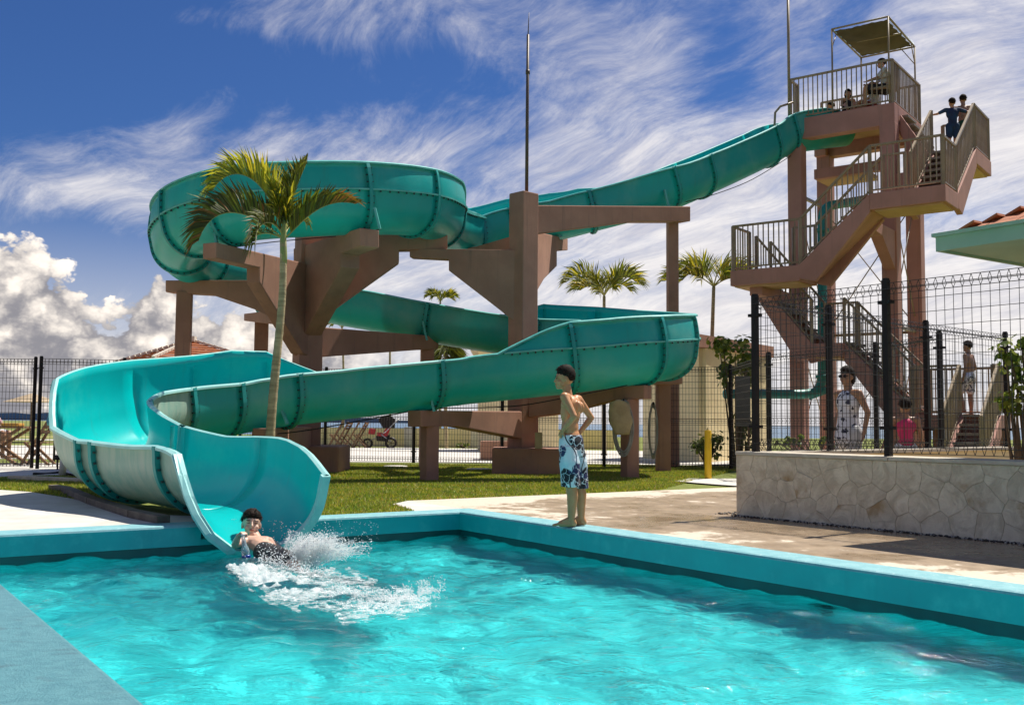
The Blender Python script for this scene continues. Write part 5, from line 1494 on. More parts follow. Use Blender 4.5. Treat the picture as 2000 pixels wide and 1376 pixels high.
def hair(c, M, parent, s=1.0, length=0.0, seed=1, fringe=0.0, m=None, top=.006):
    """cap of hair over crown and back: shell cut by the hairline, ruffled"""
    g = random.Random(seed); c = Vector(c); mb = MB(); n, k = 34, 22; vs = []; keep = []
    for i in range(k + 1):
        ph = math.pi * i / k
        for j in range(n):
            th = 2 * math.pi * j / n
            d = Vector((math.sin(ph) * math.cos(th), math.sin(ph) * math.sin(th), math.cos(ph)))
            q = Vector((d.x * .078, d.y * .096, d.z * .097)) + Vector((0, -.010, .024))
            front = d.y; lim = 0.40 - fringe if front > .55 else (.05 if front > .1 else max(-.62 - length, .05 + (front - .1) * 1.3 - length * 2))
            t_ = (front - .1) / .45; 
            if .1 < front <= .55: lim = .05 + (0.35 - fringe) * t_
            kk = min(1, max(0, (d.z - lim) / .22))
            q = (q - Vector((0, -.010, .024))) * (.86 + .12 * kk) + Vector((0, -.010, .024))
            q += d * kk * (.007 * mnoise.noise(Vector((d.x * 9, d.y * 9, d.z * 5 + seed))) + .004 * mnoise.noise(Vector((d.x * 30, d.y * 30, d.z * 14 + seed))) + top * max(0, d.z)) 
            vs.append(c + M @ (q * s))
            keep.append(d.z >= lim - .12)
    fs = [(i * n + j, (i + 1) * n + j, (i + 1) * n + (j + 1) % n, i * n + (j + 1) % n) for i in range(k) for j in range(n) if keep[i * n + j] or keep[(i + 1) * n + j]]
    mb.add(vs, fs, smooth=True)
    # loose tufts
    for q in range(700):
        th = g.uniform(0, 6.28); z_ = g.uniform(.0, .95); r_ = math.sqrt(1 - z_ * z_); d = Vector((r_ * math.cos(th), r_ * math.sin(th), z_))
        if d.y > .25 and z_ < .52 - fringe: continue
        p = Vector((d.x * .075, d.y * .092, d.z * (.095 + top))) + Vector((0, -.010, .024)); t2 = Vector((d.x * .3 + g.uniform(-.3, .3), d.y * .3 + .25, -.30 + g.uniform(-.2, .25))) * .036
        a = c + M @ (p * s); b_ = c + M @ ((p + d * .006 + t2) * s); wv = (M @ Vector((g.uniform(-1, 1), g.uniform(-1, 1), .2))).normalized() * .0032 * s
        mb.add([a - wv, a + wv, b_], [(0, 1, 2)])
    return mb.obj('hair', m or M_hair, parent, fix=False)
def hand_prims(wrist, fdir, palm_n, s=1.0, curl=0.6, thumb=1):
    """palm, four unequal bent fingers and a side thumb"""
    w_ = Vector(wrist); f = Vector(fdir).normalized(); pn = Vector(palm_n); pn = (pn - f * pn.dot(f)).normalized(); sd = f.cross(pn)
    P = []
    for k in (-1.2, -.4, .4, 1.2):
        P.append(('c', w_ + sd * k * .011 * s, .012 * s, w_ + f * .065 * s + sd * k * .016 * s, .0105 * s))
    for k, ln in ((-1.5, .052), (-.5, .064), (.5, .068), (1.5, .060)):
        a = w_ + f * .068 * s + sd * k * .0155 * s; d = (f * math.cos(curl * .7) + pn * math.sin(curl * .7) + sd * k * .06).normalized(); b_ = a + d * ln * .5 * s
        d2 = (f * math.cos(curl * 1.9) + pn * math.sin(curl * 1.9)).normalized(); c = b_ + d2 * ln * .5 * s
        P += [('c', a, .0082 * s, b_, .0074 * s), ('c', b_, .0074 * s, c, .0062 * s)]
    a = w_ + f * .016 * s + sd * thumb * .020 * s; b_ = a + (f * .6 + sd * thumb * .8 + pn * .35).normalized() * .032 * s; c = b_ + (f * .8 + pn * .55 + sd * thumb * .2).normalized() * .026 * s
    P += [('c', a, .0115 * s, b_, .0095 * s), ('c', b_, .0095 * s, c, .0075 * s)]
    return P

# ---- boy standing on the pool rim, hands on hips
def standing_boy():
    foot = G(1119, 1027, 0.015)
    o = empty('person', foot, label='boy in white floral board shorts standing on the pool rim with hands on hips', cat='person')
    fwd = Vector((-.84, .54, 0)).normalized(); left = Vector((-fwd.y, fwd.x, 0))
    ang = math.atan2(left.y, left.x)
    V = Vector
    shL, shR = V((-.085, -.112, 1.125)), V((.050, .118, 1.108))
    elL, elR = V((-.004, -.195, .958)), V((.172, .185, .948))
    haL, haR = V((-.100, -.105, .835)), V((.062, .135, .812))
    hc = V((-.080, .012, 1.290)); M = fr((-1, -.06, -.05))
    P = head_prims(hc, M, .94)
    P += [('c', V((-.045, .012, 1.10)), .046, V((-.060, .012, 1.22)), .037)]
    M2 = Matrix.Rotation(ang, 3, 'Z')
    P += [('e', V((-.022, .004, 1.055)), V((.120, .078, .085)), M2), ('e', V((-.026, .004, .985)), V((.112, .080, .13)), M2), ('e', V((-.030, .004, .86)), V((.096, .070, .13)), M2), ('e', V((-.018, .004, .765)), V((.100, .074, .10)), M2)]
    # shoulder blades
    P += [('e', V((.028, -.045, 1.04)), V((.030, .045, .055)), M2), ('e', V((.058, .058, 1.035)), V((.03, .045, .055)), M2)]
    for sh, el, ha, sd in ((shL, elL, haL, 1), (shR, elR, haR, -1)):
        P += [('c', sh.lerp(V((-.02, .0, 1.10)), .35), .045, sh, .041), ('c', sh, .040, sh.lerp(el, .5), .034), ('c', sh.lerp(el, .5), .034, el, .027), ('c', el, .028, el.lerp(ha, .35), .029), ('c', el.lerp(ha, .35), .029, ha, .019)]
    P += hand_prims(haL, (-.30, .45, -.62), (.55, .5, 0), .80, .55, 1)
    P += hand_prims(haR, (-.45, -.35, -.45), (-.5, -.6, 0), .80, .5, -1)
    hipL, kL, aL = V((-.048, -.055, .70)), V((-.022, -.060, .375)), V((-.018, -.062, .075))
    hipR, kR, aR = V((.028, .062, .70)), V((.052, .052, .380)), V((.075, .045, .075))
    for hp_, k_, a_, t_ in ((hipL, kL, aL, V((-.175, -.035, .022))), (hipR, kR, aR, V((-.070, .105, .022)))):
        bk = V((.022, 0, 0))
        P += [('c', hp_, .062, k_, .048), ('c', k_, .048, k_.lerp(a_, .35) + V((.012, 0, 0)), .050), ('c', k_.lerp(a_, .35) + V((.012, 0, 0)), .050, a_, .031)]
        heel = a_ + V((.022, 0, -.045)); P += [('c', a_, .031, heel, .028)]
        d = (t_ - heel); P += [('c', heel, .028, heel + d * .62, .028), ('c', a_ + V((-.01, 0, -.01)), .027, heel + d * .6 + V((0, 0, .008)), .022)]
        n = V((-d.y, d.x, 0)).normalized()
        for q, ln in ((-1.6, .96), (-.75, .99), (0, 1.0), (.75, .98), (1.6, .93)):
            P += [('c', heel + d * .62 + n * q * .010, .015, heel + d * ln + n * q * .013 - V((0, 0, .010)), .010)]
    body = fused('body', P, S_tan, o, voxel=0.0055, smooth=3)
    face_bits(hc, M, o, .94, smile=True)
    hair(hc, M, o, .965, seed=3, top=.010)
    # knee-length board shorts
    A = ang; f = []
    wa = V((-.020, .004, .795))
    P = [('f', [(wa, .112, .090, A), (V((-.018, .004, .74)), .126, .104, A), (V((-.014, .004, .66)), .128, .108, A), (V((-.008, .003, .61)), .112, .10, A)])]
    P += [('f', [(V((-.044, -.052, .70)), .078, .078, A), (V((-.036, -.060, .56)), .090, .092, A), (V((-.030, -.062, .45)), .080, .086, A), (V((-.026, -.064, .345)), .074, .088, A)])]
    P += [('f', [(V((.020, .055, .70)), .078, .078, A), (V((.040, .062, .56)), .088, .09, A), (V((.050, .060, .45)), .078, .084, A), (V((.058, .058, .325)), .072, .086, A)])]
    m = bpy.data.materials.new('white_floral_print'); m.use_nodes = True; b = NB(m.node_tree); bs = m.node_tree.nodes['Principled BSDF']
    tc = b.n('ShaderNodeTexCoord'); v = tc.outputs['Object']
    wn_ = b.noise(v, 9, 3, .6); sc_ = b.n('ShaderNodeVectorMath', operation='SCALE'); b.link(wn_.outputs['Color'], sc_.inputs[0]); sc_.inputs['Scale'].default_value = .09
    av = b.n('ShaderNodeVectorMath', operation='ADD'); b.link(v, av.inputs[0]); b.link(sc_.outputs[0], av.inputs[1])
    vo = b.n('ShaderNodeTexVoronoi'); vo.inputs['Scale'].default_value = 7.5; b.link(av.outputs[0], vo.inputs['Vector'])
    pet = b.n('ShaderNodeTexVoronoi', feature='DISTANCE_TO_EDGE'); pet.inputs['Scale'].default_value = 17; b.link(av.outputs[0], pet.inputs['Vector'])
    vine = b.n('ShaderNodeTexWave'); vine.inputs['Scale'].default_value = 2.3; vine.inputs['Distortion'].default_value = 9; vine.inputs['Detail'].default_value = 2; b.link(v, vine.inputs['Vector'])
    flower = b.m('MULTIPLY', b.mr(vo.outputs['Distance'], .56, .48), b.mr(pet.outputs['Distance'], .02, .05))
    vn = b.mr(vine.outputs['Fac'], .965, .99)
    c = b.mix(b.mr(b.noise(v, 4, 3).outputs[0], .42, .58), (.80, .82, .84, 1), (.50, .66, .74, 1))
    dark = b.mix(b.mr(b.noise(v, 6, 1, w=3).outputs[0], .52, .56), (.012, .012, .018, 1), (.02, .03, .10, 1))
    c = b.mix(b.m('MAXIMUM', flower, vn), c, dark)
    b.link(c, bs.inputs['Base Color']); bs.inputs['Roughness'].default_value = .75
    bp = b.n('ShaderNodeBump'); bp.inputs['Distance'].default_value = .012; b.link(b.noise(v, 9, 4, .6, dist=1.2).outputs[0], bp.inputs['Height']); b.link(bp.outputs[0], bs.inputs['Normal'])
    fused('shorts', P, m, o, voxel=0.006, smooth=4)
    return o
standing_boy()

# ---- boy shooting out of the flume
def sliding_boy():
    o = empty('person', (0, 0, 0), label='boy in black trunks lying back as he shoots out of the flume into the water', cat='person')
    V = Vector; hc = W(491, 1023, 9.10); M = fr(W(560, 1080, 7.2) - hc + V((-.1, 0, .35)), (-.1, .5, 1))
    P = head_prims(hc, M, 1.10)
    ch, be, pe = W(500, 1064, 8.98), W(512, 1072, 8.86), W(524, 1083, 8.72)
    sR, sL = W(480, 1056, 8.93), W(527, 1058, 8.97)
    P += [('c', hc + V((.02, -.01, -.07)), .043, ch + V((0, .04, .04)), .046)]
    P += [('c', sR.lerp(ch, .3), .060, sL.lerp(ch, .3), .060), ('c', ch, .082, be, .080), ('c', ch + V((.03, 0, 0)), .075, be + V((.03, 0, 0)), .075), ('c', be, .082, pe, .088), ('c', W(490, 1062, 9.0), .06, W(520, 1064, 9.0), .062)]
    eR, hR = W(459, 1063, 8.78), W(466, 1046, 8.64)
    eL, hL = W(545, 1072, 8.86), W(560, 1080, 8.70)
    for s_, e_, h_ in ((sR, eR, hR), (sL, eL, hL)):
        P += [('c', s_, .043, s_.lerp(e_, .5), .037), ('c', s_.lerp(e_, .5), .037, e_, .031), ('c', e_, .032, e_.lerp(h_, .4), .030), ('c', e_.lerp(h_, .4), .030, h_, .021)]
    P += hand_prims(hR, W(476, 1038, 8.60) - hR, (.1, -.2, -1), .95, 1.25, 1)
    P += hand_prims(hL, (1, -.2, -.3), (0, 0, -1), .9, .3, -1)
    for dx, dd in ((0, 0), (12, -.10)):
        hp_ = W(527 + dx * .6, 1086, 8.70 + dd); kn = W(560 + dx, 1104, 8.35 + dd); an = W(590 + dx, 1146, 8.1 + dd)
        P += [('c', hp_, .078, kn, .052), ('c', kn, .050, an, .034), ('c', an, .03, an + V((.08, -.08, .02)), .024)]
    fused('body', P, S_pale, o, voxel=0.006, smooth=3)
    face_bits(hc, M, o, 1.10, shut=True); hair(hc, M, o, 1.13, seed=8, fringe=.16, m=M_hair)
    P = [('c', W(516, 1079, 8.80), .096, W(524, 1084, 8.72), .104)]
    for dx, dd in ((0, 0), (12, -.10)): P += [('c', W(527 + dx * .6, 1086, 8.70 + dd), .094, W(548 + dx, 1093, 8.42 + dd), .082)]
    mt = mat('black_print_trunks', (0.015, 0.012, 0.014), (0.06, 0.045, 0.055), 22, .6, lo=.55, hi=.7, bump=.006, bscale=25)
    fused('swim_trunks', P, mt, o, voxel=0.008, smooth=3)
    # bottle in his hand
    bt = empty('water_bottle', (0, 0, 0), label='clear plastic bottle with blue base held by the sliding boy', cat='bottle')
    gl = bpy.data.materials.new('clear_plastic'); gl.use_nodes = True; bs = gl.node_tree.nodes['Principled BSDF']; bs.inputs['Base Color'].default_value = (.75, .85, .9, 1); bs.inputs['Roughness'].default_value = .12; bs.inputs['Transmission Weight'].default_value = .75; bs.inputs['IOR'].default_value = 1.2
    a, b_ = W(474, 1044, 8.52), W(482, 1094, 8.50); ax = b_ - a
    mb = MB(); mb.tube([a, a + ax * .12, a + ax * .42, a + ax * .55, a + ax * .85], [.014, .016, .022, .034, .036], 12); mb.obj('bottle_body', gl, bt)
    mb = MB(); mb.tube([a + ax * .80, a + ax * .86, a + ax], [.0375, .038, .03], 12); mb.obj('bottle_base', mat('blue_plastic', (.01, .05, .35), None, 5, .3), bt)
    mb = MB(); mb.tube([a - ax * .04, a + ax * .03], .016, 10); mb.obj('cap', mat('white_plastic', (.7, .7, .7)), bt)
sliding_boy()

# ---- the others, further off
def figure(loc, H, face, label, pose, clothes, hairs=True, skin_m=None, group=None, hs=1.0, long_hair=False):
    """joints given in the figure's own frame (x right, y forward, z up) as fractions of height H"""
    o = empty('person', loc, rz=math.atan2(face[1], face[0]) - math.pi / 2, label=label, cat='person', group=group)
    J = dict(neck=(0, 0, .83), head=(0, .01, .925), chest=(0, 0, .73), waist=(0, 0, .61), pelvis=(0, 0, .53),
             shR=(.115, 0, .80), elR=(.14, -.01, .63), haR=(.13, .03, .48), shL=(-.115, 0, .80), elL=(-.14, -.01, .63), haL=(-.13, .03, .48),
             hiR=(.055, 0, .51), knR=(.06, .01, .28), anR=(.06, 0, .045), hiL=(-.055, 0, .51), knL=(-.06, .01, .28), anL=(-.06, 0, .045))
    J.update(pose); J = {k: Vector(v) * H for k, v in J.items()}; h = H
    M = fr(pose.get('look', (0, 1, -.1)))
    P = head_prims(J['head'], M, hs * (H / 1.55) ** .45)
    P += [('c', J['neck'], .033 * h, J['head'] - Vector((0, 0, .03 * h)), .030 * h), ('e', J['chest'], Vector((.095, .062, .10)) * h), ('e', J['waist'], Vector((.078, .055, .09)) * h), ('e', J['pelvis'], Vector((.088, .065, .07)) * h), ('c', J['chest'], .062 * h, J['pelvis'], .064 * h)]
    for s_ in 'RL':
        sh, el_, ha = J['sh' + s_], J['el' + s_], J['ha' + s_]
        P += [('c', J['neck'] - Vector((0, 0, .03 * h)), .032 * h, sh, .030 * h), ('c', sh, .030 * h, el_, .021 * h), ('c', el_, .022 * h, ha, .015 * h)]
        P += hand_prims(ha, (ha - el_), (0, 1, .1), .75 * (h / 1.5), .4, -1 if s_ == 'L' else 1)
        hi, kn, an = J['hi' + s_], J['kn' + s_], J['an' + s_]
        P += [('c', hi, .055 * h, kn, .035 * h), ('c', kn, .035 * h, kn.lerp(an, .35), .034 * h), ('c', kn.lerp(an, .35), .034 * h, an, .021 * h), ('c', an - Vector((0, .01, .02)) * h, .020 * h, an + Vector((0, .10, -.025)) * h, .017 * h)]
    fused('body', P, skin_m or S_tan, o, voxel=.012, smooth=2)
    face_bits(J['head'], M, o, hs * (H / 1.55) ** .45)
    if hairs: hair(J['head'], M, o, 1.05 * hs * (H / 1.55) ** .45, seed=int(H * 100), length=.25 if long_hair else 0)
    if long_hair:
        mb = MB(); c = J['head'] + M @ Vector((0, -.06, -.02)); mb.ball(c, (.085, .06, .10), 12, 8); mb.ball(c + M @ Vector((0, -.03, .05)), (.05, .05, .05), 10, 8); mb.obj('hair', M_hair, o)
    for kind, m, n_ in clothes:
        if kind == 'shirt': Q = [('e', J['chest'], Vector((.108, .076, .11)) * h), ('c', J['chest'], .075 * h, J['waist'], .078 * h), ('c', J['waist'], .074 * h, J['pelvis'], .078 * h)] + [('c', J['neck'] - Vector((0, 0, .035 * h)), .036 * h, J['sh' + s_], .037 * h) for s_ in 'RL'] + [('c', J['sh' + s_], .038 * h, J['sh' + s_].lerp(J['el' + s_], .75), .031 * h) for s_ in 'RL']
        elif kind == 'top': Q = [('c', J['chest'] + Vector((0, 0, .02 * h)), .074 * h, J['waist'], .074 * h), ('e', J['chest'], Vector((.104, .072, .085)) * h), ('c', J['waist'], .074 * h, J['pelvis'] + Vector((0, 0, .03 * h)), .080 * h)]
        elif kind == 'dress': Q = [('e', J['chest'], Vector((.104, .074, .10)) * h), ('c', J['chest'], .075 * h, J['waist'], .078 * h), ('c', J['waist'], .08 * h, J['pelvis'] - Vector((0, 0, .06 * h)), .105 * h)]
        elif kind == 'shorts': Q = [('c', J['pelvis'] + Vector((0, 0, .02 * h)), .076 * h, J['pelvis'] - Vector((0, 0, .02 * h)), .080 * h)] + [('c', J['hi' + s_], .066 * h, J['hi' + s_].lerp(J['kn' + s_], .75), .055 * h) for s_ in 'RL']
        fused(n_, Q, m, o, voxel=.012, smooth=2)
    return o
C_white = mat('white_cloth', (.72, .72, .72), (.60, .60, .62), 9, .8); C_navy = mat('navy_cloth', (.012, .02, .06), (.01, .05, .12), 5, .8); C_black = mat('black_cloth', (.015, .014, .018), None, 8, .8)
C_pink = mat('hot_pink_cloth', (.62, .03, .14), (.5, .02, .1), 8, .7); C_red = mat('rust_red_cloth', (.30, .05, .025), None, 8, .8); C_print = mat('white_cloth_dark_print', (.70, .70, .76), (.03, .03, .06), 16, .8, lo=.54, hi=.60, detail=2)
C_grey = mat('pale_grey_cloth', (.55, .55, .56), (.42, .42, .44), 8, .8); C_green = mat('dark_green_cloth', (.02, .10, .05), (.01, .03, .02), 18, .8)
wz = 0.0
p = xy(1657, 12.3); figure((p.x, p.y, 0), 1.62, (-.9, -.35), 'woman in sunglasses and a sleeveless printed top standing behind the fence', dict(elL=(-.15, -.05, .66), haL=(-.14, -.02, .50), look=(-.25, 1, -.05), elR=(.15, -.04, .66), haR=(.15, .03, .52)), [('dress', C_print, 'printed_top'), ('shorts', C_grey, 'shorts')], skin_m=S_mid, long_hair=True)
_w = bpy.context.scene.objects['person'] if False else None
p = xy(1768, 12.6); figure((p.x, p.y, 0), 1.24, (.1, 1), 'small girl in a bright pink strapless top seen from behind the fence', dict(elL=(-.17, 0, .64), haL=(-.22, .03, .52), elR=(.15, 0, .64), haR=(.15, .02, .50)), [('top', C_pink, 'pink_top'), ('shorts', C_white, 'shorts')], skin_m=S_mid)
p = TW(3.25, 1.25, 1.15); p = W(1893, 760, 21.0); p.z = 1.12; figure(p, 1.55, (-.7, .7), 'shirtless boy in printed shorts climbing the short stair at the tower foot', dict(knL=(-.06, .10, .30), anL=(-.06, .05, .09), elR=(.15, -.03, .65), haR=(.10, .06, .52)), [('shorts', C_print, 'shorts')], skin_m=S_mid)
# two on the upper stair
p = TW(2.42, 3.05, ZC); figure(p, 1.30, (.1, 1), 'boy in a navy rash shirt with arms spread to both stair rails', dict(elR=(.26, .02, .76), haR=(.40, .05, .80), elL=(-.24, .02, .74), haL=(-.36, .04, .72)), [('shirt', C_navy, 'rash_shirt'), ('shorts', C_navy, 'shorts')])
p = TW(2.55, 3.5, ZC); figure(p, 1.48, (.3, 1), 'taller youth with a pale towel waiting on the upper landing', dict(), [('shorts', C_green, 'shorts')], skin_m=S_mid)
# people on the platform
SIT = dict(head=(0, .03, .62), neck=(0, 0, .52), chest=(0, -.02, .43), waist=(0, -.03, .33), pelvis=(0, -.02, .26), shR=(.105, 0, .50), shL=(-.105, 0, .50), elR=(.13, .10, .38), haR=(.08, .22, .36), elL=(-.13, .10, .38), haL=(-.08, .22, .36), hiR=(.055, 0, .25), hiL=(-.055, 0, .25), knR=(.06, .25, .27), knL=(-.06, .25, .27), anR=(.06, .26, .045), anL=(-.06, .26, .045))
def lift(d, dz): return {k: ((v[0], v[1], v[2] + dz) if k not in ('anR', 'anL', 'look') else v) for k, v in d.items()}
p = TW(.92, 3.05, ZD + .08); figure(p, 1.66, (-.8, .25), 'lifeguard in a white shirt sitting on a raised chair under the canopy', SIT, [('shirt', C_white, 'white_shirt'), ('shorts', C_black, 'shorts')])
lowsit = {k: (v[0], v[1], v[2] - .16) for k, v in SIT.items() if k not in ('anR', 'anL')}; lowsit.update(knR=(.07, .22, .20), knL=(-.07, .22, .20), anR=(.06, .40, .05), anL=(-.06, .40, .05))
p = TW(.62, 3.25, ZD + .02); figure(p, 1.40, (-.8, .25), 'child in a white shirt and rust shorts sitting on the platform floor', lowsit, [('shirt', C_white, 'white_shirt'), ('shorts', C_red, 'rust_shorts')])
p = TW(-.02, 3.3, ZD + .02); figure(p, 1.30, (-.2, -1), 'long-haired child in a black vest sitting at the slide start', dict(lowsit), [('top', C_black, 'black_vest'), ('shorts', C_black, 'shorts')], long_hair=True)
p = TW(-.48, 3.5, ZD - .1); figure(p, 1.20, (-1, .3), 'small child crouching low in the slide mouth between the rails', dict(lowsit), [('top', C_red, 'swimsuit')])
# plastic chair
ch = empty('armchair', TW(.95, 3.0, ZD), rz=TA, label='light tubular armchair on the tower platform beneath the canopy', cat='chair')
for nm, c, s_ in (('seat', (0, 0, .46), (.5, .5, .04)), ('backrest', (.24, 0, .74), (.04, .48, .5)), ('armrest', (0, .26, .66), (.5, .04, .03)), ('armrest', (0, -.26, .66), (.5, .04, .03)), ('leg', (.22, .22, .23), (.03, .03, .46)), ('leg', (.22, -.22, .23), (.03, .03, .46)), ('leg', (-.22, .22, .33), (.03, .03, .66)), ('leg', (-.22, -.22, .33), (.03, .03, .66))):
    mb = MB(); mb.box(c, s_); mb.obj(nm, M_rail, ch)
# person cropped at the left edge, at the wooden table
p = xy(-22, 21.5); seatd = {k: ((v[0], v[1], v[2] + .05) if k not in ('anR', 'anL') else v) for k, v in SIT.items()}
figure((p.x, p.y, .08), 1.66, (1, -.15), 'curly-haired person in a pale pink shirt sitting at the wooden table', seatd, [('shirt', mat('pale_pink_cloth', (.72, .45, .45)), 'pink_shirt'), ('shorts', C_white, 'shorts')], skin_m=S_mid)

# ================================================================== PROPS AND BACKGROUND
M_wood = mat('brown_slat_wood', (0.26, 0.14, 0.06), (0.16, 0.085, 0.04), 5, 0.7, stretch=(1, 1, 5))
M_wood2 = mat('light_board_wood', (0.50, 0.38, 0.22), (0.40, 0.29, 0.16), 5, 0.8)
M_hose = mat('grey_hose', (0.30, 0.28, 0.24), (0.22, 0.20, 0.17), 6, 0.5)
M_khaki = mat('khaki_canvas', (0.42, 0.32, 0.17), (0.34, 0.25, 0.13), 6, 0.9, bump=.01, bscale=14)
# yellow standpipe
yp = G(1383, 936, 0); ye = empty('standpipe', yp, label='yellow post with a small brass tap on the pale concrete pad', cat='post')
M_yel = mat('yellow_paint', (0.85, 0.52, 0.012), (0.78, 0.46, 0.01), 4, 0.5, c3=(.42, .25, .02), c3scale=8)
ht = W(1383, 840, yp.y).z
mb = MB(); mb.tube([(0, 0, 0), (0, 0, ht)], .058, 20); mb.obj('post_body', M_yel, ye, bevel=.006)
M_brass = mat('brass', (.45, .38, .22), None, 4, .35, metal=.8)
mb = MB(); mb.tube([(0, 0, ht), (0, 0, ht + .035)], [.03, .012], 10); mb.ball((0, 0, ht + .045), .014, 8, 6); mb.tube([(.055, 0, ht - .06), (.13, 0, ht - .06), (.145, 0, ht - .085)], .012, 8); mb.bar((.12, -.03, ht - .03), (.12, .03, ht - .03), .012, .012); mb.obj('tap', M_brass, ye)
sheet('concrete_pad', [G(1318, 941), G(1345, 936), G(1448, 936), G(1448, 951), G(1390, 947)], 0.018, M_slab)
# manhole covers, blocks
for px, py, lab in ((772, 912.5, 'round pale manhole cover in the lawn left of the front post'), (936, 918, 'round pale manhole cover in the lawn near the mast footing')):
    c = G(px, py, 0); mb = MB(); mb.tube([c, c + Vector((0, 0, .035))], .24, 24); tag(mb.obj('manhole_cover', M_slab), lab, 'manhole cover')
c = W(1052, 869, 17.9); mb = MB(); mb.box((c.x, c.y, .47 + .14), (.13, .07, .28)); o = mb.obj('wooden_block', M_wood2, bevel=.004); tag(o, 'short pale timber block standing on the mast footing behind the boy', 'block')
# hose coils
def coil(px, py, D, w_, h, n, label, seed):
    g = random.Random(seed); c = W(px, py, D); e = empty('hose', c, label=label, cat='hose'); pts = []
    for i in range(n * 28 + 1):
        a = 2 * math.pi * i / 28; k = i / (n * 28); r = 1 - .34 * ((i // 28) / n) - .05 * math.sin(i * .05 + seed)
        pts.append((math.sin(a) * w_ * r * .5, -.10 - .03 * k - .008 * math.sin(a * 3), -h * .5 + math.cos(a) * h * .5 * (1 - .10 * math.sin(i * .05))))
    mb = MB(); mb.tube(pts, .013, 7); mb.obj('hose_coil', M_hose, e)
    mb = MB(); mb.tube([(0, -.02, .0), (0, -.16, .0), (0, -.18, .05)], .012, 6); mb.obj('hook', M_black, e)
    return e
coil(1216, 785, 17.15, .36, .86, 6, 'grey hose coiled on the front post under a khaki bag', 1)
coil(1274, 790, 19.7, .17, .98, 5, 'long narrow coil of grey hose hanging on the rear post', 4)
bg = empty('canvas_bag', W(1212, 815, 16.9), label='khaki canvas bag hanging over the coiled hose on the post', cat='bag')
mb = MB(); vs = []; n = 16; k = 12
for i in range(k + 1):
    v = i / k; wv = .10 + .09 * math.sin(math.pi * (v * .8 + .12)); z = .30 - .58 * v
    for j in range(n):
        a = 2 * math.pi * j / n; nn_ = mnoise.noise(Vector((math.cos(a) * 2, math.sin(a) * 2, v * 4)))
        vs.append((math.cos(a) * wv * (1 + .18 * nn_) - .05 * (1 - v) + .02, math.sin(a) * .07 * (1 + .3 * nn_) - .02, z + .02 * nn_ - .05 * abs(math.cos(a)) * (i == 0)))
mb.add(vs, [(i * n + j, i * n + (j + 1) % n, (i + 1) * n + (j + 1) % n, (i + 1) * n + j) for i in range(k) for j in range(n)] + [tuple(range(n)), tuple(k * n + j for j in range(n))], smooth=True); mb.obj('bag_body', M_khaki, bg)
# grey board on the fence
c = W(1451, 783, 21.4); bo = empty('notice_board', (c.x, c.y, 0), label='blank grey board standing behind the back fence under the shrub', cat='board')
mb = MB(); mb.box((0, 0, c.z), (.30, .03, 1.05)); mb.obj('panel', mat('dull_grey_board', (.12, .11, .10), (.16, .14, .12), 3, .7), bo)
for sx in (-.12, .12):
    mb = MB(); mb.box((sx, .03, .5), (.04, .04, 1.0)); mb.obj('leg', M_wood, bo)
# pool inlets
for px, py, lab in ((952, 1062, 'small dark inlet grille under water near the pool corner'), (1655, 1196, 'small dark inlet grille under water at the right wall')):
    c = G(px, py, WZ - .10); a = (c - PL(0, 0)).dot(PA); bb_ = (c - PL(0, 0)).dot(PB)
    e = empty('pool_inlet', (0, 0, 0), label=lab, cat='inlet', group='pool inlets')
    q = PL(a, rc - .001, -.45) if px > 1200 else PL(a, rc - .001, -.45)
    mb = MB(); mb.tube([q, q - PB * .03], .10, 16); mb.obj('grille', M_black, e)
    for k in (-.05, 0, .05):
        mb = MB(); mb.bar(q - PB * .033 + Vector((0, 0, k)) - PA * .08, q - PB * .033 + Vector((0, 0, k)) + PA * .08, .008, .012); mb.obj('bar', M_teal_face, e)

# cream building behind the back fence
bd = empty('cream_building', (0, 0, 0), label='cream rendered building with a brown flat roof edge behind the shrubs', cat='building')
a, b_ = xy(1262, 27.5), xy(1372, 25.0); c_ = xy(1500, 28.5)
zt_ = W(1372, 680, 25.0).z
for p, q in ((a, b_), (b_, c_)):
    d = (q - p).normalized(); n = Vector((-d.y, d.x, 0)); mb = MB(); mb.prism([p, q, q + Vector((0, 0, zt_)), p + Vector((0, 0, zt_))], n * .2); mb.obj('wall', M_cream, bd)
mb = MB(); r0, r1, r2 = xy(1250, 27.3), xy(1362, 24.6), None
pts = [xy(1240, 27.2), xy(1366, 24.5), xy(1512, 28.3), xy(1420, 32.0)]
mb.prism([p + Vector((0, 0, zt_ + .16)) for p in pts], Vector((0, 0, .30))); mb.obj('roof', M_conc, bd)
# low cream sea wall
sw = empty('sea_wall', (0, 0, 0), label='long low cream wall in front of the sea beyond the fence', cat='wall')
mb = MB(); a, b_ = xy(600, 38.5), xy(1200, 37.0); d = (b_ - a).normalized(); mb.prism([a, b_, b_ + Vector((0, 0, .68)), a + Vector((0, 0, .68))], Vector((-d.y, d.x, 0)) * .2); mb.obj('wall_body', M_cream, sw)
for px in (930, 800, 1060):
    c = xy(px, 37.2); mb = MB(); mb.box((c.x, c.y, .36), (.35, .25, .74)); mb.obj('pier', M_slab, sw)
# grey flat roof kiosk behind the lower bend
mb = MB(); c = xy(1000, 34); k_ = empty('kiosk', (0, 0, 0), label='small grey flat-roofed kiosk behind the mast support', cat='building')
zk = W(960, 690, 34).z
mb.box((c.x + .2, c.y, zk / 2), (2.6, 2, zk)); mb.obj('wall', M_cream, k_); mb = MB(); mb.box((c.x + .2, c.y, zk + .08), (3.1, 2.4, .16)); mb.obj('roof', M_mortar, k_)
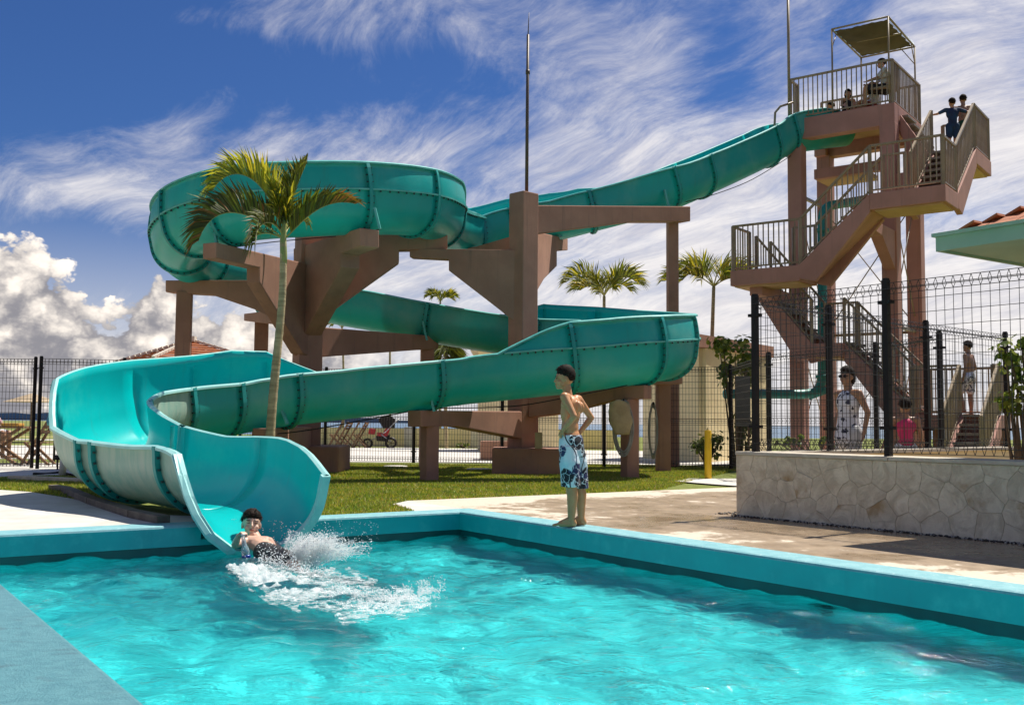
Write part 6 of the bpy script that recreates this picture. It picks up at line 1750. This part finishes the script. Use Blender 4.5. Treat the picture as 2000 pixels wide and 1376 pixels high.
# pyramid roofed gazebo on the left
gz = empty('gazebo', (0, 0, 0), label='gazebo with an orange tiled pyramid roof and pale ridges beyond the fence', cat='gazebo')
D = 44; ap = W(374, 668, D); ez = W(374, 712, D).z; hw = 2.45; cx_, cy__ = ap.x, ap.y
M_ridge = mat('pale_ridge_mortar', (.62, .55, .45), None, 5, .8)
rot = R(38)
def gp(x, y, z): return Vector((cx_ + x * math.cos(rot) - y * math.sin(rot), cy__ + x * math.sin(rot) + y * math.cos(rot), z))
crn = [gp(-hw, -hw, ez), gp(hw, -hw, ez), gp(hw, hw, ez), gp(-hw, hw, ez)]; apx = Vector((cx_, cy__, ap.z))
for i in range(4):
    A_, B_ = crn[i], crn[(i + 1) % 4]
    for r_ in range(9):
        t0, t1 = r_ / 9, (r_ + 1) / 9 + .012
        mb = MB(); n_ = (B_ - A_).cross(apx - A_).normalized(); n_ = n_ if n_.z > 0 else -n_
        q = [A_.lerp(apx, t0) + n_ * .07, B_.lerp(apx, t0) + n_ * .07, B_.lerp(apx, min(1, t1)) + n_ * .01, A_.lerp(apx, min(1, t1)) + n_ * .01]
        mb.prism(q, n_ * .03); mb.obj('tile_course', M_tile, gz)
    mb = MB()
    for k in range(14): mb.bar(A_.lerp(apx, k / 14) + Vector((0, 0, .10)), A_.lerp(apx, (k + .8) / 14) + Vector((0, 0, .12)), .13, .10)
    mb.obj('ridge', M_ridge, gz)
    c = A_.lerp(apx, .12); mb = MB(); mb.box((c.x, c.y, ez / 2), (.25, .25, ez)); mb.obj('post', M_conc, gz)
mb = MB(); mb.box((cx_, cy__, ap.z + .14), (.35, .35, .22)); mb.obj('finial', M_ridge, gz)

# folding wooden table and chairs behind the left fence
def xtable(px, D, w_, h, label, seed=0):
    e = empty('wooden_table', xy(px, D), rz=R(4), label=label, cat='table')
    for k in range(5):
        mb = MB(); mb.box((0, -.3 + k * .15, h), (w_, .13, .03)); mb.obj('slat', M_wood, e)
    for y in (-.26, .26):
        for s_ in (-1, 1):
            mb = MB(); mb.bar((-s_ * w_ * .42, y, 0), (s_ * w_ * .42, y, h - .02), .05, .085, up=(0, 1, 0)); mb.obj('leg', M_wood, e)
    return e
xtable(-5, 20.3, 1.3, .74, 'wooden folding table with crossed legs at the left edge behind the fence')
def fchair(px, D, rz, label, group=None, s=1.0):
    e = empty('folding_chair', xy(px, D), rz=rz, label=label, cat='chair', group=group)
    for y in (-.21, .21):
        for a_, b_ in (((-.28, y, 0), (.22, y, .90)), ((.26, y, 0), (-.22, y, .46))):
            mb = MB(); mb.bar(a_, b_, .045, .06, up=(0, 1, 0)); mb.obj('leg', M_wood, e)
    for k in range(4):
        mb = MB(); mb.box((-.18 + k * .11, 0, .45), (.085, .42, .02)); mb.obj('slat', M_wood, e)
    for k in range(3):
        mb = MB(); mb.box((.12 + k * .045, 0, .66 + .09 * k), (.02, .42, .06)); mb.obj('backrest_slat', M_wood, e)
    return e
fchair(80, 20.2, R(8), 'wooden folding chair just right of the double fence posts at left')
mb = MB(); c = W(25, 833, 20.1); mb.box((c.x, c.y, .79), (.34, .26, .07)); tag(mb.obj('tray', mat('orange_plastic', (.55, .28, .04)), bevel=.02), 'small orange tray on the wooden table at the left edge', 'tray')
for k, (px, rz_, lab) in enumerate(((658, 5, 'leftmost folded wooden garden chair of the row beyond the fence'), (674, -12, 'second folded wooden garden chair from the left beyond the fence'), (690, 10, 'third folded wooden garden chair from the left beyond the fence'), (706, -5, 'folded wooden garden chair next to the red and black stroller'))):
    fchair(px, 36.0, R(rz_), lab, 'wooden garden chairs beyond the fence')
# stroller
sx_ = empty('stroller', xy(748, 36.3), rz=R(5), label='three-wheeled stroller with black hood and red seat beyond the fence', cat='stroller')
M_redc = mat('red_fabric', (.45, .02, .03)); M_alu = mat('aluminium', (.6, .6, .6), None, 4, .35, metal=.7)
for x, r in ((-.52, .15), (.30, .17), (.30, .17)):
    mb = MB(); y = 0 if x < 0 else (.24 if not any(o_.name.startswith('wheel.001') for o_ in sx_.children) else -.24)
    ring = [(x + math.cos(a) * r, y, r + math.sin(a) * r) for a in [2 * math.pi * k / 20 for k in range(21)]]
    mb.tube(ring, .042, 6); 
    for k in range(6): mb.bar((x, y, r), ring[k * 3], .01, .01, up=(0, 1, 0))
    mb.obj('wheel', M_black, sx_)
mb = MB()
for y in (-.22, .22): mb.tube([(-.52, 0, .19), (.1, y, .55), (.52, y, .98)], .018, 6); mb.tube([(.30, y, .22), (-.05, y, .48)], .018, 6)
mb.tube([(.52, -.22, .98), (.58, 0, 1.02), (.52, .22, .98)], .02, 6); mb.obj('frame', M_alu, sx_)
mb = MB(); mb.prism([(-.2, 0, .24), (.2, 0, .22), (.28, 0, .46), (-.22, 0, .42)], (0, .38, 0)); mb.obj('basket', M_black, sx_)
mb = MB(); mb.prism([(-.18, 0, .42), (.16, 0, .40), (.34, 0, .82), (.22, 0, .86), (.02, 0, .52), (-.18, 0, .54)], (0, .40, 0)); mb.obj('seat', M_redc, sx_)
mb = MB(); mb.prism([(.02, 0, .68), (.42, 0, .70), (.44, 0, 1.0), (.26, 0, 1.14), (-.02, 0, 1.12), (-.16, 0, .98)], (0, .44, 0)); mb.obj('hood', M_black, sx_, bevel=.03)
mb = MB(); mb.prism([(-.5, 0, .48), (-.28, 0, .46), (-.24, 0, .66), (-.46, 0, .68)], (0, .36, 0)); mb.obj('footmuff', M_redc, sx_, bevel=.02)
# parasol and lamp beyond the left fence
ps = empty('parasol', xy(62, 40), label='pale thatched parasol far behind the left fence', cat='parasol')
z_ = W(62, 779, 40).z
mb = MB(); mb.tube([(0, 0, 0), (0, 0, z_)], .04, 8); mb.obj('pole', M_wood, ps); mb = MB(); mb.tube([(0, 0, z_ - .12), (0, 0, z_ + .22)], [1.05, .05], 12, smooth=False); mb.obj('shade', mat('straw_canvas', (.42, .32, .2)), ps)
lp = empty('lamp', xy(109, 21.5), label='small black garden lantern on a post left of the slide bend', cat='lamp')
zl = W(109, 752, 21.5).z
mb = MB(); mb.tube([(0, 0, 0), (0, 0, zl - .15)], .025, 8); mb.obj('post', M_black, lp); mb = MB(); mb.tube([(0, 0, zl - .15), (0, 0, zl)], [.05, .08], 6, smooth=False); mb.obj('lantern', M_black, lp); mb = MB(); mb.tube([(0, 0, zl), (0, 0, zl + .08)], [.10, .01], 6, smooth=False); mb.obj('cap', M_black, lp)
# stub under the bend, drain pipe, kerbs, distant hills
c = G(121, 931, 0); mb = MB(); mb.tube([c, c + Vector((.02, 0, .36))], .055, 14); tag(mb.obj('support_stub', M_slab), 'short pale round post propping the slide bend at far left', 'post')
mb = MB(); a = G(66, 925, .03); mb.tube([a, G(118, 922, .03), G(150, 930, .03)], .025, 8); tag(mb.obj('drain_pipe', M_black), 'black drain pipe lying on the path beside the pale round post', 'pipe')
ks = [G(103, 958), G(128, 962), G(180, 985), G(262, 1012), G(320, 1024)]
kr = empty('kerb', (0, 0, 0), label='dark row of kerb stones curving under the slide bend beside the pale slab', cat='kerb')
for i in range(len(ks) - 1):
    d = ks[i + 1] - ks[i]; mb = MB(); mb.bar(ks[i] + d * .01 + Vector((0, 0, .03)), ks[i + 1] - d * .01 + Vector((0, 0, .03)), .12, .10); mb.obj('kerb_stone', mat('dark_kerb_%d' % i, (.17, .14, .11), (.11, .09, .07), 6, .9, bump=.004) if i == 0 else bpy.data.materials['dark_kerb_0'], kr, bevel=.01)
k2 = [G(20, 937), G(100, 940), G(190, 945)]
kr2 = empty('kerb', (0, 0, 0), label='kerb edging the path between the shaded grass and the left fence', cat='kerb')
for i in range(2):
    d = k2[i + 1] - k2[i]; mb = MB(); mb.bar(k2[i] + d * .01 + Vector((0, 0, .03)), k2[i + 1] - d * .01 + Vector((0, 0, .03)), .12, .08); mb.obj('kerb_stone', M_mortar, kr2, bevel=.01)
c = W(113, 893, 18.2); mb = MB(); mb.tube([c + Vector((-.05, 0, 0)), c + Vector((.05, 0, 0))], .045, 12); mb.tube([Vector((c.x, c.y, 0)), c], .015, 6); tag(mb.obj('spotlight', M_black), 'small dark round ground spotlight beside the pale round post', 'spotlight')
# land running out to the left and hills over the water
mb = MB(); mb.prism([(-22, 58, -1.62), (-120, 60, -1.62), (-520, 520, -1.62), (-215, 520, -1.62)], (0, 0, 3.2)); tag(mb.obj('far_headland', M_field), kind='structure')
vs = []; n = 60
for i in range(n + 1):
    x = -3300 + i * 52; h = 22 + 20 * mnoise.noise(Vector((i * .16, 0, 2))) + 10 * mnoise.noise(Vector((i * .6, 1, 2))); h = max(4, h * min(1, i / 6, (n - i) / 14))
    vs += [(x, 3600, -4), (x, 3600, h), (x, 3900, -4)]
mb = MB(); fs = []
for i in range(n): fs += [(i * 3, i * 3 + 3, i * 3 + 4, i * 3 + 1), (i * 3 + 1, i * 3 + 4, i * 3 + 5, i * 3 + 2)]
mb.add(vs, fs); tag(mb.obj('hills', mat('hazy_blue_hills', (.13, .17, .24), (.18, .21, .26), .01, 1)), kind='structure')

# ================================================================== SPLASH
def foam_mat():
    m = bpy.data.materials.new('white_water'); m.use_nodes = True; b = NB(m.node_tree); nt = m.node_tree; bs = nt.nodes['Principled BSDF']
    bs.inputs['Base Color'].default_value = (.96, .97, .97, 1); bs.inputs['Roughness'].default_value = .12
    t = b.n('ShaderNodeBsdfTranslucent'); t.inputs['Color'].default_value = (.97, .98, .98, 1)
    mx = b.n('ShaderNodeMixShader'); mx.inputs[0].default_value = .6
    b.link(bs.outputs[0], mx.inputs[1]); b.link(t.outputs[0], mx.inputs[2]); b.link(mx.outputs[0], nt.nodes['Material Output'].inputs['Surface']); return m
M_foam = foam_mat()
def film_mat():
    m = bpy.data.materials.new('thin_water_sheet'); m.use_nodes = True; b = NB(m.node_tree); nt = m.node_tree; bs = nt.nodes['Principled BSDF']
    bs.inputs['Base Color'].default_value = (.70, .90, .92, 1); bs.inputs['Roughness'].default_value = .08
    tr = b.n('ShaderNodeBsdfTransparent'); tc = b.n('ShaderNodeTexCoord')
    f = b.mr(b.noise(tc.outputs['Object'], 14, 6, .65, dist=.8).outputs[0], .38, .66, .0, .60)
    mx = b.n('ShaderNodeMixShader'); b.link(f, mx.inputs[0]); b.link(tr.outputs[0], mx.inputs[1]); b.link(bs.outputs[0], mx.inputs[2]); b.link(mx.outputs[0], nt.nodes['Material Output'].inputs['Surface'])
    bp = b.n('ShaderNodeBump'); bp.inputs['Distance'].default_value = .02; b.link(b.noise(tc.outputs['Object'], 22, 5, .6).outputs[0], bp.inputs['Height']); b.link(bp.outputs[0], bs.inputs['Normal'])
    return m
M_film = film_mat()
def film2():
    m = film_mat(); m.name = 'milky_foam_film'; nt = m.node_tree
    for n_ in nt.nodes:
        if n_.type == 'MAP_RANGE': n_.inputs[1].default_value = .43; n_.inputs[2].default_value = .62; n_.inputs[3].default_value = 0; n_.inputs[4].default_value = .85
        if n_.type == 'BSDF_PRINCIPLED': n_.inputs['Base Color'].default_value = (.92, .97, .97, 1)
        if n_.type == 'TEX_NOISE': n_.inputs['Detail'].default_value = 9; n_.inputs['Roughness'].default_value = .75
    return m
M_film2 = film2()
def splash():
    e = empty('splash', G(560, 1105, WZ), label='white burst of water thrown up around the boy leaving the flume', cat='splash')
    base_ = e.location.copy()
    g = np.random.default_rng(5)
    # droplets: unit octahedra scaled, one mesh
    P = []; S = []
    def add(px, py, D, r): 
        P.append(W(px, py, D) - base_); S.append(r)
    for k in range(11000):                                  # boiling mass along the water line
        t = g.random() ** 0.75; x = 445 + 300 * t + g.normal(0, 12); y0 = 1106 + 56 * t; D = 8.55 - 1.15 * t
        yy = y0 + 6 - abs(g.normal(0, 1)) * ((4 if x < 505 else 12) + 13 * math.sin(math.pi * min(1, t * 1.4)) - 8 * t) + g.normal(0, 5)
        add(x, yy, D + g.normal(0, .10), g.uniform(.0015, .0046))
    arcs = []
    for k in range(230):                                    # torn strands thrown up and to the right
        x0 = g.uniform(548, 612); vx = g.uniform(5, 175); up_ = g.uniform(34, 74) * (0.6 + .4 * g.random()); D0 = g.uniform(8.25, 8.55); cut = g.uniform(.30, .62)
        up_ *= 1.0 - .12 * (vx > 120)
        m = int(10 + 20 * cut); prev = None; pts = []
        for q in range(m):
            t = q / m * cut; x = x0 + vx * t * 1.25; y = 1104 + 8 * (x0 - 545) / 80 - up_ * 4 * t * (1 - t) * (.95) - 8 * t
            wob = 2.2 * mnoise.noise(Vector((k * .7, t * 6, 0))); pts.append(W(x, y + wob, D0 - .25 * t) - base_)
            for z in range(5 if t > cut * .62 else 1): add(x + g.normal(0, 2.0 + 7 * t), y + g.normal(0, 2.0 + 6 * t), D0 - .25 * t + g.normal(0, .02), g.uniform(.0012, .0040))
        arcs.append((pts, g.uniform(.0012, .0042)))
    mb = MB()
    for pts, r_ in arcs:
        n_ = len(pts); mb.tube(pts, [r_ * (.35 + .65 * abs(math.sin(q * 1.3 + r_ * 900))) * (1 - .5 * q / n_) for q in range(n_)], 5)
    o = mb.obj('water_strand', M_foam, e, fix=False); o['kind'] = 'stuff'
    for k in range(6500):                                   # trailing skips of foam
        t = g.random() ** .8; x = 640 + 205 * t + g.normal(0, 14); y = 1150 + 36 * math.sin(t * 2.6) - 18 * t + g.normal(0, 10)
        lump = mnoise.noise(Vector((x * .05, y * .12, 3)))
        if lump < -.12: continue
        c = G(x, y, WZ + .010) - base_; P.append(c + Vector((0, 0, abs(g.normal(0, .012))))); S.append(g.uniform(.0012, .0042))
    for k in range(500):                                    # loose spray
        add(g.uniform(500, 740), g.uniform(1015, 1110), g.uniform(8.0, 8.9), g.uniform(.001, .0026))
    P = np.array([tuple(p) for p in P]); S = np.array(S); n = len(P)
    phi = (1 + 5 ** .5) / 2
    ico = np.array([(-1, phi, 0), (1, phi, 0), (-1, -phi, 0), (1, -phi, 0), (0, -1, phi), (0, 1, phi), (0, -1, -phi), (0, 1, -phi), (phi, 0, -1), (phi, 0, 1), (-phi, 0, -1), (-phi, 0, 1)]) / math.sqrt(1 + phi * phi)
    F_ = np.array([(0, 11, 5), (0, 5, 1), (0, 1, 7), (0, 7, 10), (0, 10, 11), (1, 5, 9), (5, 11, 4), (11, 10, 2), (10, 7, 6), (7, 1, 8), (3, 9, 4), (3, 4, 2), (3, 2, 6), (3, 6, 8), (3, 8, 9), (4, 9, 5), (2, 4, 11), (6, 2, 10), (8, 6, 7), (9, 8, 1)])
    el_ = 1 + 1.6 * g.random((n, 1)) ** 3; ax = g.normal(0, 1, (n, 3)); ax[:, 0] += 1.2; ax /= np.linalg.norm(ax, axis=1, keepdims=True)
    V = ico[None] * S[:, None, None]; along_ = (V * ax[:, None, :]).sum(-1, keepdims=True); V = V + ax[:, None, :] * along_ * (el_[:, None] - 1) + P[:, None, :]
    F2 = (F_[None] + (np.arange(n) * 12)[:, None, None]).reshape(-1, 3)
    me = bpy.data.meshes.new('droplets'); me.vertices.add(n * 12); me.vertices.foreach_set('co', V.reshape(-1)); me.loops.add(len(F2) * 3); me.loops.foreach_set('vertex_index', F2.reshape(-1).astype(np.int32))
    me.polygons.add(len(F2)); me.polygons.foreach_set('loop_start', np.arange(0, len(F2) * 3, 3, dtype=np.int32)); me.polygons.foreach_set('loop_total', np.full(len(F2), 3, np.int32)); me.polygons.foreach_set('use_smooth', np.ones(len(F2), bool))
    me.materials.append(M_foam); me.update(calc_edges=True); o = bpy.data.objects.new('droplets', me); col.objects.link(o); o.parent = e; o['kind'] = 'stuff'
    # curved sheet thrown forward
    mb = MB(); n1, n2 = 40, 26; vs = []
    for i in range(n1 + 1):
        t = i / n1
        for j in range(n2 + 1):
            s_ = j / n2; x = 548 + 150 * t * (0.35 + .65 * s_) + 24 * s_; yt = 1066 - 30 * math.sin(math.pi * min(1, t * .85 + .12)) ; y = 1112 - (1112 - yt) * s_ + 16 * (1 - s_) * t
            D_ = 8.5 - .35 * t - .12 * s_ + .03 * mnoise.noise(Vector((t * 6, s_ * 5, 1)))
            vs.append(W(x, y + 3 * mnoise.noise(Vector((t * 9, s_ * 3, 4))), D_) - base_)
    fs = [(i * (n2 + 1) + j, (i + 1) * (n2 + 1) + j, (i + 1) * (n2 + 1) + j + 1, i * (n2 + 1) + j + 1) for i in range(n1) for j in range(n2) if mnoise.noise(Vector((i * .35, j * .5, 8))) + .5 > (j / n2) * .75]
    mb.add(vs, fs, smooth=True); mb.obj('water_sheet', M_film, e, fix=False)
    # thin milky film spreading round the foam
    mb = MB(); N = 70; M2 = 26; vs = []
    for i in range(N + 1):
        t = i / N
        for j in range(M2 + 1):
            s_ = j / M2 - .5; c = G(436 + 425 * t + 9 * mnoise.noise(Vector((t * 8, j * .3, 1))), 1106 + 74 * t + 16 * math.sin(t * 3.1) + (14 + 78 * math.sin(math.pi * t) ** .7) * s_ * 1.3, WZ + .016)
            c.z += .010 * mnoise.noise(Vector((c.x * 7, c.y * 7, 2))) ; vs.append(c - base_)
    fs = [(a_, a_ + M2 + 1, a_ + M2 + 2, a_ + 1) for i in range(N) for j in range(M2) for a_ in [i * (M2 + 1) + j] if mnoise.noise(Vector((i * .16, j * .3, 5))) + 1.15 - 1.3 * abs(j / M2 - .5) * 2 - .25 * i / N - 1.6 * max(0, .12 - i / N) / .12 - 1.4 * max(0, i / N - .84) / .16 > .05]
    mb.add(vs, fs, smooth=True); mb.obj('foam_film', M_film2, e, fix=False)
    # lumpy foam lying on the water
    mb = MB(); N = 150; M2 = 60; vs = []; val = []
    for i in range(N + 1):
        t = i / N
        for j in range(M2 + 1):
            s_ = j / M2 - .5; cx = 440 + 400 * t; cyy = 1104 + 78 * t + 16 * math.sin(t * 3.1); wdt = (22 + 44 * math.sin(math.pi * t)) * s_ * 1.5
            c = G(cx, cyy + wdt, WZ)
            f_ = 0; q = Vector((c.x * 6, c.y * 6, 0))
            f_ = mnoise.fractal(q * 2.2, .8, 2.1, 6)
            env = (1 - abs(s_ * 2) ** 1.6) * (1.05 - .95 * t) * min(1, t / .10 + .15) ; hgt_ = env + .55 * f_ - .38
            c.z = WZ - .012 + max(0, hgt_) * (.060 * (1 - t) + .022) + .010 * abs(mnoise.noise(q * 9))
            vs.append(c - base_); val.append(hgt_)
    fs = [(a_, a_ + M2 + 1, a_ + M2 + 2, a_ + 1) for i in range(N) for j in range(M2) for a_ in [i * (M2 + 1) + j] if val[a_] > .0 and val[a_ + 1] > -.02 and val[a_ + M2 + 1] > -.02]
    mb.add(vs, fs, smooth=True); o = mb.obj('foam', M_foam, e, fix=False); o['kind'] = 'stuff'
splash()
# woman's sunglasses
for o_ in list(col.objects):
    if o_.type == 'EMPTY' and str(o_.get('label', '')).startswith('woman'):
        M = fr((-.25, 1, -.05)); hc = Vector((0, .01, .925)) * 1.62; mb = MB()
        for sx in (-1, 1): mb.ball(hc + M @ Vector((sx * .032, .082, .004)), (.026, .008, .018), 10, 6, M=M)
        mb.bar(hc + M @ Vector((-.07, .07, .008)), hc + M @ Vector((.07, .07, .008)), .008, .008); mb.bar(hc + M @ Vector((.07, .07, .008)), hc + M @ Vector((.078, -.02, .006)), .006, .006); mb.obj('sunglasses', M_black, o_)
